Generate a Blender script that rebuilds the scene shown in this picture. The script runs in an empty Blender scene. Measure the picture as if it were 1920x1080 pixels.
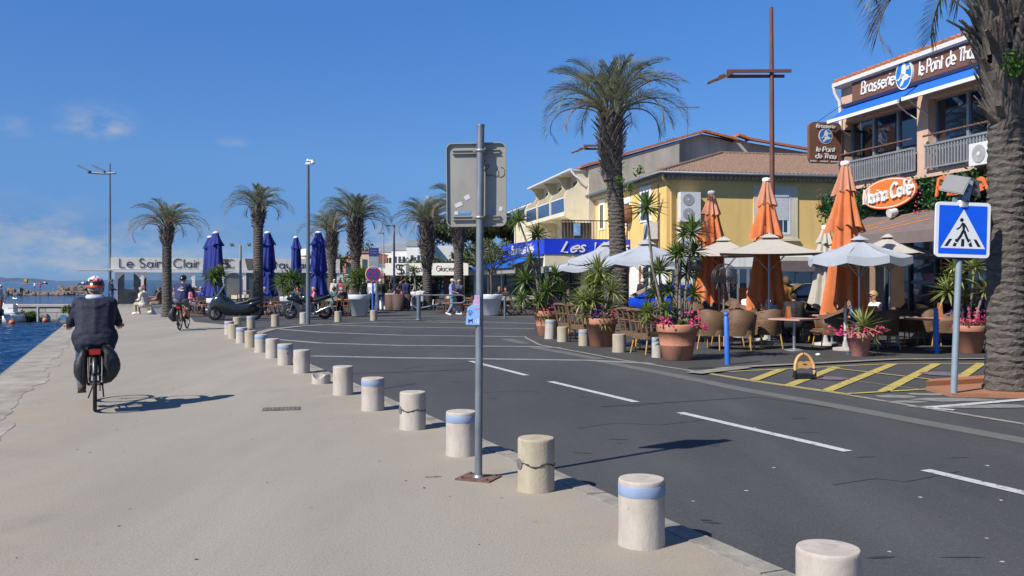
import bpy, math, random
from mathutils import Vector, Matrix
R = math.radians
rnd = random.Random(7)
SC = bpy.context.scene
COL = SC.collection
CAMH, FPX, HX, HY = 1.6, 1700.0, 960.0, 527.0

# ---- camera geometry helpers: pixel of the photo -> point on the ground / on a facade
def gr(px, py, z=0.0):
    d = (CAMH - z) * FPX / (py - HY)
    return Vector(((px - HX) / FPX * d, d, z))
def at(px, py, d):
    return Vector(((px - HX) / FPX * d, d, CAMH + (HY - py) / FPX * d))
def hit(o, u, px, py=HY):
    k = (px - HX) / FPX
    t = (k * o[1] - o[0]) / (u[0] - k * u[1])
    d = o[1] + u[1] * t
    return t, CAMH + (HY - py) / FPX * d

# ---- materials
MATS = {}
def _new(name):
    m = bpy.data.materials.new(name); m.use_nodes = True
    nt = m.node_tree
    return m, nt, nt.nodes['Principled BSDF']
def mat(name, col, rough=0.6, metal=0.0, var=0.12, scale=6.0, bump=0.0, bscale=None, col2=None, spec=None, detail=6, stretch=None, trans=0.0, coat=0.0, sheen=0.0):
    """principled material whose colour wanders between col and col2 (or col*(1+-var)) by object-space noise"""
    if name in MATS: return MATS[name]
    m, nt, b = _new(name)
    N, L = nt.nodes, nt.links
    c1 = tuple(col) + (1,)
    c2 = tuple(col2) + (1,) if col2 else tuple(max(0, c * (1 - 2 * var)) for c in col) + (1,)
    if not col2: c1 = tuple(min(1, c * (1 + var * 0.6)) for c in col) + (1,)
    b.inputs['Roughness'].default_value = rough
    b.inputs['Metallic'].default_value = metal
    if spec is not None: b.inputs['Specular IOR Level'].default_value = spec
    if coat: b.inputs['Coat Weight'].default_value = coat
    if sheen: b.inputs['Sheen Weight'].default_value = sheen
    tc = N.new('ShaderNodeTexCoord')
    src = tc.outputs['Object']
    if stretch:
        mp = N.new('ShaderNodeMapping'); mp.inputs['Scale'].default_value = stretch
        L.new(src, mp.inputs['Vector']); src = mp.outputs[0]
    n = N.new('ShaderNodeTexNoise'); n.inputs['Scale'].default_value = scale; n.inputs['Detail'].default_value = detail
    n.inputs['Roughness'].default_value = 0.65
    L.new(src, n.inputs['Vector'])
    r = N.new('ShaderNodeValToRGB'); r.color_ramp.elements[0].position = 0.33; r.color_ramp.elements[1].position = 0.67
    r.color_ramp.elements[0].color = c2; r.color_ramp.elements[1].color = c1
    L.new(n.outputs[0], r.inputs[0]); L.new(r.outputs[0], b.inputs['Base Color'])
    if bump:
        n2 = N.new('ShaderNodeTexNoise'); n2.inputs['Scale'].default_value = bscale or scale * 4; n2.inputs['Detail'].default_value = 4
        L.new(src, n2.inputs['Vector'])
        bp = N.new('ShaderNodeBump'); bp.inputs['Strength'].default_value = bump; bp.inputs['Distance'].default_value = 0.02
        L.new(n2.outputs[0], bp.inputs['Height']); L.new(bp.outputs[0], b.inputs['Normal'])
    if trans:
        b.inputs['Transmission Weight'].default_value = trans
    MATS[name] = m
    return m
def leaf_mat(name, c1, c2, scale=3.0, rough=0.5):
    """leaf material: two tones, a bit of light through the blade"""
    if name in MATS: return MATS[name]
    m = mat(name, c1, rough, col2=c2, scale=scale)
    nt = m.node_tree; N, L = nt.nodes, nt.links
    b = N['Principled BSDF']; o = N['Material Output']
    t = N.new('ShaderNodeBsdfTranslucent'); mx = N.new('ShaderNodeMixShader'); mx.inputs[0].default_value = 0.25
    L.new(b.inputs['Base Color'].links[0].from_socket, t.inputs['Color'])
    L.new(b.outputs[0], mx.inputs[1]); L.new(t.outputs[0], mx.inputs[2]); L.new(mx.outputs[0], o.inputs['Surface'])
    return m
def brick_mat(name, c1, c2, mortar, scale, bw, bh, rough=0.7, bump=0.6, msize=0.03, coord='Object', rot=None, offset=0.5, weave=False):
    if name in MATS: return MATS[name]
    m, nt, b = _new(name); N, L = nt.nodes, nt.links
    tc = N.new('ShaderNodeTexCoord'); src = tc.outputs[coord]
    mp = N.new('ShaderNodeMapping')
    if rot: mp.inputs['Rotation'].default_value = rot
    L.new(src, mp.inputs['Vector'])
    if weave:
        sp = N.new('ShaderNodeSeparateXYZ'); L.new(src, sp.inputs[0]); ad = N.new('ShaderNodeMath'); L.new(sp.outputs[0], ad.inputs[0]); L.new(sp.outputs[1], ad.inputs[1])
        cb = N.new('ShaderNodeCombineXYZ'); L.new(ad.outputs[0], cb.inputs[0]); L.new(sp.outputs[2], cb.inputs[1]); L.new(cb.outputs[0], mp.inputs['Vector'])
    k = N.new('ShaderNodeTexBrick'); k.inputs['Color1'].default_value = (*c1, 1); k.inputs['Color2'].default_value = (*c2, 1)
    k.inputs['Mortar'].default_value = (*mortar, 1); k.inputs['Scale'].default_value = scale
    k.inputs['Brick Width'].default_value = bw; k.inputs['Row Height'].default_value = bh; k.inputs['Mortar Size'].default_value = msize
    k.offset = offset
    L.new(mp.outputs[0], k.inputs['Vector'])
    L.new(k.outputs['Color'], b.inputs['Base Color'])
    bp = N.new('ShaderNodeBump'); bp.inputs['Strength'].default_value = bump; bp.inputs['Distance'].default_value = 0.02; bp.invert = True
    L.new(k.outputs['Fac'], bp.inputs['Height']); L.new(bp.outputs[0], b.inputs['Normal'])
    b.inputs['Roughness'].default_value = rough
    MATS[name] = m
    return m

# ---- mesh builder
class MB:
    def __init__(s): s.v = []; s.f = []; s.m = []; s.sm = []
    def add(s, vs, fs, mi=0, smooth=False, M=None):
        o = len(s.v)
        s.v += [tuple(M @ Vector(p)) for p in vs] if M is not None else [tuple(p) for p in vs]
        for f in fs:
            s.f.append([i + o for i in f]); s.m.append(mi); s.sm.append(smooth)
        return s
    def box(s, c, sz, mi=0, M=None, rz=0, taper=1.0):
        x, y, z = sz[0] / 2, sz[1] / 2, sz[2] / 2
        vs = [(-x, -y, -z), (x, -y, -z), (x, y, -z), (-x, y, -z), (-x * taper, -y * taper, z), (x * taper, -y * taper, z), (x * taper, y * taper, z), (-x * taper, y * taper, z)]
        T = Matrix.Translation(c) @ Matrix.Rotation(rz, 4, 'Z')
        if M is not None: T = M @ T
        return s.add(vs, [(3, 2, 1, 0), (4, 5, 6, 7), (0, 1, 5, 4), (1, 2, 6, 5), (2, 3, 7, 6), (3, 0, 4, 7)], mi, False, T)
    def b2(s, x0, x1, y0, y1, z0, z1, mi=0):
        return s.box(((x0 + x1) / 2, (y0 + y1) / 2, (z0 + z1) / 2), (abs(x1 - x0), abs(y1 - y0), abs(z1 - z0)), mi)
    def tube(s, pts, r, n=8, mi=0, caps=True, smooth=True, flat=1.0, up=None):
        P = [Vector(p) for p in pts]
        rs = r if isinstance(r, (list, tuple)) else [r] * len(P)
        rings = []; prev = None
        for i, p in enumerate(P):
            d = (P[min(i + 1, len(P) - 1)] - P[max(i - 1, 0)])
            if d.length < 1e-9: d = Vector((0, 0, 1))
            d.normalize()
            if prev is None:
                a = Vector(up) if up else (Vector((0, 0, 1)) if abs(d.z) < 0.9 else Vector((0, 1, 0)))
                a = (a - d * a.dot(d)).normalized()
            else:
                a = (prev - d * prev.dot(d))
                a = a.normalized() if a.length > 1e-6 else prev
            prev = a; b = d.cross(a)
            rings.append([p + (a * math.cos(2 * math.pi * k / n) + b * math.sin(2 * math.pi * k / n) * flat) * rs[i] for k in range(n)])
        vs = [q for rg in rings for q in rg]
        fs = [(i * n + k, i * n + (k + 1) % n, (i + 1) * n + (k + 1) % n, (i + 1) * n + k) for i in range(len(P) - 1) for k in range(n)]
        s.add(vs, fs, mi, smooth)
        if caps:
            s.add(rings[0], [tuple(range(n))[::-1]], mi); s.add(rings[-1], [tuple(range(n))], mi)
        return s
    def cyl(s, p0, p1, r0, r1=None, n=12, mi=0, caps=True):
        return s.tube([p0, p1], [r0, r0 if r1 is None else r1], n, mi, caps)
    def lathe(s, prof, n=24, c=(0, 0, 0), mi=0, M=None, smooth=True, fn=None):
        vs = []; fs = []
        for (r, z) in prof:
            for k in range(n):
                a = 2 * math.pi * k / n
                rr = r * fn(a, z) if fn else r
                vs.append((c[0] + rr * math.cos(a), c[1] + rr * math.sin(a), c[2] + z))
        for i in range(len(prof) - 1):
            for k in range(n):
                fs.append((i * n + k, i * n + (k + 1) % n, (i + 1) * n + (k + 1) % n, (i + 1) * n + k))
        return s.add(vs, fs, mi, smooth, M)
    def sphere(s, c, r, n=12, m=8, mi=0, sc=(1, 1, 1), M=None):
        vs = [(0, 0, -r)]; fs = []
        for i in range(1, m):
            t = math.pi * i / m - math.pi / 2
            for k in range(n):
                a = 2 * math.pi * k / n
                vs.append((r * math.cos(t) * math.cos(a), r * math.cos(t) * math.sin(a), r * math.sin(t)))
        vs.append((0, 0, r)); e = len(vs) - 1
        for k in range(n): fs.append((0, 1 + (k + 1) % n, 1 + k)); fs.append((e, e - n + k, e - n + (k + 1) % n))
        for i in range(m - 2):
            for k in range(n): fs.append((1 + i * n + k, 1 + i * n + (k + 1) % n, 1 + (i + 1) * n + (k + 1) % n, 1 + (i + 1) * n + k))
        T = Matrix.Translation(c) @ Matrix.Diagonal((*sc, 1))
        if M is not None: T = M @ T
        return s.add(vs, fs, mi, True, T)
    def capsule(s, p0, p1, r0, r1, n=12, mi=0):
        p0, p1 = Vector(p0), Vector(p1); d = (p1 - p0); L = max(d.length, 1e-5)
        pr = [(r0 * math.sin(a), -r0 * math.cos(a)) for a in (0.02, .5, 1.0, 1.57)] + [(r1 * math.cos(a), L + r1 * math.sin(a)) for a in (0.0, .55, 1.05, 1.55)]
        q = d.to_track_quat('Z', 'Y').to_matrix().to_4x4()
        M = Matrix.Translation(p0) @ q
        o = len(pr)
        s.lathe(pr, n, mi=mi, M=M)
        k = len(s.v) - o * n
        s.f.append([k + i for i in range(n)][::-1]); s.m.append(mi); s.sm.append(True)
        s.f.append([k + (o - 1) * n + i for i in range(n)]); s.m.append(mi); s.sm.append(True)
        return s
    def torus(s, c, Rr, r, M=None, n=28, m=8, mi=0):
        vs = []; fs = []
        for i in range(n):
            a = 2 * math.pi * i / n
            for k in range(m):
                b = 2 * math.pi * k / m
                vs.append(((Rr + r * math.cos(b)) * math.cos(a), (Rr + r * math.cos(b)) * math.sin(a), r * math.sin(b)))
        for i in range(n):
            for k in range(m):
                fs.append((i * m + k, ((i + 1) % n) * m + k, ((i + 1) % n) * m + (k + 1) % m, i * m + (k + 1) % m))
        T = Matrix.Translation(c) @ (M if M is not None else Matrix())
        return s.add(vs, fs, mi, True, T)
    def prism(s, poly, z0, z1, mi=0, M=None, top=True):
        n = len(poly)
        vs = [(x, y, z0) for x, y in poly] + [(x, y, z1) for x, y in poly]
        fs = [tuple(range(n))[::-1], tuple(range(n, 2 * n))] + [(i, (i + 1) % n, n + (i + 1) % n, n + i) for i in range(n)]
        return s.add(vs, fs, mi, False, M)
    def poly(s, pts, mi=0, M=None):
        return s.add(pts, [tuple(range(len(pts)))], mi, False, M)
    def strip(s, pts, w, z, mi=0):
        """flat ribbon on the ground along pts"""
        P = [Vector((p[0], p[1], 0)) for p in pts]; vs = []
        for i, p in enumerate(P):
            d = (P[min(i + 1, len(P) - 1)] - P[max(i - 1, 0)]).normalized()
            nn = Vector((-d.y, d.x, 0)) * w / 2
            vs += [(p.x - nn.x, p.y - nn.y, z), (p.x + nn.x, p.y + nn.y, z)]
        return s.add(vs, [(2 * i, 2 * i + 2, 2 * i + 3, 2 * i + 1) for i in range(len(P) - 1)], mi)
    def leaves(s, c, rad, n, size, mi=0, rg=None, shell=0.5, flat=1.0, thin=0.5):
        """n small leaf quads through an ellipsoid"""
        rg = rg or rnd
        for _ in range(n):
            d = Vector((rg.gauss(0, 1), rg.gauss(0, 1), rg.gauss(0, 1))).normalized()
            rr = shell + (1 - shell) * rg.random()
            p = Vector((c[0] + d.x * rad[0] * rr, c[1] + d.y * rad[1] * rr, c[2] + d.z * rad[2] * rr))
            a = Vector((rg.gauss(0, 1), rg.gauss(0, 1), rg.gauss(0, 1) * flat)).normalized()
            b = a.cross(Vector((rg.gauss(0, 1), rg.gauss(0, 1), rg.gauss(0, 1)))).normalized()
            z = size * (0.6 + 0.8 * rg.random())
            s.add([p - a * z, p + b * z * thin, p + a * z, p - b * z * thin], [(0, 1, 2, 3)], mi)
        return s
    def build(s, name, mats, parent=None, loc=None, rz=0):
        me = bpy.data.meshes.new(name)
        me.from_pydata(s.v, [], s.f); 
        for mm in (mats if isinstance(mats, (list, tuple)) else [mats]): me.materials.append(mm)
        me.polygons.foreach_set('material_index', s.m); me.polygons.foreach_set('use_smooth', s.sm)
        me.update()
        o = bpy.data.objects.new(name, me); COL.objects.link(o)
        if parent: o.parent = parent
        if loc is not None: o.location = loc
        if rz: o.rotation_euler = (0, 0, rz)
        return o

def tag(o, label, cat, group=None):
    o['label'] = label; o['category'] = cat
    if group: o['group'] = group
    return o
def thing(name, label, cat, loc=(0, 0, 0), rz=0, group=None, scale=None):
    o = bpy.data.objects.new(name, None); COL.objects.link(o); o.empty_display_size = 0.1
    o.location = loc; o.rotation_euler = (0, 0, rz)
    if scale: o.scale = (scale,) * 3 if not isinstance(scale, (tuple, list)) else scale
    return tag(o, label, cat, group)
def structure(o):
    o['kind'] = 'structure'; return o
def dup(root, label=None, loc=None, rz=None, group=None, scale=None):
    def cp(o, par):
        c = o.copy(); COL.objects.link(c); c.parent = par
        for ch in [k for k in KIDS.get(o.name, [])]: cp(ch, c)
        return c
    KIDS = {}
    def walk(o):
        KIDS[o.name] = list(o.children)
        for k in o.children: walk(k)
    walk(root)
    r = cp(root, None)
    if label: r['label'] = label
    if loc is not None: r.location = loc
    if rz is not None: r.rotation_euler = (0, 0, rz)
    if group: r['group'] = group
    if scale: r.scale = (scale,) * 3 if not isinstance(scale, (tuple, list)) else scale
    return r
class Kit:
    """first call builds, later calls copy"""
    def __init__(s, make): s.make = make; s.o = None
    def __call__(s, label, loc, rz=0, scale=None):
        if s.o is None:
            s.o = s.make(); o = s.o; o['label'] = label; o.location = loc; o.rotation_euler = (0, 0, rz)
            if scale: o.scale = (scale,) * 3 if not isinstance(scale, (tuple, list)) else scale
            return o
        return dup(s.o, label, loc, rz, scale=scale or (1, 1, 1))
def frame(o, x, up=(0, 0, 1)):
    x = Vector(x).normalized(); y = Vector(up).normalized(); z = x.cross(y)
    return Matrix(((x.x, y.x, z.x, o[0]), (x.y, y.y, z.y, o[1]), (x.z, y.z, z.z, o[2]), (0, 0, 0, 1)))

# ---- stroke lettering (own monoline alphabet; cap height 1, x-height 0.62)
def arc(cx, cy, rx, ry, a0, a1, n=12):
    return [(cx + rx * math.cos(R(a0 + (a1 - a0) * i / n)), cy + ry * math.sin(R(a0 + (a1 - a0) * i / n))) for i in range(n + 1)]
_o = arc(.3, .31, .3, .31, 0, 360, 18)
GL = {
 'L': (.55, [[(0, 1), (0, 0), (.5, 0)]]), 'e': (.6, [[(.01, .31), (.59, .31)] + arc(.3, .31, .3, .31, 0, 320, 16)]),
 'S': (.6, [arc(.29, .75, .24, .25, 35, 270, 10) + arc(.29, .25, .27, .25, 90, -145, 10)]),
 's': (.42, [arc(.2, .465, .16, .155, 40, 270, 7) + arc(.2, .155, .18, .155, 90, -145, 7)]),
 'a': (.64, [arc(.27, .30, .26, .29, 0, 360, 18), [(.57, .62), (.56, .1), (.64, 0)]]), 'i': (.06, [[(.03, .62), (.03, 0)], [(.03, .8), (.03, .88)]]),
 'n': (.5, [[(0, .62), (0, 0)], [(0, .3)] + arc(.25, .37, .25, .25, 180, 0, 8) + [(.5, 0)]]),
 't': (.36, [[(.16, .92), (.16, 0)], [(0, .62), (.34, .62)]]), 'C': (.85, [arc(.48, .5, .48, .5, 45, 315, 18)]),
 'c': (.55, [arc(.3, .31, .3, .31, 45, 315, 14)]), 'l': (.06, [[(.03, 1), (.03, 0)]]),
 'r': (.3, [[(0, .62), (0, 0)], [(0, .32)] + arc(.24, .36, .24, .26, 180, 80, 6)]),
 'R': (.6, [[(0, 0), (0, 1), (.25, 1)] + arc(.25, .74, .28, .26, 90, -90, 8) + [(0, .48)], [(.22, .48), (.56, 0)]]),
 'u': (.5, [[(0, .62)] + arc(.25, .25, .25, .25, 180, 360, 8) + [(.5, .62)], [(.5, .62), (.5, 0)]]),
 'B': (.58, [[(0, 0), (0, 1), (.25, 1)] + arc(.25, .76, .24, .24, 90, -90, 7) + [(0, .52), (.25, .52)] + arc(.25, .26, .3, .26, 90, -90, 7) + [(0, 0)]]),
 'G': (.9, [arc(.48, .5, .48, .5, 45, 355, 18) + [(.5, .46)]]), 'P': (.55, [[(0, 0), (0, 1), (.25, 1)] + arc(.25, .73, .28, .27, 90, -90, 8) + [(0, .46)]]),
 'o': (.6, [_o]), 'd': (.62, [_o, [(.6, 1), (.6, 0)]]), 'g': (.62, [_o, [(.6, .62), (.6, -.1)] + arc(.3, -.1, .3, .25, 0, -150, 8)]),
 'T': (.65, [[(0, 1), (.65, 1)], [(.32, 1), (.32, 0)]]), 'h': (.5, [[(0, 1), (0, 0)], [(0, .3)] + arc(.25, .37, .25, .25, 180, 0, 8) + [(.5, 0)]]),
 'M': (.8, [[(0, 0), (.08, 1), (.4, .25), (.72, 1), (.8, 0)]]), 'f': (.4, [arc(.3, .78, .16, .2, 60, 180, 6) + [(.14, 0)], [(0, .6), (.34, .6)]]),
 'V': (.75, [[(0, 1), (.36, 0), (.74, 1)]]), 'z': (.45, [[(0, .62), (.44, .62), (0, 0), (.45, 0)]]),
 'O': (.95, [arc(.47, .5, .47, .5, 0, 360, 22)]), 'D': (.7, [[(0, 0), (0, 1), (.2, 1)] + arc(.2, .5, .48, .5, 90, -90, 10) + [(0, 0)]]),
 'E': (.5, [[(.5, 1), (0, 1), (0, 0), (.5, 0)], [(0, .52), (.42, .52)]]), 'U': (.65, [[(0, 1), (0, .3)] + arc(.32, .3, .32, .3, 180, 360, 8) + [(.64, 1)]]),
 '+': (.5, [[(.25, .2), (.25, .8)], [(0, .5), (.5, .5)]]), '-': (.3, [[(0, .35), (.3, .35)]]),
}
GL['é'] = (.6, GL['e'][1] + [[(.22, .74), (.42, .92)]])
def text_width(t, gap=.16):
    return sum((GL[c][0] + gap) if c != ' ' else .42 for c in t) - gap
def ribbon(mb, pl, w, M, mi=0, depth=0.02):
    P = [Vector((p[0], p[1], 0)) for p in pl]
    n = len(P); L_, R_ = [], []
    closed = n > 3 and (P[0] - P[-1]).length < 1e-4
    for i, p in enumerate(P):
        a = P[(i - 1) % n] if not closed else P[(i - 1) % (n - 1)]
        b = P[(i + 1) % n] if not closed else P[(i + 1) % (n - 1)]
        if not closed and i == 0: a = p
        if not closed and i == n - 1: b = p
        d = (b - a)
        d = d.normalized() if d.length > 1e-9 else Vector((1, 0, 0))
        nn = Vector((-d.y, d.x, 0))
        k = 1.0
        if not closed and 0 < i < n - 1:
            c = (p - a).normalized().dot(d); k = 1 / max(c, .55)
        L_.append(p + nn * w / 2 * k); R_.append(p - nn * w / 2 * k)
    vs = [(p.x, p.y, depth) for p in L_] + [(p.x, p.y, depth) for p in R_] + [(p.x, p.y, 0) for p in L_] + [(p.x, p.y, 0) for p in R_]
    fs = []
    for i in range(n - 1):
        fs += [(i, n + i, n + i + 1, i + 1), (2 * n + i, i, i + 1, 2 * n + i + 1), (n + i, 3 * n + i, 3 * n + i + 1, n + i + 1)]
    fs += [(0, 2 * n, 3 * n, n), (n - 1, 2 * n - 1, 4 * n - 1, 3 * n - 1)]
    mb.add(vs, fs, mi, False, M)
def lettering(mb, t, M, h, w=None, mi=0, gap=.16, slant=0.0, stroke=.1, depth=.02, center=False, script=False):
    """write t in the local plane of M (x right, y up, z out) with cap height h; w = total width if given"""
    tw = text_width(t, gap)
    sx = (w / tw) if w else h
    x = -tw / 2 if center else 0
    for c in t:
        if c == ' ': x += .42; continue
        gw, pls = GL[c]
        for pl in pls:
            q = [((x + px + slant * py) * sx, (py + (0.05 * math.sin(px * 9 + x * 5) if script else 0)) * h) for px, py in pl]
            ribbon(mb, q, stroke * h, M, mi, depth)
        x += gw + gap
# =====================================================================  CAMERA, SUN, SKY
cam = bpy.data.cameras.new('camera'); camo = bpy.data.objects.new('camera', cam); COL.objects.link(camo)
cam.sensor_width = 36; cam.lens = FPX / 1920 * 36; cam.shift_y = -(540 - HY) / 1920
camo.location = (0, 0, CAMH); camo.rotation_euler = (R(90), 0, 0); cam.clip_end = 30000; cam.clip_start = 0.05
SC.camera = camo
SUN = Vector((-.785 * math.cos(R(43)), -.619 * math.cos(R(43)), math.sin(R(43)))).normalized()
sl = bpy.data.lights.new('sun', 'SUN'); sl.energy = 5.0; sl.angle = R(0.53); sl.color = (1, .95, .87)
so = bpy.data.objects.new('sun', sl); COL.objects.link(so); so.rotation_euler = (-SUN).to_track_quat('-Z', 'Y').to_euler()
W = bpy.data.worlds.new('World'); SC.world = W; W.use_nodes = True
nt = W.node_tree; N, L = nt.nodes, nt.links; N.clear()
out = N.new('ShaderNodeOutputWorld'); bg = N.new('ShaderNodeBackground'); sky = N.new('ShaderNodeTexSky')
sky.sky_type = 'NISHITA'; sky.sun_disc = False; sky.sun_elevation = R(43); sky.sun_rotation = math.atan2(SUN.x, SUN.y)
sky.altitude = 0; sky.air_density = 1.0; sky.dust_density = 0.25; sky.ozone_density = 4.0
bg.inputs['Strength'].default_value = 0.0825
tc = N.new('ShaderNodeTexCoord')
def nd(t, **k):
    n = N.new(t)
    for a, v in k.items(): setattr(n, a, v)
    return n
def skymask(px, py, sx, sy):
    """soft elliptical patch of sky round the direction of a photo pixel"""
    c = Vector(((px - HX) / FPX, 1, (HY - py) / FPX)).normalized()
    s = nd('ShaderNodeVectorMath', operation='SUBTRACT'); L.new(tc.outputs['Generated'], s.inputs[0]); s.inputs[1].default_value = c
    m = nd('ShaderNodeVectorMath', operation='MULTIPLY'); L.new(s.outputs[0], m.inputs[0]); m.inputs[1].default_value = (FPX / sx, FPX / sx * .5, FPX / sy)
    l = nd('ShaderNodeVectorMath', operation='LENGTH'); L.new(m.outputs[0], l.inputs[0])
    r = nd('ShaderNodeMapRange'); r.interpolation_type = 'SMOOTHSTEP'; L.new(l.outputs['Value'], r.inputs[0])
    r.inputs[1].default_value = 1.0; r.inputs[2].default_value = 0.15; r.inputs[3].default_value = 0; r.inputs[4].default_value = 1
    return r.outputs[0]
mpn = nd('ShaderNodeMapping'); mpn.inputs['Scale'].default_value = (1, 1, 2.2); L.new(tc.outputs['Generated'], mpn.inputs[0])
cn = nd('ShaderNodeTexNoise'); cn.inputs['Scale'].default_value = 21; cn.inputs['Detail'].default_value = 9; cn.inputs['Roughness'].default_value = .62
L.new(mpn.outputs[0], cn.inputs['Vector'])
total = None
for (px, py, sx, sy, k) in [(188, 226, 80, 44, .8), (160, 243, 70, 22, .5), (215, 238, 40, 18, .5), (25, 238, 45, 24, .55), (155, 462, 50, 22, .8), (120, 505, 90, 18, .35), (438, 266, 40, 14, .45), (60, 450, 330, 62, .85), (90, 500, 260, 40, .5), (330, 480, 200, 50, .5), (400, 425, 220, 26, .35),
                            (760, 440, 150, 50, 1.1), (690, 470, 130, 45, .8), (860, 420, 110, 60, 1.0), (490, 485, 160, 30, .6), (60, 400, 180, 60, .25)]:
    a = nd('ShaderNodeMath', operation='MULTIPLY_ADD'); L.new(skymask(px, py, sx, sy), a.inputs[0]); a.inputs[1].default_value = k
    if total is None: a.inputs[2].default_value = 0
    else: L.new(total, a.inputs[2])
    total = a.outputs[0]
mm = nd('ShaderNodeMapRange'); L.new(cn.outputs[0], mm.inputs[0]); mm.inputs[1].default_value = .38; mm.inputs[2].default_value = .74
pr = nd('ShaderNodeMath', operation='MULTIPLY'); L.new(total, pr.inputs[0]); L.new(mm.outputs[0], pr.inputs[1])
cl = nd('ShaderNodeClamp'); cl.inputs['Max'].default_value = .8; L.new(pr.outputs[0], cl.inputs[0])
sep = nd('ShaderNodeSeparateXYZ'); L.new(tc.outputs['Generated'], sep.inputs[0])
rp = nd('ShaderNodeValToRGB'); er = rp.color_ramp; er.elements[0].position = 0; er.elements[0].color = (.17, .32, .70, 1); er.elements[1].position = 1; er.elements[1].color = (.3, .42, .58, 1)
for p_, c_ in ((.05, (.1525, .255, .50)), (.13, (.23, .35, .535)), (.29, (.24, .425, .65))):
    e_ = er.elements.new(p_); e_.color = (*c_, 1)
L.new(sep.outputs[2], rp.inputs[0])
t2 = nd('ShaderNodeVectorMath', operation='SCALE'); L.new(rp.outputs[0], t2.inputs[0]); t2.inputs['Scale'].default_value = 2.0
tint = nd('ShaderNodeVectorMath', operation='MULTIPLY'); L.new(sky.outputs[0], tint.inputs[0]); L.new(t2.outputs[0], tint.inputs[1])
mx = nd('ShaderNodeMix', data_type='RGBA'); L.new(cl.outputs[0], mx.inputs[0]); L.new(tint.outputs[0], mx.inputs[6]); mx.inputs[7].default_value = (4.1, 4.5, 5.3, 1)
L.new(mx.outputs[2], bg.inputs[0]); L.new(bg.outputs[0], out.inputs[0])
vs = SC.view_settings; vs.view_transform = 'Standard'; vs.look = 'None'; vs.exposure = 0.35; vs.gamma = 1
SC.cycles.max_bounces = 6; SC.cycles.transparent_max_bounces = 12; SC.cycles.use_denoising = True

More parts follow.
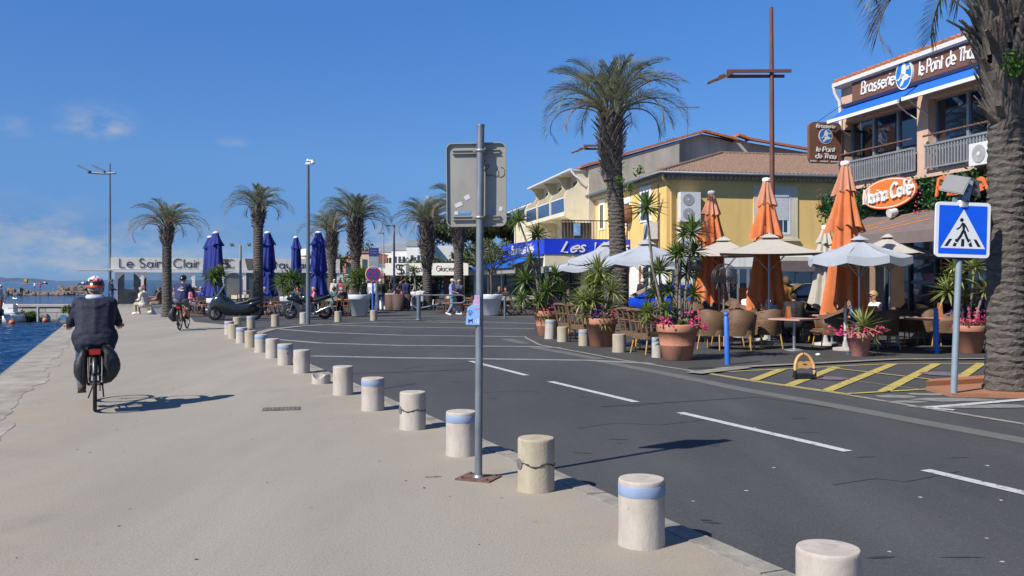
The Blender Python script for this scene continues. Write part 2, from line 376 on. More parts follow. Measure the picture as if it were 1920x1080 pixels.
# =====================================================================  GROUND, SEA
QU = Vector((-.397, .918, 0)); QN = Vector((.918, .397, 0))        # along the quay, across it (towards the road)
def q(s, n, z=0): return QU * s + QN * n + Vector((0, 0, z))
QE, KERB = -1.86, 3.33
def asphalt(name, c1, c2, c3, dirt=None):
    m, nt, b = _new(name); N, L = nt.nodes, nt.links
    tc = N.new('ShaderNodeTexCoord')
    def noise(s, d=6, ro=.6, st=None):
        n = N.new('ShaderNodeTexNoise'); n.inputs['Scale'].default_value = s; n.inputs['Detail'].default_value = d; n.inputs['Roughness'].default_value = ro
        if st:
            mp = N.new('ShaderNodeMapping'); mp.inputs['Scale'].default_value = st; mp.inputs['Rotation'].default_value = (0, 0, R(-23.4)); L.new(tc.outputs['Object'], mp.inputs[0]); L.new(mp.outputs[0], n.inputs['Vector'])
        else: L.new(tc.outputs['Object'], n.inputs['Vector'])
        return n
    def ramp(n, p0, p1, a, bb):
        r = N.new('ShaderNodeValToRGB'); r.color_ramp.elements[0].position = p0; r.color_ramp.elements[1].position = p1
        r.color_ramp.elements[0].color = (*a, 1); r.color_ramp.elements[1].color = (*bb, 1); L.new(n.outputs[0], r.inputs[0]); return r
    big = ramp(noise(.55, 5, .6, (1, .25, 1)), .35, .68, c1, c2)
    grit = ramp(noise(75, 4, .75), .36, .66, (.72,) * 3, (1.28,) * 3)
    pebb = ramp(noise(60, 1, .4), .66, .72, (0, 0, 0), (1, 1, 1))
    m1 = N.new('ShaderNodeMix'); m1.data_type = 'RGBA'; m1.blend_type = 'MULTIPLY'; m1.inputs[0].default_value = .8
    L.new(big.outputs[0], m1.inputs[6]); L.new(grit.outputs[0], m1.inputs[7])
    m2 = N.new('ShaderNodeMix'); m2.data_type = 'RGBA'; L.new(pebb.outputs[0], m2.inputs[0]); L.new(m1.outputs[2], m2.inputs[6]); m2.inputs[7].default_value = (*c3, 1)
    last = m2.outputs[2]
    # blotches: wheel polish, spills and worn places with their own outlines
    for sc_, lo_, hi_, k_, st_ in ((.9, .60, .74, .82, (1, .5, 1)), (2.6, .66, .72, .86, None), (.35, .56, .70, 1.10, (1.6, .12, 1))):
        r_ = ramp(noise(sc_, 6, .65, st_), lo_, hi_, (1, 1, 1), (k_,) * 3)
        mm_ = N.new('ShaderNodeMix'); mm_.data_type = 'RGBA'; mm_.blend_type = 'MULTIPLY'; mm_.inputs[0].default_value = 1
        L.new(last, mm_.inputs[6]); L.new(r_.outputs[0], mm_.inputs[7]); last = mm_.outputs[2]
    if dirt:      # ochre grit gathered along the kerb line
        dp = N.new('ShaderNodeVectorMath'); dp.operation = 'DOT_PRODUCT'; L.new(tc.outputs['Object'], dp.inputs[0]); dp.inputs[1].default_value = (.918, .397, 0)
        mr = N.new('ShaderNodeMapRange'); L.new(dp.outputs['Value'], mr.inputs[0]); mr.inputs[1].default_value = dirt[0] - 1.3; mr.inputs[2].default_value = dirt[0] - .4
        mq = N.new('ShaderNodeMapRange'); L.new(dp.outputs['Value'], mq.inputs[0]); mq.inputs[1].default_value = dirt[0] + .05; mq.inputs[2].default_value = dirt[0] - .15
        rr = ramp(noise(2.2, 7, .7), .40, .66, (0, 0, 0), (.5,) * 3)
        a1 = N.new('ShaderNodeMath'); a1.operation = 'MULTIPLY'; L.new(mr.outputs[0], a1.inputs[0]); L.new(mq.outputs[0], a1.inputs[1])
        ml = N.new('ShaderNodeMapRange'); L.new(dp.outputs['Value'], ml.inputs[0]); ml.inputs[1].default_value = QE + 1.9; ml.inputs[2].default_value = QE + .8
        a0 = N.new('ShaderNodeMath'); a0.operation = 'ADD'; L.new(a1.outputs[0], a0.inputs[0]); L.new(ml.outputs[0], a0.inputs[1])
        a2 = N.new('ShaderNodeMath'); a2.operation = 'MULTIPLY'; L.new(a0.outputs[0], a2.inputs[0]); L.new(rr.outputs[0], a2.inputs[1])
        md = N.new('ShaderNodeMix'); md.data_type = 'RGBA'; L.new(a2.outputs[0], md.inputs[0]); L.new(last, md.inputs[6]); md.inputs[7].default_value = (*dirt[1], 1); last = md.outputs[2]
    L.new(last, b.inputs['Base Color']); b.inputs['Roughness'].default_value = .85; b.inputs['Specular IOR Level'].default_value = .3
    bp = N.new('ShaderNodeBump'); bp.inputs['Strength'].default_value = .35; bp.inputs['Distance'].default_value = .006
    L.new(noise(110, 3).outputs[0], bp.inputs['Height']); L.new(bp.outputs[0], b.inputs['Normal'])
    MATS[name] = m
    return m
M_ASPH = asphalt('asphalt', (.049, .0505, .0535), (.074, .0745, .076), (.11, .105, .095))
M_TERR = asphalt('terrace_asphalt', (.048, .0475, .047), (.068, .066, .064), (.10, .10, .095))
M_TAN = asphalt('gravel_concrete', (.268, .240, .198), (.325, .293, .245), (.22, .175, .13), (KERB - .1, (.36, .285, .195)))
M_STONE = brick_mat('quay_stone', (.42, .40, .36), (.34, .325, .30), (.16, .15, .135), 1, 1.7, .62, .85, .5, .012)
M_KSTN = mat('kerb_stone', (.28, .26, .22), .85, var=.2, scale=5, bump=.3, bscale=60)
M_CONC = mat('pale_concrete', (.42, .40, .36), .9, var=.22, scale=1.3, bump=.3, bscale=40)
# land mass (asphalt everywhere), with a vertical quay wall down into the water
EDGE = [q(-40, QE), q(66.5, QE)]
pj = EDGE[1]
land = [(p.x, p.y) for p in EDGE] + [(-82, pj.y), (-82, pj.y + 3.2), (pj.x - 1.2, pj.y + 3.2), (-31, 70), (-12, 82), (-16, 140), (-40, 260), (30, 420), (420, 420), (420, -40)]
g = MB(); g.prism(land[::-1], -2.4, -.02, 0)
g.v = [v if v[2] > -1 else v for v in g.v]
structure(g.build('ground', [M_ASPH]))
# sea: one sheet to the horizon
m, nt2, b = _new('sea_water'); N2, L2 = nt2.nodes, nt2.links
b.inputs['Base Color'].default_value = (.005, .030, .085, 1); b.inputs['Roughness'].default_value = .12; b.inputs['Specular IOR Level'].default_value = .45; b.inputs['IOR'].default_value = 1.33
tcn = N2.new('ShaderNodeTexCoord'); mp = N2.new('ShaderNodeMapping'); mp.inputs['Rotation'].default_value = (0, 0, R(20)); mp.inputs['Scale'].default_value = (.45, 1.25, 1); L2.new(tcn.outputs['Object'], mp.inputs[0])
hs = None
for sc_, k in ((.9, .55), (2.2, .40), (6.0, .14)):
    n = N2.new('ShaderNodeTexNoise'); n.inputs['Scale'].default_value = sc_; n.inputs['Detail'].default_value = 3; n.inputs['Distortion'].default_value = .6; L2.new(mp.outputs[0], n.inputs['Vector'])
    a = N2.new('ShaderNodeMath'); a.operation = 'MULTIPLY_ADD'; L2.new(n.outputs[0], a.inputs[0]); a.inputs[1].default_value = k
    if hs is None: a.inputs[2].default_value = 0
    else: L2.new(hs, a.inputs[2])
    hs = a.outputs[0]
bp = N2.new('ShaderNodeBump'); bp.inputs['Strength'].default_value = 1; bp.inputs['Distance'].default_value = .5; L2.new(hs, bp.inputs['Height']); L2.new(bp.outputs[0], b.inputs['Normal'])
M_SEA = m
s = MB(); s.poly([(-9000, -60, 0), (9000, -60, 0), (9000, 12000, 0), (-9000, 12000, 0)])
structure(s.build('sea', [M_SEA], loc=(0, 0, -1.16)))
# the basin beside the quay: real wavelets
s = MB(); x0, x1, y0, y1, st = -64, 4, 2, 60.1, .22; nx, ny = int((x1 - x0) / st), int((y1 - y0) / st); rg = random.Random(2); wv = []
for i in range(26):
    lam = .45 * (1.22 ** (i % 10)); a = R(60 + rg.gauss(0, 38)); wv.append((2 * math.pi / lam * math.cos(a), 2 * math.pi / lam * math.sin(a), rg.random() * 6.28, .0075 * lam ** .75))
def wave(x, y): return sum(A * math.sin(kx * x + ky * y + ph) for kx, ky, ph, A in wv)
keep = {}
for j in range(ny + 1):
    for i in range(nx + 1):
        x, y = x0 + i * st, y0 + j * st
        if .918 * x + .397 * y < QE + .6 and x > -.62 * y - 4: keep[(i, j)] = len(s.v); s.v.append((x, y, 1.3 * wave(x, y)))
for (i, j), a in keep.items():
    if (i + 1, j) in keep and (i, j + 1) in keep and (i + 1, j + 1) in keep: s.f.append([a, keep[(i + 1, j)], keep[(i + 1, j + 1)], keep[(i, j + 1)]]); s.m.append(0); s.sm.append(True)
structure(s.build('basin_water', [M_SEA], loc=(0, 0, -1.08)))
# tan gravel-concrete promenade
tanp = [q(-40, QE + .35), q(-40, KERB - .12)] + [q(t, KERB - .12) for t in (0, 10, 18)] + [gr(*p) for p in ((481, 640), (478, 628), (466, 617), (440, 611), (400, 606.5), (365, 603.5), (352, 590), (345, 577))] + [q(66.2, 15), q(66.4, QE + .35)]
t = MB(); t.prism([(p.x, p.y) for p in tanp], -.3, 0, 0)
structure(t.build('promenade_paving', [M_TAN]))
# pale granite edging of the quay: irregular blocks
rg = random.Random(3); k = MB(); n_ = 400; vs = []; w = .68
for i in range(n_ + 1):
    s0 = -16 + i * 82.4 / n_
    if i % 5 == 0: w = .68 + rg.uniform(-.10, .12)
    vs += [(s0, -.02, 0), (s0, w * .5, .001), (s0, w + rg.uniform(-.035, .035), .001), (s0, w + .06, -.03)]
k.add(vs, [(i * 4 + j, i * 4 + 4 + j, i * 4 + 5 + j, i * 4 + 1 + j) for i in range(n_) for j in range(3)])
k.add([(-16, -.02, 0), (66.4, -.02, 0), (66.4, -.02, -.32), (-16, -.02, -.32)], [(0, 1, 2, 3)])
M_EDGE = brick_mat('quay_granite', (.335, .31, .27), (.275, .255, .225), (.19, .17, .14), 1, 1.6, 1.4, .9, .4, .008)
for o_ in (M_EDGE,):
    nt_ = o_.node_tree; b_ = nt_.nodes['Principled BSDF']; src_ = b_.inputs['Base Color'].links[0].from_socket
    no_ = nt_.nodes.new('ShaderNodeTexNoise'); no_.inputs['Scale'].default_value = 2.2; no_.inputs['Detail'].default_value = 9; no_.inputs['Roughness'].default_value = .7
    ra_ = nt_.nodes.new('ShaderNodeValToRGB'); ra_.color_ramp.elements[0].position = .35; ra_.color_ramp.elements[0].color = (.66, .62, .56, 1); ra_.color_ramp.elements[1].position = .62; ra_.color_ramp.elements[1].color = (1.12, 1.1, 1.06, 1)
    tc_ = nt_.nodes.new('ShaderNodeTexCoord'); nt_.links.new(tc_.outputs['Object'], no_.inputs['Vector'])
    mu_ = nt_.nodes.new('ShaderNodeMix'); mu_.data_type = 'RGBA'; mu_.blend_type = 'MULTIPLY'; mu_.inputs[0].default_value = 1
    nt_.links.new(no_.outputs[0], ra_.inputs[0]); nt_.links.new(src_, mu_.inputs[6]); nt_.links.new(ra_.outputs[0], mu_.inputs[7]); nt_.links.new(mu_.outputs[2], b_.inputs['Base Color'])
o = k.build('quay_edge', [M_EDGE])
o.matrix_world = Matrix(((QU.x, QN.x, 0, q(0, QE).x), (QU.y, QN.y, 0, q(0, QE).y), (0, 0, 1, .004), (0, 0, 0, 1)))
structure(o)
# kerb stones flush with promenade
k = MB()
for i in range(46):
    s0 = -16 + i * 1.0
    if s0 > 26.2: break
    k.box((s0 + .5, KERB - .04, -.15 + .001 * (i % 3)), (.985, .16, .31), 0)
o = k.build('kerb', [M_KSTN]); o.matrix_world = Matrix(((QU.x, QN.x, 0, 0), (QU.y, QN.y, 0, 0), (0, 0, 1, 0), (0, 0, 0, 1))); structure(o)
# pale kerb band continuing along the far side of the road
k = MB(); k.strip([gr(*p) for p in ((470, 634), (484, 624), (508, 617), (560, 611.5), (640, 607), (705, 604.5), (800, 603.5), (905, 606))], .34, -.004)
structure(k.build('kerb_band', [M_KSTN]))
# terrace pavement on the right
tp = [gr(*p) for p in ((985, 628), (989, 633), (1012, 644), (1100, 659), (1165, 671), (1290, 690), (1400, 688), (1560, 680), (1680, 674), (1852, 673))]
tp = [(p.x, p.y) for p in tp] + [(11.5, 12), (40, 12), (40, 60), (8, 60), (2.2, 44)]
t = MB(); t.prism(tp, -.3, .005, 0); structure(t.build('terrace_paving', [M_TERR]))
t = MB(); e = [gr(*p) for p in ((1345, 692), (1400, 688), (1560, 680), (1680, 674), (1852, 673))]; t.strip(e, .2, .012)
t.strip([gr(*p) for p in ((1300, 700), (1395, 689))], .35, .010)
structure(t.build('terrace_kerb', [M_KSTN]))
# painted and laid marks on the road
def marks(name, lines, m, z):
    k = MB()
    for w, pts in lines: k.strip([gr(*p) for p in pts], w, z)
    return structure(k.build(name, [m]))
M_WHITE = mat('road_white', (.50, .50, .485), .8, var=.10, scale=9, col2=(.42, .42, .41), bump=.2, bscale=80)
M_CREAM = mat('road_cream', (.30, .275, .22), .85, var=.2, scale=4, col2=(.20, .19, .16))
M_STRIP = mat('stone_strip', (.29, .28, .265), .85, var=.2, scale=3, col2=(.2, .2, .19))
M_YEL = mat('road_yellow', (.50, .39, .08), .85, var=.2, scale=5, col2=(.33, .27, .09))
marks('centre_line', [(.12, [(882, 675.5), (987, 702)]), (.12, [(1032, 713.5), (1193, 751.5)]), (.12, [(1275, 771), (1590, 843)]), (.12, [(1735, 877.5), (2100, 962)])], M_WHITE, -.014)
marks('stone_strips', [(.26, [(583, 666), (751, 669.5), (880, 671), (1100, 674), (1290, 683)]), (.24, [(503, 634), (600, 642), (751, 646.5), (997, 648.5), (1085, 652)]),
      (.24, [(509, 615), (600, 622), (751, 627.5), (1005, 630.5)]), (.24, [(560, 606.5), (640, 609), (751, 612.5), (1006, 615.5)]), (.24, [(700, 598), (754, 598.5), (900, 602.5), (1006, 606)]), (.2, [(560, 598), (700, 596), (840, 591.5), (1000, 593)])], M_STRIP, -.015)
marks('edge_line', [(.10, [(985, 630), (990, 634), (1012, 645.5), (1100, 661), (1165, 673.5), (1290, 692.5), (1400, 711.5), (1587, 738), (1738, 763), (1920, 792.5), (2100, 822)])], M_CREAM, -.013)
marks('gutter_strip', [(.30, [(1130, 676), (1290, 707), (1400, 729.4), (1576, 760), (1725, 788), (1920, 823), (2150, 866)]), (.32, [(1000, 650), (1060, 660), (1125, 672)]), (.32, [(948, 634), (985, 643)])],
      mat('gutter', (.13, .125, .115), .9, var=.3, scale=3, col2=(.10, .10, .095), bump=.5, bscale=14), -.016)
marks('parking_line', [(.14, [(1738, 762.5), (1800, 757.5), (1930, 746.5)]), (.12, [(1738, 763), (1790, 767)])], M_WHITE, -.009)
YL = [(.10, [(1400, 693.4), (1490, 689.5), (1568, 685.2), (1663, 681), (1852, 680)]), (.10, [(1325, 698), (1400, 693.6)]), (.09, [(1325, 698), (1400, 710.5), (1587, 737)]), (.09, [(1587, 737), (1725, 729), (1847, 721.5)])]
for a in (((1413, 711.5), (1466, 691.5)), ((1478, 721.5), (1568, 687)), ((1550, 731), (1675, 681)), ((1656, 732.5), (1757, 680.5)), ((1776, 724), (1841, 680))):
    YL.append((.17, a))
YL.append((.08, ((1551, 688), (1847, 722))))
for i, a in enumerate(YL): pass
k = MB()
for i, (w, pts) in enumerate(YL): k.strip([gr(*p) for p in pts], w, -.012 + .002 * (i % 5) * .6 + .0003 * i)
structure(k.build('yellow_hatching', [M_YEL]))
k = MB()
k.strip([gr(1500, 701), gr(1600, 712), gr(1725, 728)], .04, -.0125)
structure(k.build('worn_line', [M_CREAM]))
k = MB()
for (px, py, rr) in ((1766, 699.6, .36), (1558, 708, .27)):
    c = gr(px, py)
    k.lathe([(rr * .78, 0), (rr, 0)], 28, (c.x, c.y, -.0065), 0); k.poly([(c.x + rr * .78 * math.cos(a * .2244), c.y + rr * .78 * math.sin(a * .2244), -.0075) for a in range(28)], 1)
    k.box((c.x, c.y, -.006), (rr * 1.7, rr * .3, .003), 0, rz=-.6)
structure(k.build('parking_emblems', [mat('faded_red', (.25, .10, .10), .9, var=.25, scale=9, col2=(.12, .08, .08)), mat('faded_blue', (.12, .17, .27), .9, var=.3, scale=9, col2=(.08, .09, .11))]))
# repair patches, joints and stains in the asphalt
k = MB()
for pts, w in ((((600, 700), (720, 697), (885, 691)), .05), (((660, 735), (780, 717)), .03), (((1125, 760), (1420, 742), (1560, 762)), .03)):
    k.strip([gr(*p) for p in pts], w, -.0165)
structure(k.build('asphalt_joints', [mat('tar', (.034, .034, .037), .7, var=.3)]))
k = MB(); rg = random.Random(11)
for i in range(30):
    px, py = rg.uniform(700, 1900), rg.uniform(690, 1060)
    if (px - 225) < 2.27 * (py - 527) * .96 + 30 and (px - 225) / (py - 527) < 2.0: continue
    c = gr(px, py)
    if QN.dot(c) < KERB + .3 or py < 700 + (px - 1000) * .14: continue
    a = rg.random() * 3; rr = rg.uniform(.01, .03)
    k.poly([(c.x + rr * rg.uniform(.5, 1) * math.cos(a + j * 1.05), c.y + rr * rg.uniform(.4, 1) * math.sin(a + j * 1.05), -.018) for j in range(6)], 0)
structure(k.build('chalk_specks', [mat('chalk', (.45, .45, .43), .9)]))
k = MB(); rg = random.Random(23)
for i in range(42):
    px, py = rg.uniform(620, 1900), 690 + 380 * rg.random() ** 1.6
    c = gr(px, py)
    if QN.dot(c) < KERB + .25 or py < 705 + (px - 1000) * .15: continue
    L_, w_ = rg.uniform(.03, .16), rg.uniform(.008, .02); a = R(-3 + rg.uniform(-14, 14)); ca, sa = math.cos(a), math.sin(a)
    k.poly([(c.x + ca * L_ * u_ - sa * w_ * v_, c.y + sa * L_ * u_ + ca * w_ * v_, -.0172) for u_, v_ in ((-1, 0), (-.4, -1), (.5, -.7), (1, .1), (.3, 1), (-.5, .7))])
for pts in (((1080, 800), (1150, 790), (1235, 794), (1330, 783)), ((1560, 905), (1640, 893), (1700, 899), (1800, 880)), ((760, 690), (800, 684), (850, 682), (905, 676)), ((900, 735), (960, 730), (1010, 733))):
    k.strip([gr(x + rg.uniform(-4, 4), y) for x, y in pts], .014, -.0174)
structure(k.build('tar_marks', [MATS['tar']]))
k = MB(); rg = random.Random(77)
for i in range(90):
    n_ = rg.uniform(QE + .8, KERB - .2); c = q(rg.uniform(3.5, 20), n_); r_ = rg.uniform(.004, .013); a = rg.random() * 3
    k.poly([(c.x + r_ * rg.uniform(.5, 1.6) * math.cos(a + j * 1.05), c.y + r_ * rg.uniform(.5, 1.6) * math.sin(a + j * 1.05), .003) for j in range(6)], 0)
structure(k.build('promenade_specks', [mat('grit_dark', (.09, .075, .06), .9)]))
# orange kerbed bed round the palm
M_ORK = mat('orange_kerb', (.36, .13, .06), .85, var=.25, scale=3, col2=(.28, .15, .09), bump=.4, bscale=30)
bed = [gr(*p) for p in ((1736, 729), (1785, 742), (1855, 742.5), (1960, 745), (2060, 748), (2060, 716), (1850, 716))]
k = MB(); k.prism([(p.x, p.y) for p in bed], -.02, .035, 0); k.prism([(p.x, p.y) for p in [gr(1736, 729), gr(1850, 722.5), gr(1850, 716), gr(1745, 724)]], -.02, .11, 0)
structure(k.build('palm_bed', [M_ORK]))
# worn pale patches at the post foot
k = MB()
for i_, (px, py, a, b_) in enumerate(((1680, 741, .33, .10), (1770, 746.5, .5, .1), (1702, 751, .3, .07), (1795, 747.5, .6, .11), (1735, 737, .3, .08), (1805, 760.5, .9, .07), (1880, 759.5, .5, .09))):
    c = gr(px, py); k.poly([(c.x + a * rg.uniform(.75, 1) * math.cos(j * .524), c.y + b_ * 2.2 * rg.uniform(.6, 1) * math.sin(j * .524), -.0165 + .0008 * i_) for j in range(12)], 0)
structure(k.build('worn_patches', [mat('worn_pale', (.25, .24, .22), .9, var=.3, scale=6, col2=(.13, .13, .12))]))
# drain grate in the promenade
c = gr(528, 767); o = thing('drain_grate', 'rusty rectangular drain grate set in the tan promenade', 'drain grate', (c.x, c.y, 0), R(12))
k = MB(); k.box((0, 0, .003), (.46, .30, .006)); k.build('frame', mat('grate_iron', (.20, .175, .15), .8, .4, var=.3, scale=20), o)
k = MB()
for i in range(9): k.box((-.19 + i * .0475, 0, .0075), (.02, .25, .004))
for i in range(4): k.box((0, -.105 + i * .07, .0076), (.42, .014, .004))
k.build('bars', mat('grate_bars', (.24, .21, .175), .8, .3, var=.3, scale=20), o)
# far hills across the lagoon
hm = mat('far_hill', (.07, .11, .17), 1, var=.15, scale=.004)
def hills(name, x0, x1, y, h, sd):
    rg = random.Random(sd); n = 60; k = MB(); vs = []
    ph = [rg.random() * 6 for _ in range(5)]
    for i in range(n + 1):
        t = i / n; x = x0 + (x1 - x0) * t
        hh = h * (.55 + .25 * math.sin(t * 9 + ph[0]) + .15 * math.sin(t * 23 + ph[1]) + .08 * math.sin(t * 51 + ph[2])) * min(1, t * 8, (1 - t) * 8)
        for (dy, f) in ((-150, 0), (-60, .7), (0, 1), (120, .6), (250, 0)): vs.append((x, y + dy, -1.2 + max(hh, .5) * f))
    k.add(vs, [(i * 5 + j, (i + 1) * 5 + j, (i + 1) * 5 + j + 1, i * 5 + j + 1) for i in range(n) for j in range(4)], 0, True)
    structure(k.build(name, [hm]))
hills('far_hills', -2900, -2150, 4200, 24, 1)
hills('far_shore', -4300, 1500, 8000, 14, 2)
# =====================================================================  BOLLARDS
M_B1 = mat('bollard_pale', (.50, .455, .40), .8, var=.10, scale=4.5, col2=(.36, .315, .26), bump=.12, bscale=60, detail=10, stretch=(1, 1, .6))
M_B2 = mat('bollard_beige', (.46, .40, .30), .85, var=.14, scale=4.0, col2=(.31, .26, .185), bump=.2, detail=10, bscale=50, stretch=(1, 1, .5))
M_BAND = mat('band_blue', (.25, .32, .45), .5, var=.1, scale=9, col2=(.21, .28, .42))
M_DARK = mat('crack_dark', (.05, .045, .04), .9)
M_DISC = mat('disc_metal', (.25, .26, .25), .5, .5, var=.2, scale=20)
def bollard(label, px, py, m=M_B1, band=False, extra=None, r=.141, h=.40, lean=0, grp='stone bollards along the kerb', z=0):
    c = gr(px, py, z)
    t = thing('bollard', label, 'bollard', (c.x, c.y, z), rnd.uniform(0, .4), grp)
    if lean: t.rotation_euler = (0, lean, 0)
    sd = rnd.random() * 9
    f = lambda a, zz: 1 + .006 * math.sin(3 * a + sd) + .004 * math.sin(7 * a + zz * 20 + sd)
    b = MB(); b.lathe([(r * 1.02, -.05), (r * 1.02, .02), (r, .08), (r * .998, h - .022), (r * .997, h - .018), (r * .985, h - .006), (r * .955, h), (r * .945, h + .0004), (r * .9, h + .0008), (r * .4, h + .001), (.0, h + .001)], 40, fn=f)
    b.build('shaft', m, t)
    if band:
        b = MB(); b.lathe([(r * 1.008, h - .095), (r * 1.014, h - .093), (r * 1.014, h - .032), (r * 1.006, h - .030)], 36); b.build('band', M_BAND, t)
    if extra == 'crack':
        b = MB(); rg = random.Random(px); P = []
        for i in range(22):
            a = -2.9 + i * .13; P.append((r * 1.004 * math.cos(a), r * 1.004 * math.sin(a), h * .52 + .012 * math.sin(i * .6) + rg.uniform(-.004, .004)))
        b.tube(P, [.004 + .002 * (i % 3) for i in range(22)], 5); b.build('crack', M_DARK, t)
        b = MB(); a = R(205) - t.rotation_euler.z; b.cyl((r * .96 * math.cos(a), r * .96 * math.sin(a), h * .52), (r * 1.03 * math.cos(a), r * 1.03 * math.sin(a), h * .52), .042, n=20); b.build('reflector', M_DISC, t)
    if extra == 'hair':
        b = MB(); P = [(r * 1.003 * math.cos(a), r * 1.003 * math.sin(a), zz) for a, zz in ((-2.9, h * .58), (-2.3, h * .62), (-1.8, h * .66), (-1.3, h * .60), (-.9, h * .56), (-.4, h * .53))]
        b.tube(P, .002, 4); b.build('crack', mat('crack_grey', (.16, .14, .12), .9), t)
    if extra == 'scar':
        b = MB(); b.tube([(r * .99 * math.cos(-1.3), r * .99 * math.sin(-1.3), h * .62), (r * 1.004 * math.cos(-1.25), r * 1.004 * math.sin(-1.25), h * .56), (r * .99 * math.cos(-1.15), r * .99 * math.sin(-1.15), h * .5)], [.004, .012, .004], 6); b.build('chip', M_DARK, t)
    return t
bollard('pale stone bollard cut by the bottom edge, nearest of the kerb row', 1553, 1193, M_B1)
bollard('pale stone bollard with blue band, second nearest of the kerb row', 1203, 1019.6, M_B1, True)
bollard('beige stone bollard with deep crack and grey disc right of the signpost', 1005, 918, M_B2, extra='crack')
bollard('pale stone bollard with blue band half hidden by the signpost', 865, 852, M_B1, True)
bollard('pinkish stone bollard with fine crack and disc, left of the banded one behind the signpost', 774, 803.5, M_B1, extra='crack')
bollard('blue banded bollard with jagged hairline crack, three before the broken stump', 699, 768.5, M_B1, True, 'hair')
bollard('plain whitish bollard standing just before the broken stump', 643, 739.5, M_B1)
bollard('plain pale bollard just beyond the broken stump', 565.5, 699, M_B1)
bollard('blue banded bollard with a dark chip beyond the broken stump', 534.5, 684, M_B1, True, 'scar')
bollard('plain bollard between two blue banded ones in mid row', 511, 671, M_B1)
bollard('blue banded bollard with dark drip stains in mid row', 489.5, 660.5, M_B1, True, 'scar')
bollard('yellowish plain bollard fourth from the far end of the kerb row', 470, 651, M_B2)
bollard('pinkish banded bollard third from the far end of the kerb row', 453, 643, M_B1, True)
bollard('beige plain bollard second from the far end of the kerb row', 437.5, 634.5, M_B2)
bollard('banded bollard at the far end of the kerb row', 430, 627.5, M_B1, True)
bollard('plain bollard hidden behind the far end of the kerb row', 445, 617, M_B2)
G2 = 'stone bollards across the square'
bollard('banded bollard below the black scooter tail', 470.5, 614.5, M_B2, True, grp=G2)
bollard('plain bollard between scooter and motorcycle', 516, 611, M_B2, grp=G2)
bollard('plain bollard beside the camera mast foot', 569, 605.5, M_B1, grp=G2)
bollard('plain bollard in front of the big white planter', 634, 602.5, M_B2, grp=G2)
bollard('plain bollard at the foot of the no stopping sign', 700.5, 600, M_B2, grp=G2)
G3 = 'stone bollards round the cafe terrace'
bollard('tilted banded bollard by the first terracotta pot', 1031, 635.5, M_B1, True, r=.15, h=.53, lean=R(3), grp=G3)
bollard('plain beige bollard between first and second terracotta pots', 1055, 641, M_B2, r=.145, grp=G3)
bollard('banded beige bollard left of the second terracotta pot', 1094.5, 648.5, M_B2, True, r=.13, grp=G3)
bollard('plain beige bollard before the two wicker chairs', 1161, 660.5, M_B2, r=.155, h=.41, grp=G3)
bollard('banded white bollard left of the largest terracotta pot', 1232, 670.5, M_B1, True, r=.11, h=.42, grp=G3)
# the broken stump
c = gr(602, 718.5); t = thing('bollard', 'broken bollard stump with jagged top in the kerb row', 'bollard', c, 0, 'stone bollards along the kerb')
b = MB(); n = 36; r = .145
top = [.10 + .05 * max(0, math.cos(a * .1745 - 2.6)) + .05 * max(0, math.cos(a * .1745 + .6)) ** 3 - .035 * math.exp(-((a - 27) / 3) ** 2) + rnd.uniform(-.004, .004) for a in range(n)]
vs = []; fs = []
for i, (rr, zf) in enumerate(((r, 0), (r, 1), (r * .93, 1.02), (r * .5, .62), (0, .55))):
    for k in range(n): vs.append((rr * math.cos(k * .1745), rr * math.sin(k * .1745), -.03 if i == 0 else top[k] * zf if i < 4 else .062))
fs = [(i * n + k, i * n + (k + 1) % n, (i + 1) * n + (k + 1) % n, (i + 1) * n + k) for i in range(4) for k in range(n)]
b.add(vs, fs); b.build('shaft', M_B1, t)
b = MB(); b.sphere((.03, -.09, .085), .05, sc=(1, .7, .5)); b.build('rubble', M_B2, t)

# =====================================================================  FOREGROUND SIGN SEEN FROM BEHIND
M_GALV = mat('galvanised', (.25, .28, .31), .5, .55, var=.18, scale=14, bump=.1, stretch=(1, 1, .25))
M_SBACK = mat('sign_back', (.32, .31, .27), .55, .25, var=.08, scale=2)
M_RUST = mat('rust_plate', (.16, .09, .065), .9, var=.25, scale=14, bump=.3)
M_CLAMP = mat('clamp', (.45, .42, .35), .4, .6)
M_BLACK = mat('black_plastic', (.012, .012, .014), .45)
M_WHITEP = mat('white_plastic', (.75, .75, .73), .5, var=.04)
def rounded(w, h, r, n=5):
    P = []
    for cx, cy, a0 in ((w / 2 - r, h / 2 - r, 0), (-w / 2 + r, h / 2 - r, 90), (-w / 2 + r, -h / 2 + r, 180), (w / 2 - r, -h / 2 + r, 270)):
        P += [(cx + r * math.cos(R(a0 + 90 * i / n)), cy + r * math.sin(R(a0 + 90 * i / n))) for i in range(n + 1)]
    return P
c = gr(897, 897); lean = math.atan(4 / 660)
sg = thing('road_sign', 'grey back of a rectangular road sign on a tall galvanised post', 'road sign', c); sg.rotation_euler = (0, lean, 0)
b = MB(); b.cyl((0, 0, 0), (0, 0, 2.85), .031, n=20); b.cyl((0, 0, 2.85), (0, 0, 2.87), .034, .033, n=20); b.cyl((0, 0, .012), (0, 0, .03), .045, .034, n=16); b.build('post', M_GALV, sg)
b = MB(); b.box((0, 0, .006), (.30, .26, .012), rz=R(-22)); b.build('base_plate', M_RUST, sg)
for i, (x, y) in enumerate(((.11, .09), (-.11, .09), (-.11, -.09), (.11, -.09))):
    b = MB(); ca, sa = math.cos(R(-22)), math.sin(R(-22)); X, Y = x * ca - y * sa, x * sa + y * ca
    b.cyl((X, Y, .012), (X, Y, .026), .013, n=6); b.build('bolt', M_RUST, sg)
zc = CAMH + (HY - 346.5) / FPX * 7.42
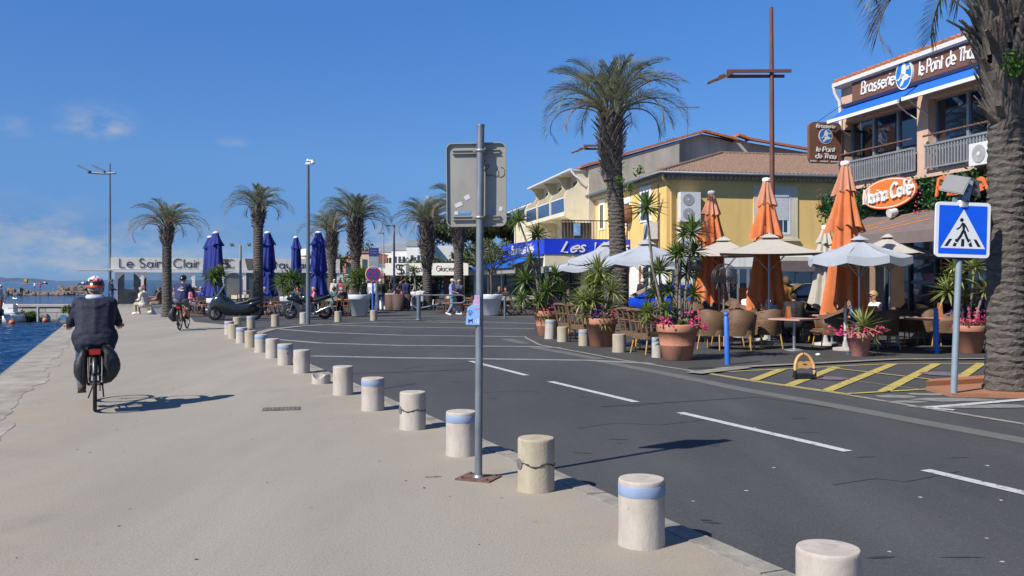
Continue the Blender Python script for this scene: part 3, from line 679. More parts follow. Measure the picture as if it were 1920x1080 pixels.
pn = (Matrix.Translation((-.035, .052, zc)) @ Matrix.Rotation(R(-4), 4, 'Z') @ Matrix.Rotation(R(90), 4, 'X') @ Matrix.Rotation(R(.9), 4, 'Z'))
b = MB(); O = rounded(.492, .685, .05); I = rounded(.478, .671, .044)
b.prism(O, -.026, -.023, 0, pn)
m_ = len(O)
vs = [(x, y, -.023) for x, y in O] + [(x, y, .0) for x, y in O] + [(x, y, .0) for x, y in I] + [(x, y, -.021) for x, y in I]
b.add(vs, [(r_ * m_ + i, r_ * m_ + (i + 1) % m_, (r_ + 1) * m_ + (i + 1) % m_, (r_ + 1) * m_ + i) for r_ in range(3) for i in range(m_)], 0, False, pn)
panel = b.build('panel', M_SBACK, sg)
for zz in (.27, -.272):
    b = MB(); b.box((0, zz + .013, -.012), (.392, .006, .022), M=pn); b.box((0, zz - .013, -.012), (.392, .006, .022), M=pn); b.box((0, zz, -.019), (.392, .026, .004), M=pn); b.build('rail', M_SBACK, panel)
    b = MB(); Z = zc + zz; b.torus((0, 0, Z), .034, .006, n=24); b.box((0, 0.012, Z), (.075, .012, .022)); b.lathe([(.033, Z - .011), (.036, Z - .011), (.036, Z + .011), (.033, Z + .011)], 24); b.cyl((-.048, -.008, Z), (-.048, .03, Z), .010, n=8); b.box((-.045, .012, Z), (.03, .03, .026)); b.build('clamp', M_CLAMP, sg)
M_STK = mat('sticker_paper', (.52, .53, .55), .6, var=.06); M_STKB = mat('sticker_blue', (.13, .28, .55), .5)
def sticker(x, y, w, h, a, m, nm='sticker'):
    b = MB(); b.box((x, y, -.0205), (w, h, .001), M=pn, rz=R(a)); return b.build(nm, m, panel)
sticker(-.148, -.16, .062, .034, 22, M_STK); sticker(-.078, -.102, .045, .038, 30, M_STK); sticker(.138, -.218, .028, .02, 45, M_STKB)
sticker(-.168, -.228, .03, .027, 0, M_STK); sticker(-.098, -.225, .10, .020, 0, M_STKB); sticker(-.115, -.243, .135, .004, 0, M_STKB)
b = MB(); b.poly([(.198 + .017 * math.cos(a * .6), -.2 + .021 * math.sin(a * .6), -.0202) for a in range(10)], M=pn); b.build('sticker', M_STK, panel)
b = MB()
ribbon(b, [(.05, .16), (.06, .185), (.075, .20)], .005, pn @ Matrix.Translation((0, 0, -.0207)), depth=.0008)
ribbon(b, [(.062, .115), (.09, .13), (.108, .15), (.10, .163), (.08, .155), (.07, .12), (.085, .075), (.12, .072)], .005, pn @ Matrix.Translation((0, 0, -.0207)), depth=.0008)
ribbon(b, [(.11, .085), (.14, .075), (.165, .062), (.185, .08), (.18, .11), (.165, .12)], .004, pn @ Matrix.Translation((0, 0, -.0207)), depth=.0008)
ribbon(b, arc(.20, .10, .035, .04, -140, 90, 10), .005, pn @ Matrix.Translation((0, 0, -.0207)), depth=.0008)
b.build('scribble', mat('marker_ink', (.06, .06, .065), .6), panel)
# little dog poster tied to the post
pt = thing('poster', 'small blue and pink dog poster tied to the tall galvanised post', 'poster', (c.x - .004, c.y - .036, 1.25))
b = MB(); b.prism([(-.098, 0), (.016, -.004), (.018, .235), (-.026, .238), (-.028, .20), (-.036, .196), (-.04, .165), (-.085, .135)], 0, .003, 0, Matrix.Rotation(R(90), 4, 'X')); b.build('sheet', mat('poster_blue', (.16, .36, .72), .5, var=.2, scale=9, col2=(.30, .48, .80)), pt)
Mp = Matrix.Translation((0, -.0035, 0)) @ Matrix.Rotation(R(90), 4, 'X')
b = MB(); b.box((-.005, .195, 0), (.042, .075, .001), M=Mp); b.build('headline', mat('poster_pink', (.70, .45, .62), .5, var=.1, scale=30), pt)
b = MB(); b.box((-.005, .128, .0005), (.042, .012, .001), M=Mp); 
for yy in (.222, .206, .19, .176): b.box((-.005, yy, .0012), (.036, .006, .001), M=Mp)
b.build('caption', mat('poster_print', (.62, .30, .42), .5), pt)
b = MB()
for x, y, r_ in ((-.062, .085, .013), (-.079, .103, .006), (-.067, .111, .006), (-.053, .11, .006), (-.045, .098, .006)): b.poly([(x + r_ * math.cos(a), y + r_ * 1.1 * math.sin(a), .0006) for a in [i * .6283 for i in range(10)]], M=Mp)
b.build('paw_print', mat('poster_deep', (.10, .17, .45), .5), pt)
b = MB(); b.poly([(-.075, .012, .0006), (-.068, .012, .0006), (-.062, .026, .0006), (-.05, .026, .0006), (-.046, .012, .0006), (-.040, .012, .0006), (-.042, .036, .0006), (-.036, .05, .0006), (-.048, .043, .0006), (-.064, .038, .0006), (-.078, .046, .0006)], M=Mp); b.build('dog', mat('poster_navy', (.02, .04, .16), .5), pt)
b = MB(); b.poly([(-.012, .01, .0006), (.008, .01, .0006), (.007, .034, .0006), (.003, .05, .0006), (-.007, .046, .0006), (-.002, .03, .0006)], M=Mp); b.box((-.018, .024, .0006), (.006, .02, .001), M=Mp); b.build('dog', mat('poster_white', (.7, .75, .85), .5), pt)

# =====================================================================  CROSSING SIGN
c = gr(1788, 741); CS = thing('crossing_sign', 'blue pedestrian crossing sign with solar panels on a grey post', 'road sign', c); CS.rotation_euler = (0, R(2.3), 0)
M_GPOST = mat('grey_post', (.27, .33, .36), .5, .2, var=.08)
b = MB(); b.cyl((0, 0, 0), (0, 0, 2.62), .044, n=24); b.build('post', M_GPOST, CS)
Ms = Matrix.Translation((.0, -.075, 2.315)) @ Matrix.Rotation(R(3), 4, 'Z') @ Matrix.Rotation(R(90), 4, 'X') @ Matrix.Rotation(R(.6), 4, 'Z')
M_SW = mat('sign_white', (.72, .74, .76), .4, var=.03); M_SB = mat('sign_blue', (.004, .10, .72), .4, var=.03); M_SK = mat('sign_black', (.012, .012, .014), .5)
b = MB(); b.prism(rounded(.785, .77, .06), -.03, 0, 0, Ms); pl = b.build('panel', M_SW, CS)
b = MB(); b.prism(rounded(.69, .675, .012), 0, .002, 0, Ms); b.build('blue_field', M_SB, pl)
b = MB(); b.poly([(-.315, -.258, .0035), (.325, -.258, .0035), (.005, .285, .0035)], M=Ms); b.build('triangle', M_SW, pl)
b = MB(); Mk = Ms @ Matrix.Translation((0, 0, .0045))
for x0, x1 in ((-.265, -.225), (-.145, -.11), (-.025, .025), (.095, .135), (.215, .265)):
    s_ = (x0 + x1) / 2 * .28; b.poly([(x0, -.232, 0), (x0 + .048, -.232, 0), (x0 + .048 - s_, -.128, 0), (x0 - s_ + .004, -.128, 0)], M=Mk)
b.build('stripes', M_SK, pl)
b = MB(); Mk = Ms @ Matrix.Translation((0, 0, .0058))
b.poly([(-.022 + .027 * math.cos(a * .5236), .138 + .027 * math.sin(a * .5236), 0) for a in range(12)], M=Mk)
b.poly([(-.022, .10, 0), (-.01, .105, 0), (.02, .09, 0), (.028, .05, 0), (.022, -.02, 0), (-.006, -.025, 0), (-.012, .04, 0)], M=Mk)
for pl_, w in (([(-.01, .095), (-.045, .035), (-.095, .005)], .018), ([(.012, .09), (.05, .03), (.075, -.02)], .02), ([(0, -.01), (-.03, -.08), (-.09, -.165)], .034), ([(.016, -.012), (.045, -.085), (.085, -.165)], .034)): ribbon(b, pl_, w, Mk, depth=.001)
b.build('walking_figure', M_SK, pl)
b = MB(); Mk = Ms @ Matrix.Translation((0, 0, .0070))
ribbon(b, [(-.12, -.155), (-.112, -.175), (-.085, -.182)], .014, Mk, depth=.001); ribbon(b, [(.065, -.19), (.10, -.175), (.106, -.15)], .014, Mk, depth=.001); b.build('shoes', M_SW, pl)
b = MB(); b.box((-.06, .0, 1.935), (.16, .10, .05)); b.box((.06, 0, 1.93), (.2, .09, .07)); b.box((.16, .02, 1.94), (.06, .07, .05)); b.build('bracket', mat('bracket_dark', (.06, .065, .07), .6, .3), CS)
b = MB(); b.lathe([(.1, 2.63), (.1, 2.66), (.075, 2.70), (.05, 2.77), (.03, 2.80)], 20); b.box((-.09, 0, 2.70), (.06, .05, .14)); b.build('mount', mat('cast_alu', (.42, .43, .43), .45, .6, var=.12, scale=12), CS)
M_SOL = mat('solar_back', (.10, .105, .11), .5, .2, var=.06); M_SOLF = mat('solar_cells', (.01, .012, .03), .2)
Mt = Matrix.Translation((-.115, -.03, 2.955)) @ Matrix.Rotation(R(-38), 4, 'Z') @ Matrix.Rotation(R(64), 4, 'X') @ Matrix.Rotation(R(-14), 4, 'Z')
b = MB(); b.box((0, 0, -.012), (.33, .28, .02), M=Mt); b.box((0, 0, .001), (.30, .25, .006), M=Mt); sp = b.build('solar_panel', M_SOL, CS)
Mt2 = Matrix.Translation((.17, .05, 2.95)) @ Matrix.Rotation(R(22), 4, 'Z') @ Matrix.Rotation(R(66), 4, 'X') @ Matrix.Rotation(R(-16), 4, 'Z')
b = MB(); b.box((0, 0, -.012), (.27, .29, .02), M=Mt2); b.box((0, 0, .001), (.24, .26, .006), M=Mt2); sp2 = b.build('solar_panel', M_SOL, CS)
b = MB(); b.box((.0, .03, .018), (.07, .06, .03), M=Mt2); b.tube([Mt2 @ Vector(p) for p in ((-.02, .02, .02), (-.07, -.02, .03), (-.09, -.08, .02))], .008, 6); b.build('junction_box', M_BLACK, sp2)
b = MB(); b.prism([(-.055, 0), (.055, 0), (.03, .30), (-.03, .30)], -.03, .02, 0, Matrix.Translation((.03, -.04, 2.74)) @ Matrix.Rotation(R(20), 4, 'Y') @ Matrix.Rotation(R(78), 4, 'X')); b.build('arm', M_GPOST, CS)

# =====================================================================  PALMS
M_FROND = leaf_mat('palm_leaf', (.27, .285, .185), (.15, .17, .105), 2.2, .45)
M_FRONDD = leaf_mat('palm_dry', (.30, .235, .15), (.20, .15, .09), 2.2, .7)
M_TRUNK = mat('palm_trunk', (.135, .115, .095), .95, var=.3, scale=11, col2=(.05, .042, .035), bump=.9, bscale=26, stretch=(1, 1, 2.2))
M_BOOT = mat('palm_boot', (.185, .155, .128), .95, var=.3, scale=6, col2=(.075, .062, .05), bump=.5, bscale=40, stretch=(1, 1, .3))
def frond(mb, az, e0, Lf, curl, rg, mi=0, npair=44, lw=.024, ll=.62, start=.22, vee=48):
    """one feather leaf: rachis arches out and recurves; stiff leaflets rise in a V on both sides"""
    P = [Vector((0, 0, 0))]; T = []; n = 26; e = e0; st = Lf / n; sway = rg.uniform(-.5, .5)
    for i in range(n):
        t = i / n; e -= curl / n * (.1 + 1.8 * t ** 1.2); a = az + sway * t * .35
        d = Vector((math.cos(e) * math.cos(a), math.cos(e) * math.sin(a), math.sin(e))); T.append(d); P.append(P[-1] + d * st)
    T.append(T[-1])
    mb.tube(P, [.030 * (1 - .85 * i / n) + .004 for i in range(n + 1)], 5, mi)
    for j in range(npair):
        t = start + (1 - start) * (j + .5) / npair; k = t * n; i = min(int(k), n - 1); f = k - i
        p = P[i].lerp(P[i + 1], f); d = T[i]
        side = d.cross(Vector((0, 0, 1)))
        side = side.normalized() if side.length > .05 else Vector((-math.sin(az), math.cos(az), 0))
        up = side.cross(d).normalized()
        ln = ll * (.55 + .45 * math.sin(math.pi * min(1, (t - start) / (1 - start) * .85 + .12))) * rg.uniform(.85, 1.1)
        for s_ in (-1, 1):
            v = R(vee + rg.uniform(-12, 12)); fw = .75 + .55 * t
            dl = (side * s_ * math.cos(v) + up * math.sin(v) * .8 + d * fw).normalized()
            m1 = p + dl * ln * .55; tip = p + dl * ln + Vector((0, 0, -1)) * ln * rg.uniform(.05, .22)
            w = d * lw * .5 + up * lw * .25
            mb.add([p - w * .6, p + w * .6, m1 + w, m1 - w, tip], [(0, 1, 2, 3), (3, 2, 4)], mi)
CROWN = {}
def crown_mesh(kind):
    if kind in CROWN: return CROWN[kind]
    n, Lf, lo, seed, dry, np_, lw = kind; rg = random.Random(seed); mb = MB()
    for i in range(n):
        t = (i + .5) / n; az = i * 2.39996 + rg.uniform(-.2, .2)
        e0 = R(84) - (R(84) - R(lo)) * t ** .85 + rg.uniform(-.1, .1)
        frond(mb, az, e0, Lf * rg.uniform(.85, 1.08) * (.8 + .25 * t), R(rg.uniform(95, 140)) * (.65 + .45 * t), rg, 1 if i >= n - dry else 0, np_, lw, .26 * Lf)
    CROWN[kind] = mb
    return mb
def palm(label, x, y, h, r, kind, boots, boot_len, boot_r, rz=0, ivy=None, lean=(0, 0), seedb=1, crown_scale=1.0, zb=0):
    t = thing('palm_tree', label, 'palm tree', (x, y, zb), 0, 'feather palms of the waterfront')
    rg = random.Random(seedb * 13 + 5)
    n = 30; rings = max(24, int(h / .055)); b = MB(); vs = []; fs = []
    for i in range(rings + 1):
        z = h * i / rings; rr = r * (1.12 - .14 * min(1, z / (h * .5)) + .25 * max(0, .25 - z) * 2)
        rr *= 1.0 + (.045 if i % 2 else -.03)
        for k in range(n):
            a = 2 * math.pi * k / n
            q_ = rr * (1 + .03 * math.sin(5 * a + i * 1.7) + rg.uniform(-.018, .018))
            vs.append((q_ * math.cos(a) + lean[0] * (z / h) ** 1.5, q_ * math.sin(a) + lean[1] * (z / h) ** 1.5, z + rg.uniform(-.012, .012) + .02 * math.sin(3 * a + i)))
    fs = [(i * n + k, i * n + (k + 1) % n, (i + 1) * n + (k + 1) % n, (i + 1) * n + k) for i in range(rings) for k in range(n)]
    b.add(vs, fs, 0, False); b.build('trunk', M_TRUNK, t)
    b = MB(); nb = int(boots * 110 * (r / .22))
    for i in range(nb):
        f = i / nb; z = h - boots + boots * f * 1.02; az = i * 2.39996 + rg.uniform(-.25, .25)
        fl = min(1, max(0, (z - (h - boots)) / boots)); br = r * .93 + (boot_r - r) * math.sin(min(1, fl * 1.15) * math.pi * .55)
        L_ = boot_len * rg.uniform(.7, 1.2) * (.6 + .5 * fl); el = R((rg.uniform(56, 80) if r < .252 else rg.uniform(66, 87)) - 8 * math.sin(fl * 3))
        if rg.random() < .05: el -= R(30)
        d = Vector((math.cos(el) * math.cos(az), math.cos(el) * math.sin(az), math.sin(el))); sd = Vector((-math.sin(az), math.cos(az), 0)); up = d.cross(sd)
        p0 = Vector((br * .8 * math.cos(az) + lean[0], br * .8 * math.sin(az) + lean[1], z - .05)); w = rg.uniform(.045, .08) * (r / .22) ** .4; th = .014
        p1 = p0 + d * L_ * .55; p2 = p0 + d * L_ + Vector((math.cos(az), math.sin(az), 0)) * L_ * rg.uniform(0, .22)
        vs = []
        for p, ww in ((p0, w * 1.2), (p1, w * .8), (p2, w * rg.uniform(.25, .5))):
            vs += [p - sd * ww - up * th * .2, p + sd * ww - up * th * .2, p + sd * ww * .6 - up * th * 1.3, p - sd * ww * .6 - up * th * 1.3]
        b.add(vs, [(0, 1, 5, 4), (1, 2, 6, 5), (2, 3, 7, 6), (3, 0, 4, 7), (4, 5, 9, 8), (5, 6, 10, 9), (6, 7, 11, 10), (7, 4, 8, 11), (8, 9, 10, 11)], 0)
    b.cyl((lean[0], lean[1], h - boots), (lean[0], lean[1], h + .1), r * .95, (boot_r + r) * .42, 16)
    b.build('old_leaf_bases', M_BOOT, t)
    cb = crown_mesh(kind); o = cb.build('crown', [M_FROND, M_FRONDD], t, loc=(lean[0], lean[1], h - .02), rz=rz); o.scale = (crown_scale,) * 3
    if ivy:
        b = MB()
        for (dx, dy, dz, rr, k) in ivy: b.leaves((dx, dy, dz), (rr, rr * .7, rr), k, .05, 0, rg, .2)
        b.build('ivy', leaf_mat('ivy_leaf', (.12, .24, .03), (.06, .14, .02), 9), t)
    return t
K1 = (34, 2.45, 20, 3, 2, 60, .026); K2 = (24, 2.3, 22, 8, 5, 50, .032); K3 = (27, 2.4, 18, 21, 4, 50, .034)
c = gr(1888, 735)
palm('thick trunked palm with ragged grey leaf bases beside the crossing sign', c.x, c.y, 6.3, .255, (28, 2.45, 6, 5, 1, 76, .026), 2.5, .55, .52, R(30), [(-.18, -.5, 4.62, .2, 90), (.2, -.55, 4.55, .22, 90)], seedb=2)
palm('tall leaning palm rising from the cafe terrace before the yellow house', 3.22, 27.0, 6.5, .245, K1, 1.9, .36, .40, R(10), [(-.05, -.36, 4.55, .16, 60), (.22, -.33, 4.35, .18, 60), (.55, -.1, 4.85, .22, 60)], lean=(-.28, 0), seedb=4, crown_scale=1.05)
for lab, px, d, h, r, kd, bt, bl, br, rz, cs, sb in (
    ('palm with drooping dry fronds standing behind the man on the bench', 313, 40.5, 3.95, .20, K2, .8, .3, .34, 1.2, .80, 5),
    ('slim palm rising behind the black scooter', 484, 43, 5.05, .23, K3, 1.0, .28, .34, 2.2, .72, 6),
    ('bushy palm behind the white planter by the no stopping sign', 667, 50, 4.9, .25, K1, 2.1, .40, .44, 3.0, .98, 7),
    ('smaller pale palm partly behind the rightmost blue parasol', 622, 58, 4.6, .26, K2, 2.0, .36, .42, 4.0, 1.0, 8),
    ('palm before the brasserie glacier fascia', 801, 51, 4.75, .25, K1, 2.6, .38, .44, .6, .95, 9),
    ('palm hidden behind the foreground road sign', 860, 49, 5.5, .25, K3, 2.4, .36, .42, 5.1, 1.0, 10)):
    p = at(px, HY, d); palm(lab, p.x, d, h, r, kd, bt, bl, br, rz, seedb=sb, crown_scale=cs)

# =====================================================================  LAMP POSTS AND MASTS
M_MASTG = mat('mast_grey', (.15, .18, .21), .5, .3, var=.08); M_BRN = mat('mast_brown', (.15, .06, .045), .6, .1, var=.12, scale=3)
M_LENS = mat('lamp_lens', (.55, .45, .22), .3, var=.05)
def brown_lamp(label, px, d, ztop, zarm, leans=0):
    p = at(px, HY, d); t = thing('street_lamp', label, 'street lamp', (p.x, d, 0), 0, 'rust brown street lamps'); t.rotation_euler = (0, R(leans), 0)
    b = MB(); b.tube([(0, 0, 0), (0, 0, 2), (0, 0, zarm), (0, 0, ztop)], [.085, .08, .065, .05], 10); b.build('pole', M_BRN, t)
    for y, z, x1 in ((-.08, .06, .56), (.08, -.06, .40)):
        b = MB(); b.b2(-1.35 if y < 0 else -1.3, x1, y - .035, y + .035, zarm + z - .045, zarm + z + .045); b.build('arm', M_BRN, t)
    for i, dx in enumerate((0, -.22)):
        b = MB(); Mh = Matrix.Translation((-1.42 + dx, -.08 + .16 * i, zarm - .10 - .06 * i)) @ Matrix.Rotation(R(-22), 4, 'Y')
        b.box((0, 0, 0), (.5, .26, .05), M=Mh); b.box((.2, 0, .04), (.16, .2, .06), M=Mh); hd = b.build('lamp_head', M_BRN, t)
        b = MB(); b.box((-.03, 0, -.03), (.36, .2, .012), M=Mh); b.build('lens', M_LENS, hd)
    return t
brown_lamp('rust brown street lamp with twin arm behind the orange parasol', 1449, 27, 9.75, 7.78, -.25)
brown_lamp('rust brown street lamp half hidden behind the terrace palm', 1150, 41, 8.6, 7.65)
p = at(206, HY, 62); t = thing('street_lamp', 'slim grey lamp post with two wing lamps by the water', 'street lamp', (p.x, 62, 0), 0)
b = MB(); b.tube([(0, 0, 0), (0, 0, 6), (0, 0, 9.65)], [.10, .08, .05], 10); b.build('pole', M_MASTG, t)
b = MB(); b.tube([(-1.5, 0, 9.02), (-.4, 0, 8.95), (.45, -.1, 8.98)], .07, 6); b.build('arm', M_MASTG, t)
for dx in (-1.45, -.45):
    b = MB(); b.box((0, 0, 0), (.95, .30, .09), M=Matrix.Translation((dx - .32, 0, 9.30)) @ Matrix.Rotation(R(25), 4, 'Y')); b.tube([(dx + .12, 0, 8.95), (dx, 0, 9.15)], .05, 6); b.build('lamp_head', M_MASTG, t)
c = gr(577.5, 607.5); t = thing('camera_mast', 'slate grey mast with white surveillance camera between scooter and motorcycle', 'camera mast', (c.x, c.y, 0), 0, None, (1, 1, .855))
b = MB(); b.tube([(0, 0, 0), (0, 0, .5), (0, 0, 3.5), (0, 0, 7.1)], [.085, .082, .07, .055], 14); b.build('pole', M_MASTG, t)
b = MB(); b.cyl((0, 0, 7.1), (0, 0, 7.2), .05, .03); b.cyl((-.05, -.03, 7.12), (.14, -.06, 7.12), .03); b.box((0, 0, 7.0), (.16, .12, .1)); cmx = b.build('bracket', M_WHITEP, t)
b = MB(); b.sphere((.2, -.08, 7.02), .085); b.cyl((.2, -.08, 7.03), (.2, -.08, 7.14), .06); b.build('camera_dome', M_WHITEP, t)
p = at(451, HY, 46); t = thing('floodlight_mast', 'thin pale mast with two small floodlights on a crossbar', 'floodlight mast', (p.x, 46, 0))
M_MASTP = mat('mast_pale', (.36, .37, .36), .5, .3, var=.08)
b = MB(); b.tube([(0, 0, 0), (0, 0, 3.42)], .06, 10); b.build('pole', M_MASTP, t)
b = MB(); b.b2(-.5, .5, -.03, .03, 3.36, 3.42); b.build('crossbar', M_MASTP, t)
for s_ in (-1, 1):
    b = MB(); b.box((s_ * .45, -.03, 3.47), (.17, .1, .11)); b.cyl((s_ * .45, 0, 3.4), (s_ * .45, 0, 3.43), .02); b.build('floodlight', M_MASTG, t)
for lab, px, d, zt in (('slim lamp post with flat head behind the white planter and road plates', 719, 70, 5.3), ('slim lamp post with flat head before the brasserie hedge', 739, 51.5, 4.75)):
    p = at(px, HY, d); t = thing('street_lamp', lab, 'street lamp', (p.x, d, 0), 0, 'slim lamps of the far square')
    b = MB(); b.tube([(0, 0, 0), (0, 0, 2), (0, 0, zt)], [.075, .065, .05], 10); b.build('pole', M_MASTP, t)
    b = MB(); b.box((-.2, 0, zt), (.5, .2, .06)); b.box((-.02, 0, zt + .02), (.14, .14, .08)); b.build('lamp_head', M_MASTG, t)
# =====================================================================  BUILDINGS
def glassy(name, col, rough=.04, trans=0.0, alpha=None):
    m, nt, b = _new(name); b.inputs['Base Color'].default_value = (*col, 1); b.inputs['Roughness'].default_value = rough
    b.inputs['Specular IOR Level'].default_value = 1.0; b.inputs['IOR'].default_value = 1.75
    if alpha is not None: b.inputs['Alpha'].default_value = alpha
    MATS[name] = m; return m
M_GLASS = glassy('window_glass', (.012, .016, .022)); M_CLEAR = glassy('clear_glass', (.05, .08, .09), .03, alpha=.22)
M_PEACH = mat('peach_render', (.58, .39, .29), .85, var=.08, scale=2, bump=.2, bscale=60)
M_CREAMW = mat('cream_render', (.68, .60, .42), .85, var=.06, scale=1.2, bump=.15, bscale=60)
M_YELW = mat('yellow_render', (.78, .525, .18), .85, var=.10, scale=1.6, col2=(.69, .46, .165), bump=.25, bscale=40, stretch=(1, 1, .22))
M_WHW = mat('white_render', (.76, .745, .69), .85, var=.05, scale=1.0, bump=.15, bscale=50)
M_GREYW = mat('grey_render', (.46, .415, .335), .9, var=.15, scale=.8, bump=.4, bscale=20, stretch=(1, 1, .45))
M_TILE = brick_mat('roof_tiles', (.33, .165, .115), (.22, .12, .09), (.10, .06, .045), 1, .2, .34, .9, 1.0, .03, rot=(0, 0, R(90)))
M_TILEO = mat('tile_orange', (.50, .155, .06), .85, var=.2, scale=9)
M_GUTT = mat('zinc_gutter', (.14, .17, .20), .5, .4, var=.08); M_GUTW = mat('white_gutter', (.66, .64, .60), .5, var=.05)
M_RAIL = mat('rail_grey', (.26, .27, .28), .55, .2, var=.08); M_BROWNS = mat('sign_brown', (.17, .075, .045), .55, var=.06)
M_LET = mat('letter_white', (.75, .73, .70), .45, var=.03); M_LETD = mat('letter_dark', (.035, .028, .024), .5)
M_AWB = mat('awning_blue', (.008, .12, .52), .7, var=.05, scale=2); M_AWBR = mat('awning_brown', (.16, .125, .115), .8, var=.06)
M_AWD = mat('awning_navy', (.012, .022, .09), .8)
M_ALU = mat('alu_frame', (.36, .38, .40), .4, .5, var=.06); M_DARKIN = mat('dark_interior', (.012, .012, .014), .8, var=.3, scale=1.5)
M_LOGO = mat('logo_blue', (.02, .17, .50), .5, var=.05); M_ORG = mat('cafe_orange', (.72, .17, .03), .5, var=.05)
M_SIGNB = mat('sign_blue_panel', (.012, .045, .60), .4, var=.04)
M_ACW = mat('ac_white', (.62, .62, .60), .5, var=.05); M_ACG = mat('ac_grille', (.34, .35, .35), .6)
M_HEDGE = leaf_mat('hedge_leaf', (.09, .17, .025), (.045, .095, .015), 5); M_GARL = leaf_mat('garland_leaf', (.03, .11, .025), (.015, .055, .015), 5)
M_PINK = mat('flower_pink', (.72, .06, .20), .6, var=.2, scale=30); M_PURP = mat('flower_purple', (.22, .09, .36), .6, var=.2, scale=30); M_REDF = mat('flower_red', (.55, .05, .03), .6)
def fr(o, u):   # local x along u, y into the wall (away from the viewer)
    return (o[0], o[1], 0), math.atan2(u[1], u[0])
# ---- the brasserie on the right
Bo, Bu = (9.69, 27.0), (.235, -.972)
loc, rz = fr(Bo, Bu)
BR = thing('brasserie', 'two storey peach brasserie with blue awnings and glazed balcony behind the terrace', 'building', loc, rz)
BL = 27.0
_, zg = hit(Bo, Bu, 1568, 163); zslab, zrail = 4.42, 5.05
b = MB()
b.b2(.2, .38, 0, .4, zslab - .12, zg - .12); b.b2(.38, BL, .0, .35, 6.25, zg - .12); b.b2(.2, BL, -.02, 1.2, zslab - .17, zslab)
p0, p1 = hit(Bo, Bu, 1720)[0], hit(Bo, Bu, 1735)[0]
for x in (p0, p0 + 3.9, p0 + 7.8, p0 + 11.7, p0 + 15.6, p0 + 19.5): b.b2(x, x + .42, -.01, .6, zslab + .002, 6.26)
b.b2(.2, .4, .01, .5, 0, zslab - .16); b.b2(.05, .19, .3, 9, 0, zg - .15); b.b2(.0, BL, 9, 9.2, 0, zg - .15); b.b2(BL, BL + .2, 0, 9, 0, zg - .15)
b.build('wall', M_PEACH, BR)
b = MB(); b.add([(.15, -.20, zg + .06), (BL, -.20, zg + .06), (BL, 4.5, zg + 1.5), (.15, 4.5, zg + 1.5), (.15, 9.2, zg + .06), (BL, 9.2, zg + .06), (.15, -.20, zg - .02), (BL, -.20, zg - .02), (.15, 9.2, zg - .02)], [(0, 1, 2, 3), (3, 2, 5, 4), (6, 7, 1, 0), (0, 3, 4, 8, 6)])
for i in range(int(BL / .22)):
    b.tube([(.2 + i * .22, -.23, zg + .07), (.2 + i * .22, 4.5, zg + 1.52)], .075, 6, 1 if i % 3 else 0)
b.build('roof', [M_TILE, M_TILEO], BR)
b = MB(); b.b2(.15, 9.2, -.28, -.19, zg - .08, zg + .03); b.b2(.15, BL, -.20, .02, zg - .11, zg - .0); b.b2(9.21, BL, -.26, -.19, zg - .09, zg + .02); b.build('gutter', M_GUTW, BR)
b = MB(); b.tube([(.2, -.25, zg - .08), (.2, -.22, zg - .25), (.22, -.08, zg - .5), (.25, -.06, zg - .9), (.25, -.06, 4)], .05, 8); b.build('downpipe', M_GUTW, BR)
# windows of the upper floor, with mullions
def bay(x0, x1, n, name='window'):
    w = MB(); w.b2(x0, x1, .25, .28, zslab, 6.3); wo = w.build(name, M_GLASS, BR)
    f = MB()
    for i in range(n + 1):
        x = x0 + (x1 - x0) * i / n; f.b2(max(x0, x - .04), min(x1, x + .04), .19, .31, zslab, 6.3)
    f.b2(x0, x1, .2, .3, 4.95, 5.0); f.b2(x0, x1, .2, .3, 6.2, 6.26); f.build('frame', M_ALU, wo)
    r_ = MB(); r_.b2(x0, x1, -.14, -.07, zrail - .03, zrail + .02); r_.b2(x0, x1, -.13, -.08, zslab + .03, zslab + .07)
    k = int((x1 - x0) / .105)
    for i in range(k + 1): r_.b2(x0 + i * .105 + .01, x0 + i * .105 + .055, -.12, -.09, zslab + .04, zrail)
    r_.build('balcony_rail', M_RAIL, BR)
    c_ = MB(); c_.tube([(x0 + (x1 - x0) * i / 60, -.16, zrail + .23 + .010 * (i % 2)) for i in range(61)], [.022 + .008 * (i % 2) for i in range(61)], 6)
    c_.build('rope_bar', mat('rust_chain', (.17, .085, .06), .9, var=.3, scale=20), BR)
bay(.40, p0, 3); bay(p0 + .42, p0 + 3.9, 3); bay(p0 + 4.32, p0 + 7.8, 3); bay(p0 + 8.22, p0 + 11.7, 3); bay(p0 + 12.12, p0 + 15.6, 3); bay(p0 + 16.0, p0 + 19.5, 3)
# long brown sign
s0 = hit(Bo, Bu, 1607)[0]; zs1, zs0 = hit(Bo, Bu, 1607, 156)[1], hit(Bo, Bu, 1607, 192)[1]
SGN = MB(); SGN.b2(s0, s0 + 8.2, -.16, -.02, zs0, zs1); sgo = SGN.build('sign_board', M_BROWNS, BR)
b = MB(); Mb = frame((0, -.163, 0), (1, 0, 0))
tb0, tb1 = hit(Bo, Bu, 1625)[0], hit(Bo, Bu, 1688)[0]
lettering(b, 'Brasserie', Mb @ Matrix.Translation((tb0, zs0 + .13, 0)), .34, tb1 - tb0, slant=.16, stroke=.13, script=True, gap=.10)
b.build('lettering', M_LET, sgo)
b = MB(); t0, t1 = hit(Bo, Bu, 1734)[0], hit(Bo, Bu, 1821)[0]
lettering(b, 'le Point de Thau', Mb @ Matrix.Translation((t0, zs0 + .13, 0)), .34, (t1 - t0) * 1.24, slant=.14, stroke=.12, script=True, gap=.10); b.build('lettering', M_LET, sgo)
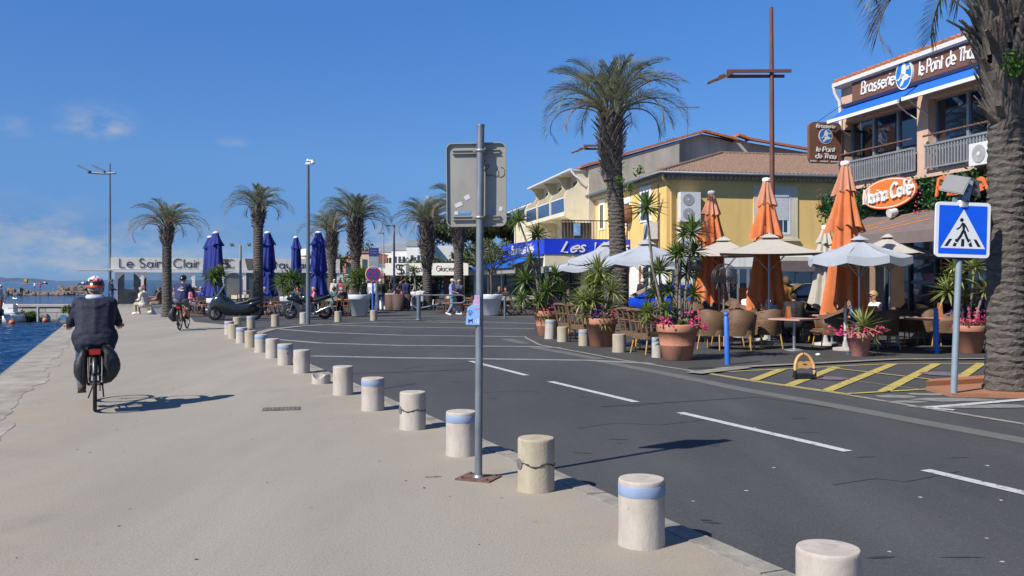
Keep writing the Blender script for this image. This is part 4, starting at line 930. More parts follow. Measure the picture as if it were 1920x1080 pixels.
def seated_figure(mb, M, h):
    """white line-art of a seated long haired figure, 1 unit tall centred on the badge"""
    P = [(-.02, .40), (.08, .42), (.14, .30), (.16, .10), (.14, -.02), (.30, -.06), (.36, -.14), (.26, -.22), (.05, -.24), (-.05, -.36), (-.18, -.42), (-.26, -.36), (-.16, -.26), (-.06, -.18), (-.14, -.10), (-.16, .06), (-.24, -.06), (-.34, -.14), (-.36, -.20), (-.26, -.16), (-.14, .10), (-.10, .28)]
    mb.poly([(x * h, y * h, 0) for x, y in P], 0, M)
def badge(mb_parent, M, rx, ry, d=.06):
    b = MB(); P = [(rx * math.cos(i * .157), ry * math.sin(i * .157)) for i in range(40)]
    b.prism(P, -d, 0, 0, M); bo = b.build('badge', M_LET, mb_parent)
    b = MB(); b.poly([(x * .92, y * .92, .003) for x, y in P], 0, M); b.build('badge_field', M_LOGO, bo)
    b = MB(); seated_figure(b, M @ Matrix.Diagonal((rx / ry, 1, 1, 1)) @ Matrix.Translation((0, 0, .006)), ry * 2 * .92)
    b.build('seated_figure', M_LET, bo)
    b = MB(); Mq = M @ Matrix.Translation((0, 0, .009)) @ Matrix.Diagonal((rx, ry, 1, 1))
    ribbon(b, [(.36, .22), (.36, .42), (.5, .42), (.52, .3), (.38, .28)], .07, Mq, depth=.001); ribbon(b, [(.54, .42), (.74, .42)], .07, Mq, depth=.001); ribbon(b, [(.64, .42), (.64, .2)], .07, Mq, depth=.001); ribbon(b, [(-.9, -.28), (-.6, -.26)], .06, Mq, depth=.001); ribbon(b, [(.5, -.3), (.9, -.3)], .06, Mq, depth=.001)
    b.build('monogram', M_LET, bo)
to = hit(Bo, Bu, 1708)[0]; zo = hit(Bo, Bu, 1708, 140)[1]
badge(sgo, Mb @ Matrix.Translation((to, zo, .06)), .33, .40, .10)
# blue awnings over the upper windows
def awning(x0, x1, zt, zf, out, mt, vz=.07, name='awning', y0=-.03):
    b = MB(); b.add([(x0, y0, zt), (x1, y0, zt), (x1, y0 - out, zf), (x0, y0 - out, zf), (x0, y0, zt - .03), (x1, y0, zt - .03), (x1, y0 - out, zf - .03), (x0, y0 - out, zf - .03)], [(0, 3, 2, 1), (4, 5, 6, 7), (0, 1, 5, 4), (0, 4, 7, 3), (1, 2, 6, 5), (2, 3, 7, 6)])
    a = b.build(name, mt, BR)
    b = MB(); b.b2(x0 - .01, x1 + .01, y0 - out - .05, y0 - out + .01, zf - vz, zf + .02); b.build('front_bar', M_WHITEP, a)
    for x in (x0 + .18, x1 - .1):
        b = MB(); b.tube([(x, y0 - out, zf - .04), (x - .12, y0 - out * .35, zf - .25), (x - .05, y0 + .02, zf - .42)], .018, 6); b.build('arm', M_ACW, a)
    return a
zA, zF = zs0 - .02, zs0 - .50
awning(.55, p0 + .12, zA, zF, .62, M_AWB); awning(p0 + .30, p0 + 4.05, zA + .02, zF + .02, .62, M_AWB); awning(p0 + 4.25, p0 + 8.0, zA, zF, .62, M_AWB)
b = MB(); b.b2(.5, p0 + 8, -.2, -.03, zs0 - .10, zs0 - .004); b.build('awning_box', M_AWD, BR)
# ground floor: dark glazing behind the terrace
b = MB(); b.b2(.4, BL, 1.0, 1.05, 0, zslab - .17); b.build('shopfront_glass', M_GLASS, BR)
b = MB()
for i in range(20):
    x = .9 + i * 1.05; b.b2(x, x + .07, .93, 1.08, 0, zslab - .17)
b.b2(.4, BL, .94, 1.07, 2.2, 2.28); b.b2(.4, BL, .95, 1.06, .05, .25); b.build('shopfront_frame', mat('frame_dark', (.10, .11, .13), .5, .2), BR)
for x0, x1 in ((1.7, 4.6),):
    b = MB(); b.b2(x0, x1, .985, .996, 1.52, 1.62); b.build('glass_band', mat('frosted_band', (.22, .25, .30), .6), BR)
# brown awning with orange strokes over the terrace
AB = MB(); x0, x1 = 1.7, p0 + 6.0; zt, zf, out = 3.44, 2.80, 1.35
AB.add([(x0, -.05, zt), (x1, -.05, zt), (x1, -out, zf), (x0, -out, zf), (x0, -.05, zt - .03), (x1, -.05, zt - .03), (x1, -out, zf - .03), (x0, -out, zf - .03), (x0, -out - .01, zf - .28), (x1, -out - .01, zf - .28)], [(0, 3, 2, 1), (4, 5, 6, 7), (2, 3, 8, 9)])
ab = AB.build('awning', M_AWBR, BR)
b = MB(); Ma = Matrix(((1, 0, 0, x0), (0, (out - .05) / 1.0, .27, -out), (0, (zt - zf), -.96, zf + .01), (0, 0, 0, 1)))
Ma = frame((x0, -out, zf + .008), (1, 0, 0), Vector((0, out - .05, zt - zf)).normalized())
for pl_ in ([(.2, .2), (2.2, 1.3), (3.2, 1.25)], [(.2, .05), (1.5, .75)], [(.4, -.1), (1.6, .45)], [(1.7, .3), (2.9, .95)], [(1.9, .2), (3.3, .7)]): ribbon(b, [(x, max(.03, y)) for x, y in pl_], .045, Ma, depth=.002)
b.build('orange_strokes', mat('stroke_orange', (.62, .22, .04), .7), ab)
# hanging sign at the corner
hs = thing('hanging_sign', 'brown hanging sign with round blue badge at the brasserie corner', 'shop sign', (Bo[0] + Bu[0] * .35, Bo[1] + Bu[1] * .35, 0), math.atan2(.235, .972))
zc = at(1538, 269, 26.6).z; Mh = frame((-.66, 0, zc), (1, 0, 0))
b = MB(); P = rounded(1.04, 1.19, .2, 6); P = [(x, y) if y > 0 else (max(-.52, min(.52, x * 1.25)), max(-.595, min(.595, y * 1.25))) for x, y in P]
b.prism(rounded(1.04, 1.19, .16, 6), -.06, .06, 0, Mh @ Matrix.Translation((0, 0, 0))); ho = b.build('board', M_BROWNS, hs)
b = MB(); b.b2(-.14, .25, -.03, .03, zc + .34, zc + .40); b.b2(-.14, .25, -.03, .03, zc - .38, zc - .32); b.tube([(-.9, 0, zc + .6), (.1, 0, zc + 1.25)], .008, 4); b.tube([(-.2, 0, zc - .6), (.3, -.1, zc - 1.1)], .008, 4); b.build('bracket', M_BLACK, hs)
Mf = Mh @ Matrix.Translation((0, 0, .063))
b = MB()
lettering(b, 'Brasserie', Mf @ Matrix.Translation((.0, .43, 0)), .10, .60, slant=.2, stroke=.16, script=True, center=True, gap=.1)
lettering(b, 'le Point', Mf @ Matrix.Translation((.0, -.265, 0)), .14, .60, slant=.14, stroke=.15, script=True, center=True, gap=.1)
lettering(b, 'de Thau', Mf @ Matrix.Translation((.0, -.46, 0)), .14, .66, slant=.14, stroke=.15, script=True, center=True, gap=.1)
for x, w in ((-.37, .24), (-.02, .26), (.34, .30)):
    n = int(w / .035)
    for i in range(n): b.box((x - w / 2 + i * .036, -.545, .002), (.022, .030 if i % 3 else .042, .003), M=Mf)
b.build('lettering', M_LET, ho)
badge(ho, Mf @ Matrix.Translation((0, .19, .006)), .225, .225, .01)
# foliage garland, oval cafe sign, orange lettering
ga = thing('garland', 'green leafy garland with pink flowers along the brasserie front under the balcony', 'garland', loc, rz)
rg = random.Random(5); b = MB()
for i in range(64):
    x = -.5 + i * .16; zt = 3.80 + .04 * math.sin(i); b.leaves((x, -.18, zt), (.22, .2, .50), 120, .055, 0, rg, .25)
b.build('foliage', M_GARL, ga)
for (x, zz, k, m_, nm) in ((-.3, 3.9, 16, M_REDF, 'red_blossoms'), (.55, 3.60, 22, M_PINK, 'pink_blossoms'), (4.05, 3.72, 22, M_PINK, 'pink_blossoms'), (1.2, 3.9, 10, M_REDF, 'red_blossoms'), (1.15, 3.75, 10, M_PURP, 'purple_blossoms')):
    b = MB()
    for _ in range(k): b.sphere((x + rg.gauss(0, .09), -.4 + rg.uniform(-.05, .05), zz + rg.gauss(0, .22)), rg.uniform(.014, .026), 6, 4)
    b.build(nm, m_, ga)
tc_ = hit(Bo, Bu, 1693)[0]; zc = hit(Bo, Bu, 1693, 363)[1]
lz = Vector((Bo[0] + Bu[0] * tc_, Bo[1] + Bu[1] * tc_, zc))
mc = thing('cafe_sign', 'orange oval Marina Café sign on the green garland', 'shop sign', lz, rz)
Mo = frame((0, -.46, 0), (1, 0, 0)) @ Matrix.Rotation(R(1), 4, 'Z')
b = MB(); P = [(1.12 * math.cos(i * .1309), .41 * math.sin(i * .1309)) for i in range(48)]; b.prism(P, -.05, 0, 0, Mo); mo = b.build('board', M_ORG, mc)
b = MB(); ribbon(b, [(x * .955, y * .90) for x, y in P] + [(P[0][0] * .955, P[0][1] * .90)], .022, Mo, depth=.004); b.build('rim_line', M_LET, mo)
b = MB(); lettering(b, 'Marina Café', Mo @ Matrix.Rotation(R(3.5), 4, 'Z') @ Matrix.Translation((0, -.16, .01)), .36, 1.98, slant=.12, stroke=.165, depth=.05, center=True, script=True, gap=.12); b.build('lettering', M_LET, mo)
pz = thing('letters', 'orange Pizzeria lettering on the green garland behind the crossing sign', 'lettering', loc, rz)
b = MB(); tz = hit(Bo, Bu, 1789)[0]; lettering(b, 'Pizzeria', frame((tz, -.48, hit(Bo, Bu, 1830, 364)[1]), (1, 0, 0)), .42, 2.4, slant=.15, stroke=.2, depth=.04, script=True); b.build('lettering', mat('letter_orange', (.75, .18, .05), .5), pz)
fl = thing('floodlight', 'small grey floodlight under the orange oval sign', 'floodlight', lz, rz)
b = MB(); b.cyl((.26, -.4, -.5), (.26, -.62, -.56), .09, .11, 14); b.tube([(.26, -.4, -.5), (.26, -.1, -.45)], .02, 6); b.build('lamp_body', M_ACW, fl)
def ac_unit(label, o, rz, w, h, d, fans=1, pos=(0, 0, 0)):
    t = thing('air_conditioner', label, 'air conditioner', o, rz, 'air conditioners on the house fronts')
    b = MB(); b.box((0, -d / 2 - .06, 0), (w, d, h)); b.build('casing', M_ACW, t)
    for i in range(fans):
        zz = 0 if fans == 1 else (.24 - .48 * i) * h
        b = MB(); b.cyl((-.12 * w, -d - .06, zz), (-.12 * w, -d - .075, zz), min(w * .34, h / fans * .40), n=24); g_ = b.build('fan_grille', M_ACG, t)
        b = MB(); b.cyl((-.12 * w, -d - .076, zz), (-.12 * w, -d - .085, zz), .05, n=12); b.build('hub', M_ACW, g_)
    b = MB(); b.box((-w * .35, -d / 2, -h / 2 - .03), (.05, d + .1, .05)); b.box((w * .35, -d / 2, -h / 2 - .03), (.05, d + .1, .05)); b.build('bracket', M_ACG, t)
    return t
ta = hit(Bo, Bu, 1868)[0]; za = hit(Bo, Bu, 1850, 291)[1]
ac_unit('white air conditioner on the brasserie balcony beside the palm', (Bo[0] + Bu[0] * ta, Bo[1] + Bu[1] * ta, za), rz, .85, .52, .32)

# ---- yellow house
Yo, Yu, Yv = (7.16, 42.0), (.98, .199), (-.199, .98)
loc, rzy = fr(Yo, Yu)
YH = thing('house', 'yellow two storey house with hipped tile roof across the side street', 'building', loc, rzy)
LW, LD = 13.0, 11.7
ze, zgt, zw = 6.30, 6.62, 2.84
b = MB(); b.b2(0, LW, 0, LD, zw, ze); b.build('wall', M_YELW, YH)
b = MB(); b.b2(-.02, LW, -.02, LD, 0, zw); b.build('lower_wall', M_WHW, YH)
b = MB()
for i, (e, z0, z1) in enumerate(((.10, ze, ze + .09), (.20, ze + .09, ze + .17), (.30, ze + .17, ze + .25))): b.b2(-e, LW, -e, LD, z0, z1)
for i in range(60):
    b.cyl((.0 + i * .22, -.31, ze + .13), (.0 + i * .22, -.0, ze + .13), .07, n=8)
    if i * .22 < LD: b.cyl((-.31, i * .22, ze + .13), (0, i * .22, ze + .13), .07, n=8)
b.build('eaves', mat('eaves_plaster', (.40, .355, .25), .9, var=.12, scale=4), YH)
zr = zgt + 1.75; e = .42
b = MB(); b.add([(-e, -e, zgt), (LW, -e, zgt), (LW, 5.4, zr), (5.2, 5.4, zr), (-e, LD, zgt), (LW, LD, zgt)], [(0, 1, 2, 3), (0, 3, 4), (3, 2, 5, 4)])
for i in range(62):
    x = -e + i * .22; top = min(5.4, (x + e) * 5.4 / 5.6) if x < 5.2 else 5.4
    b.tube([(x, -e, zgt + .01), (x, -e + (top + e) * .999, zgt + (zr - zgt) * (top + e) / (5.4 + e) + .01)], .075, 6, 0)
b.tube([(-e, -e, zgt + .03), (5.2, 5.4, zr + .05)], .11, 8); b.tube([(5.2, 5.4, zr + .04), (LW, 5.4, zr + .04)], .11, 8)
b.build('roof', mat('tiles_brown', (.25, .155, .105), .9, var=.25, scale=6, col2=(.14, .09, .065), bump=1.0, bscale=12), YH)
b = MB(); b.tube([(-e - .05, LD, zgt - .03), (-e - .05, -e - .05, zgt - .03), (LW, -e - .05, zgt - .03)], .075, 8); b.build('gutter', M_GUTT, YH)
b = MB(); b.tube([(-.35, -.40, zgt - .1), (-.3, -.36, ze), (.12, -.14, ze - .25), (.2, -.08, ze - .4), (.2, -.08, .1)], .055, 8); b.build('downpipe', M_YELW, YH)
def yx(px): return hit(Yo, Yu, px)[0]
def yz(px, py): return hit(Yo, Yu, px, py)[1]
x0, x1 = yx(1412), yx(1495); z0, z1 = yz(1475, 448), yz(1475, 349)
b = MB(); b.b2(x0, x1, -.05, .02, z0, z1); wf = b.build('window', M_CREAMW, YH)
xi0, xi1 = yx(1430), yx(1481); zi0, zi1, zm = yz(1470, 440), yz(1470, 363), yz(1470, 413)
b = MB(); b.b2(xi0, xi1, -.065, -.052, zi0, zi1); b.build('sash', M_WHITEP, wf)
b = MB()
for i in range(12):
    zz = zm + (zi1 - zm - .15) * i / 12; b.b2(xi0 + .07, xi1 - .12, -.078, -.068, zz + .006, zz + (zi1 - zm - .15) / 12 - .004)
b.b2(xi0 + .05, xi1 - .1, -.10, -.067, zi1 - .16, zi1 - .01); b.build('shutter', M_ACW, wf)
b = MB(); b.b2(xi0 + .12, xi1 - .42, -.072, -.067, zi0 + .12, zm - .01); b.b2(xi1 - .36, xi1 - .18, -.072, -.067, zi0 + .12, zm - .01); b.build('pane', M_GLASS, wf)
b = MB(); b.b2(x0 - .05, x1 + .05, -.12, -.04, z0 - .1, z0); b.build('sill', M_CREAMW, wf)
# ground floor openings of the yellow house
for i, (pa, pb) in enumerate(((1365, 1420), (1462, 1552), (1300, 1326))):
    a_, c_ = yx(pa), yx(pb); w = MB(); w.b2(a_, c_, -.04, -.025, .05, 2.2); wo = w.build('glazed_door', M_GLASS, YH)
    f = MB(); n = 2 if i == 2 else 3
    for k_ in range(n + 1): xx = a_ + (c_ - a_) * k_ / n; f.b2(xx - .06, xx + .06, -.075, -.03, .0, 2.26)
    f.b2(a_, c_, -.07, -.035, 2.16, 2.28); f.build('frame', M_ALU, wo)
a_, c_ = yx(1455), yx(1556); b = MB(); b.b2(a_, c_, -.45, -.03, 2.55, 2.75); aw = b.build('awning_cassette', mat('cream_cassette', (.62, .57, .45), .6, var=.04), YH)
b = MB(); b.b2(a_ + .05, c_ - .05, -.47, -.455, 2.05, 2.56); b.build('valance', M_AWBR, aw)
b = MB(); b.b2(yx(1172) - .0, yx(1179), -.04, -.022, 0, 2.5); b.build('wood_panel', mat('orange_wood', (.35, .13, .05), .6, var=.15, scale=5), YH)
a_, c_ = -.02, 0
# side face towards the square
def sy(px): return hit(Yo, Yv, px)[0]
def sz_(px, py): return hit(Yo, Yv, px, py)[1]
for (pa, pb, ya, yb) in ((1201, 1222, 352, 418), (1165, 1184, 374, 424), (1124, 1135, 376, 432)):
    a_, c_ = sorted((sy(pa), sy(pb))); z1 = sz_(pa, ya); z0 = sz_(pa, yb)
    b = MB(); b.b2(-.05, .02, a_, c_, z0, z1); wo = b.build('window', M_WHW, YH)
    b = MB(); b.b2(-.062, -.052, a_ + .25, c_ - .25, z0 + .1, z1 - .3); b.build('pane', M_GLASS, wo)
a_, c_ = sorted((sy(1206), sy(1234))); b = MB(); b.b2(-.045, -.03, a_, c_, .05, 2.3); wo = b.build('glazed_door', M_GLASS, YH)
b = MB()
for yy in (a_, (a_ + c_) / 2, c_): b.b2(-.075, -.035, yy - .05, yy + .05, 0, 2.35)
b.b2(-.07, -.04, a_, c_, 2.28, 2.38); b.build('frame', M_WHITEP, wo)
b = MB(); b.b2(-.05, -.025, c_ + .1, c_ + .5, 0, 2.4); b.build('wood_panel', MATS['orange_wood'], YH)
b = MB()
for (ya, za_, yb, zb_) in ((1.0, 6.2, 1.02, 2.9), (1.02, 5.0, 5.0, 5.1), (5.0, 5.1, 9.5, 5.0), (5.0, 6.2, 5.0, 5.1)): b.cyl((-.035, ya, za_), (-.035, yb, zb_), .018, n=5)
b.build('cable', M_BLACK, YH)
def on_side(px, py, out=.0):
    t, z = hit(Yo, Yv, px, py); return (Yo[0] + Yv[0] * t - .972 * out, Yo[1] + Yv[1] * t - .235 * out, z)
# side facing units hang facing the square
ac_unit('white air conditioner with round grille right of the potted yucca on the yellow side wall', on_side(1229, 433), rzy + R(-90), .95, .82, .38)
ac_unit('small white air conditioner at the far end of the yellow side wall', on_side(1109, 421), rzy + R(-90), .85, .65, .34)
def on_front(px, py):
    t, z = hit(Yo, Yu, px, py); return (Yo[0] + Yu[0] * t, Yo[1] + Yu[1] * t, z)
ac_unit('tall twin fan air conditioner near the top of the yellow front', on_front(1288, 389), rzy, .98, 1.36, .40, 2)
ac_unit('tall twin fan air conditioner lower on the yellow front behind yucca leaves', on_front(1288, 449), rzy, .98, 1.2, .40, 2)

# ---- brasserie with the blue sign (low extension before the yellow house)
Lo, Lu, Lv = (1.68, 46.0), (.972, .235), (-.235, .972)
loc, rzl = fr(Lo, Lu)
LV = thing('brasserie', 'low brasserie with bright blue Les Voiles sign band beside the yellow house', 'building', loc, rzl)
FW, FD = 4.75, 9.3; zb0, zb1 = 2.97, 3.76
b = MB(); b.b2(.05, FW, .05, FD, 2.35, zb1 - .06); b.build('roof_slab', M_WHW, LV)
b = MB(); b.b2(0, FW, -.06, .05, zb0, zb1); f1 = b.build('sign_band', M_SIGNB, LV)
b = MB(); b.b2(-.06, .0, -.06, FD, zb0, zb1); f2 = b.build('sign_band', M_SIGNB, LV)
b = MB(); b.b2(-.02, FW, -.02, .04, 2.35, zb0 - .005); b.build('fascia', M_CREAMW, LV)
b = MB(); lettering(b, 'Les Voiles', frame((.85, -.063, zb0 + .12), (1, 0, 0)), .52, 4.4 * .8, slant=.45, stroke=.15, depth=.05, script=True, gap=.1); b.build('lettering', M_LET, f1)
b = MB(); lettering(b, 'Brasserie Les Voiles', frame((-.063, 6.9, zb0 + .16), (0, -1, 0)), .46, 4.9, slant=.3, stroke=.15, depth=.04, script=True, gap=.08); b.build('lettering', M_LET, f2)
b = MB(); b.b2(.3, FW, 1.2, 1.25, 0, 2.35); b.b2(.9, .95, 1.0, FD, 0, 2.35); b.build('shopfront_glass', M_GLASS, LV)
b = MB()
b.b2(0, FW, -.03, .1, 2.22, 2.36); b.build('lintel', M_GUTT, LV)
for x, y in ((.02, -.01), (2.0, -.01), (3.2, -.01), (4.6, -.01), (.0, 2.2), (.0, 4.4), (.0, 6.6), (.0, 9.1)): b = MB(); b.b2(x, x + .11, y, y + .11, 0, 2.215); b.build('post', M_GUTT, LV)
b = MB(); b.add([(-.05, .4, 2.92), (-.05, 9.0, 2.92), (-1.6, 9.0, 2.45), (-1.6, .4, 2.45), (-.05, .4, 2.89), (-.05, 9.0, 2.89), (-1.6, 9.0, 2.42), (-1.6, .4, 2.42)], [(0, 1, 2, 3), (7, 6, 5, 4), (0, 3, 7, 4), (1, 5, 6, 2), (3, 2, 6, 7)]); av = b.build('awning', M_AWB, LV)
b = MB(); b.b2(-1.63, -1.58, .4, 9.0, 2.30, 2.46); b.build('front_bar', M_AWB, av)
b = MB(); b.b2(-1.5, -1.45, .4, 9, 2.0, 2.3); b.b2(-.05, .0, .2, 9.2, 2.0, 2.35); b.build('clear_blind', mat('blind_beige', (.32, .30, .26), .6), LV)
tr = thing('roof_terrace_rail', 'black railing with reed screen and hanging blue towel above the blue sign', 'railing', loc, rzl)
b = MB()
for i in range(27): b.b2(1.0 + i * .17, 1.02 + i * .17, .35, .37, zb1 - .06, zb1 + .98)
b.b2(1.0, 5.6, .34, .38, zb1 + .94, zb1 + .99); b.build('rail', M_BLACK, tr)
b = MB(); b.b2(1.0, 2.6, .39, .42, zb1, zb1 + .86); b.build('reed_screen', mat('reed', (.17, .13, .09), .95, var=.4, scale=30, stretch=(1, 1, .05)), tr)
b = MB(); b.b2(3.75, 4.1, .31, .335, zb1 + .25, zb1 + .97); b.b2(3.9, 4.2, .30, .325, zb1 + .1, zb1 + .95); b.build('towel', mat('towel_blue', (.10, .38, .62), .9, var=.15), tr)
b = MB(); b.b2(1.62, 1.98, .33, .345, zb1 + .18, zb1 + .82); b.b2(1.66, 1.94, .322, .329, zb1 + .2, zb1 + .3); b.build('notice', mat('notice_blue', (.25, .45, .70), .5, var=.2, scale=5), tr)
fp = at(1176, 405, 47.0); fu = thing('folded_parasol', 'round brown folded parasol top above the roof terrace rail', 'parasol', fp, 0)
b = MB(); b.lathe([(.0, .62), (.28, .5), (.38, .2), (.38, -.1), (.3, -.3), (.1, -.38)], 16, fn=lambda a, z: 1 + .05 * math.sin(8 * a)); b.cyl((0, 0, -2.05), (0, 0, .6), .03); b.build('canopy', mat('wicker_brown', (.22, .10, .05), .9, var=.3, scale=14), fu)

# ---- balcony building with grey gable
Wo = (4.4, 53.5); loc, rzw = fr(Wo, Yu)
WB = thing('apartment_house', 'cream balcony house with grey gable wall and orange tile edge behind the yellow house', 'building', loc, rzw)
WL = 11.4; zwg = 8.35
gp = [(0, 0), (14.5, 0), (14.5, 9.55), (10.2, 10.1), (9.4, 10.35), (9.3, 10.05), (7.2, 10.5), (0, 8.3)]
b = MB(); b.prism(gp, -.25, 0, 0, frame((0, 0, 0), (1, 0, 0))); b.prism([(0, 0), (5.6, 0), (5.6, 9.95), (0, 8.25)], 0, .5, 0, frame((0, 0, 0), (1, 0, 0))); b.build('gable_wall', M_GREYW, WB)
b = MB()
for (xa, za_, xb, zb_) in ((-.5, 8.2, 7.2, 10.55), (7.2, 10.55, 9.3, 10.12), (9.4, 10.4, 10.2, 10.15), (10.2, 10.15, 14.5, 9.6)):
    b.add([(xa, -.6, za_), (xb, -.6, zb_), (xb, .3, zb_), (xa, .3, za_), (xa, -.6, za_ + .14), (xb, -.6, zb_ + .14), (xb, .3, zb_ + .14), (xa, .3, za_ + .14)], [(0, 1, 5, 4), (4, 5, 6, 7), (0, 4, 7, 3), (1, 2, 6, 5)])
b.build('tile_edge', M_TILEO, WB)
b = MB(); b.add([(-.9, -.1, 8.1), (7.2, -.1, 10.5), (7.2, WL, 10.5), (-.9, WL, 8.1), (14.5, 0, 9.5), (14.5, WL, 9.5)], [(0, 1, 2, 3), (1, 4, 5, 2)]); b.build('roof', M_TILE, WB)
b = MB(); b.b2(0, .2, .26, WL, 0, 8.3); b.b2(-.02, 0, 11.0, WL, 0, 8.3); b.build('front_wall', M_CREAMW, WB)
b = MB(); b.b2(-1.35, .05, .0, WL, 5.45, 5.62); b.b2(-1.35, .05, .0, WL, 2.9, 3.05); b.build('balcony_floor', M_CREAMW, WB)
fin = [(0.02, 3.0), (-1.3, 3.0), (-1.0, 3.5), (-.55, 4.0), (-.35, 4.6), (-.7, 5.1), (-1.3, 5.4), (-1.35, 6.6), (-1.15, 6.95), (-.72, 7.15), (-.5, 7.4), (-.62, 7.8), (-.95, 8.1), (0.02, 8.3)]
for y in (-.02, 3.6, 7.2, 10.8):
    b = MB(); b.prism(fin, -.09, .09, 0, frame((0, y + .1, 0), (1, 0, 0))); b.build('balcony_fin', M_CREAMW, WB)
for y in (.18, 3.8, 7.4):
    b = MB(); b.b2(-1.28, -1.25, y, y + 3.3, 5.72, 6.5); r_ = b.build('glass_rail', mat('smoked_blue', (.05, .085, .17), .15, spec=.8), WB)
    b = MB(); b.b2(-1.31, -1.23, y, y + 3.3, 6.5, 6.58); b.b2(-1.31, -1.23, y, y + 3.3, 5.64, 5.70); b.build('handrail', M_GUTW, r_)
    b = MB(); b.b2(-.03, -.015, y + .4, y + 2.7, 5.65, 7.7); b.build('window', M_GLASS, WB)
b = MB(); b.tube([(-1.0, -.2, 8.15), (-1.0, WL, 8.15)], .08, 8); b.b2(-1.0, .1, -.1, WL, 8.10, 8.16); b.build('gutter', M_GUTW, WB)
b = MB(); b.tube([(-1.0, -.15, 8.1), (-.8, -.25, 7.8), (.0, -.35, 7.3), (.1, -.35, 6.6), (.1, -.35, 3.7)], .055, 8); b.build('downpipe', M_GUTW, WB)
# lower wing
lo2 = (Wo[0] + Yv[0] * WL, Wo[1] + Yv[1] * WL); loc2, _ = fr(lo2, Yu)
WW = thing('house', 'small cream house wing with tiled verge left of the curved balconies', 'building', loc2, rzw)
b = MB(); b.b2(-.15, 6, 0, 8.5, 0, 7.15); b.build('wall', M_CREAMW, WW)
b = MB(); b.add([(-.7, -.1, 7.2), (-.7, 8.8, 7.2), (3, 8.8, 8.3), (3, -.1, 8.3), (6.5, -.1, 7.2), (6.5, 8.8, 7.2), (-.7, -.1, 7.05), (-.7, 8.8, 7.05)], [(0, 3, 2, 1), (3, 4, 5, 2), (0, 1, 7, 6)]); b.build('roof', M_TILEO, WW)
b = MB(); b.tube([(-.72, -.1, 7.1), (-.72, 8.8, 7.1)], .08, 8); b.tube([(-.72, 8.7, 7.05), (-.2, 8.6, 6.6), (-.2, 8.6, 3)], .05, 8); b.build('gutter', M_GUTW, WW)
b = MB(); b.b2(-.19, -.16, 1.0, 2.4, 4.4, 6.2); w = b.build('window', M_GLASS, WW); b = MB(); b.b2(-.5, -.16, .8, 2.6, 6.2, 6.4); b.build('shutter_box', M_WHITEP, w)
# aerial
ap = at(1289, 262, 56); t = thing('tv_aerial', 'thin TV aerial standing on the grey gable ridge', 'aerial', ap)
b = MB(); b.cyl((0, 0, -.3), (0, 0, 2.05), .025, n=6); b.cyl((-.7, 0, 2.0), (.75, 0, 1.98), .02, n=6)
for i in range(11): b.cyl((-.65 + i * .13, -.25, 2.0), (-.65 + i * .13, .25, 2.0), .012, n=5); b.cyl((-.65 + i * .13, 0, 1.9), (-.65 + i * .13, 0, 2.1), .012, n=5)
b.build('mast', M_MASTG, t)
ap = at(1262, 266, 56); t = thing('tv_aerial', 'low small aerial on the tile edge left of the tall one', 'aerial', ap)
b = MB(); b.cyl((0, 0, -.3), (0, 0, .3), .02, n=6); b.cyl((-.4, 0, .15), (.5, 0, .25), .015, n=6)
for i in range(6): b.cyl((-.35 + i * .15, -.15, .17 + i * .02), (-.35 + i * .15, .15, .17 + i * .02), .01, n=5)
b.build('mast', M_MASTG, t)

# ---- waterfront pavilion on the left
Co, Cu = (-26.1, 59.0), (.918, .397); loc, rzc = fr(Co, Cu)
M_FASC = mat('fascia_cream', (.80, .765, .66), .7, var=.04, scale=1); M_PVC = mat('pvc_white', (.80, .80, .77), .5, var=.04)
SCB = thing('restaurant_pavilion', 'low cream restaurant pavilion lettered Le Saint Clair at the quay end', 'building', loc, rzc)
CL, CD = 15.0, 6.5; zf0, zf1 = 2.38, 3.17
b = MB(); b.b2(0, CL, 0, .12, zf0, zf1); b.b2(0, .12, .12, CD, zf0, zf1); b.b2(.12, CL, CD - .1, CD, zf0, zf1); fa = b.build('fascia', M_FASC, SCB)
b = MB(); b.b2(.12, CL, .12, CD, 2.5, 2.62); b.build('roof', M_WHW, SCB)
b = MB()
for x in (1.8, 3.6, 5.4, 7.2, 9.0, 12.6): b.b2(x, x + .012, -.006, .0, zf0 + .02, zf1 - .02)
b.build('panel_joints', mat('joint_grey', (.36, .35, .31), .8), fa)
cx = lambda px: hit(Co, Cu, px)[0]
Mc = frame((0, -.008, 0), (1, 0, 0))
b = MB(); lettering(b, 'Le Saint Clair', Mc @ Matrix.Translation((cx(224), zf0 + .12, 0)), .58, cx(373) - cx(224), stroke=.085, depth=.02); b.build('lettering', M_LETD, fa)
b = MB(); lettering(b, 'Restaurant', Mc @ Matrix.Translation((cx(474), zf0 + .10, 0)), .56, cx(591) - cx(474), stroke=.09, depth=.02); b.build('lettering', M_LETD, fa)
def sc_logo(par, M, h):
    b = MB(); lettering(b, 'S', M @ Matrix.Translation((0, 0, 0)), h, stroke=.10, slant=-.1, depth=.02); lettering(b, 'S', M @ Matrix.Translation((.26 * h, 0, .002)), h * .96, stroke=.14, depth=.02); lettering(b, 'C', M @ Matrix.Translation((.5 * h, 0, 0)), h, stroke=.05, depth=.02); b.build('monogram', M_LETD, par)
sc_logo(fa, Mc @ Matrix.Translation((cx(417), zf0 + .12, 0)), .58)
b = MB(); a_ = cx(463); b.prism([(0, 0), (.32, 0), (.5, .72), (-.15, .72)], 0, .10, 0, Mc @ Matrix.Translation((a_, zf0 + .04, 0))); b.build('fascia_step', mat('step_grey', (.16, .16, .15), .7), fa)  # dark grey angled bracket dividing the fascia, its own colour
b = MB(); b.b2(.0, CL, -.08, .1, 2.18, 2.36); b.build('awning_roll', M_PVC, SCB)
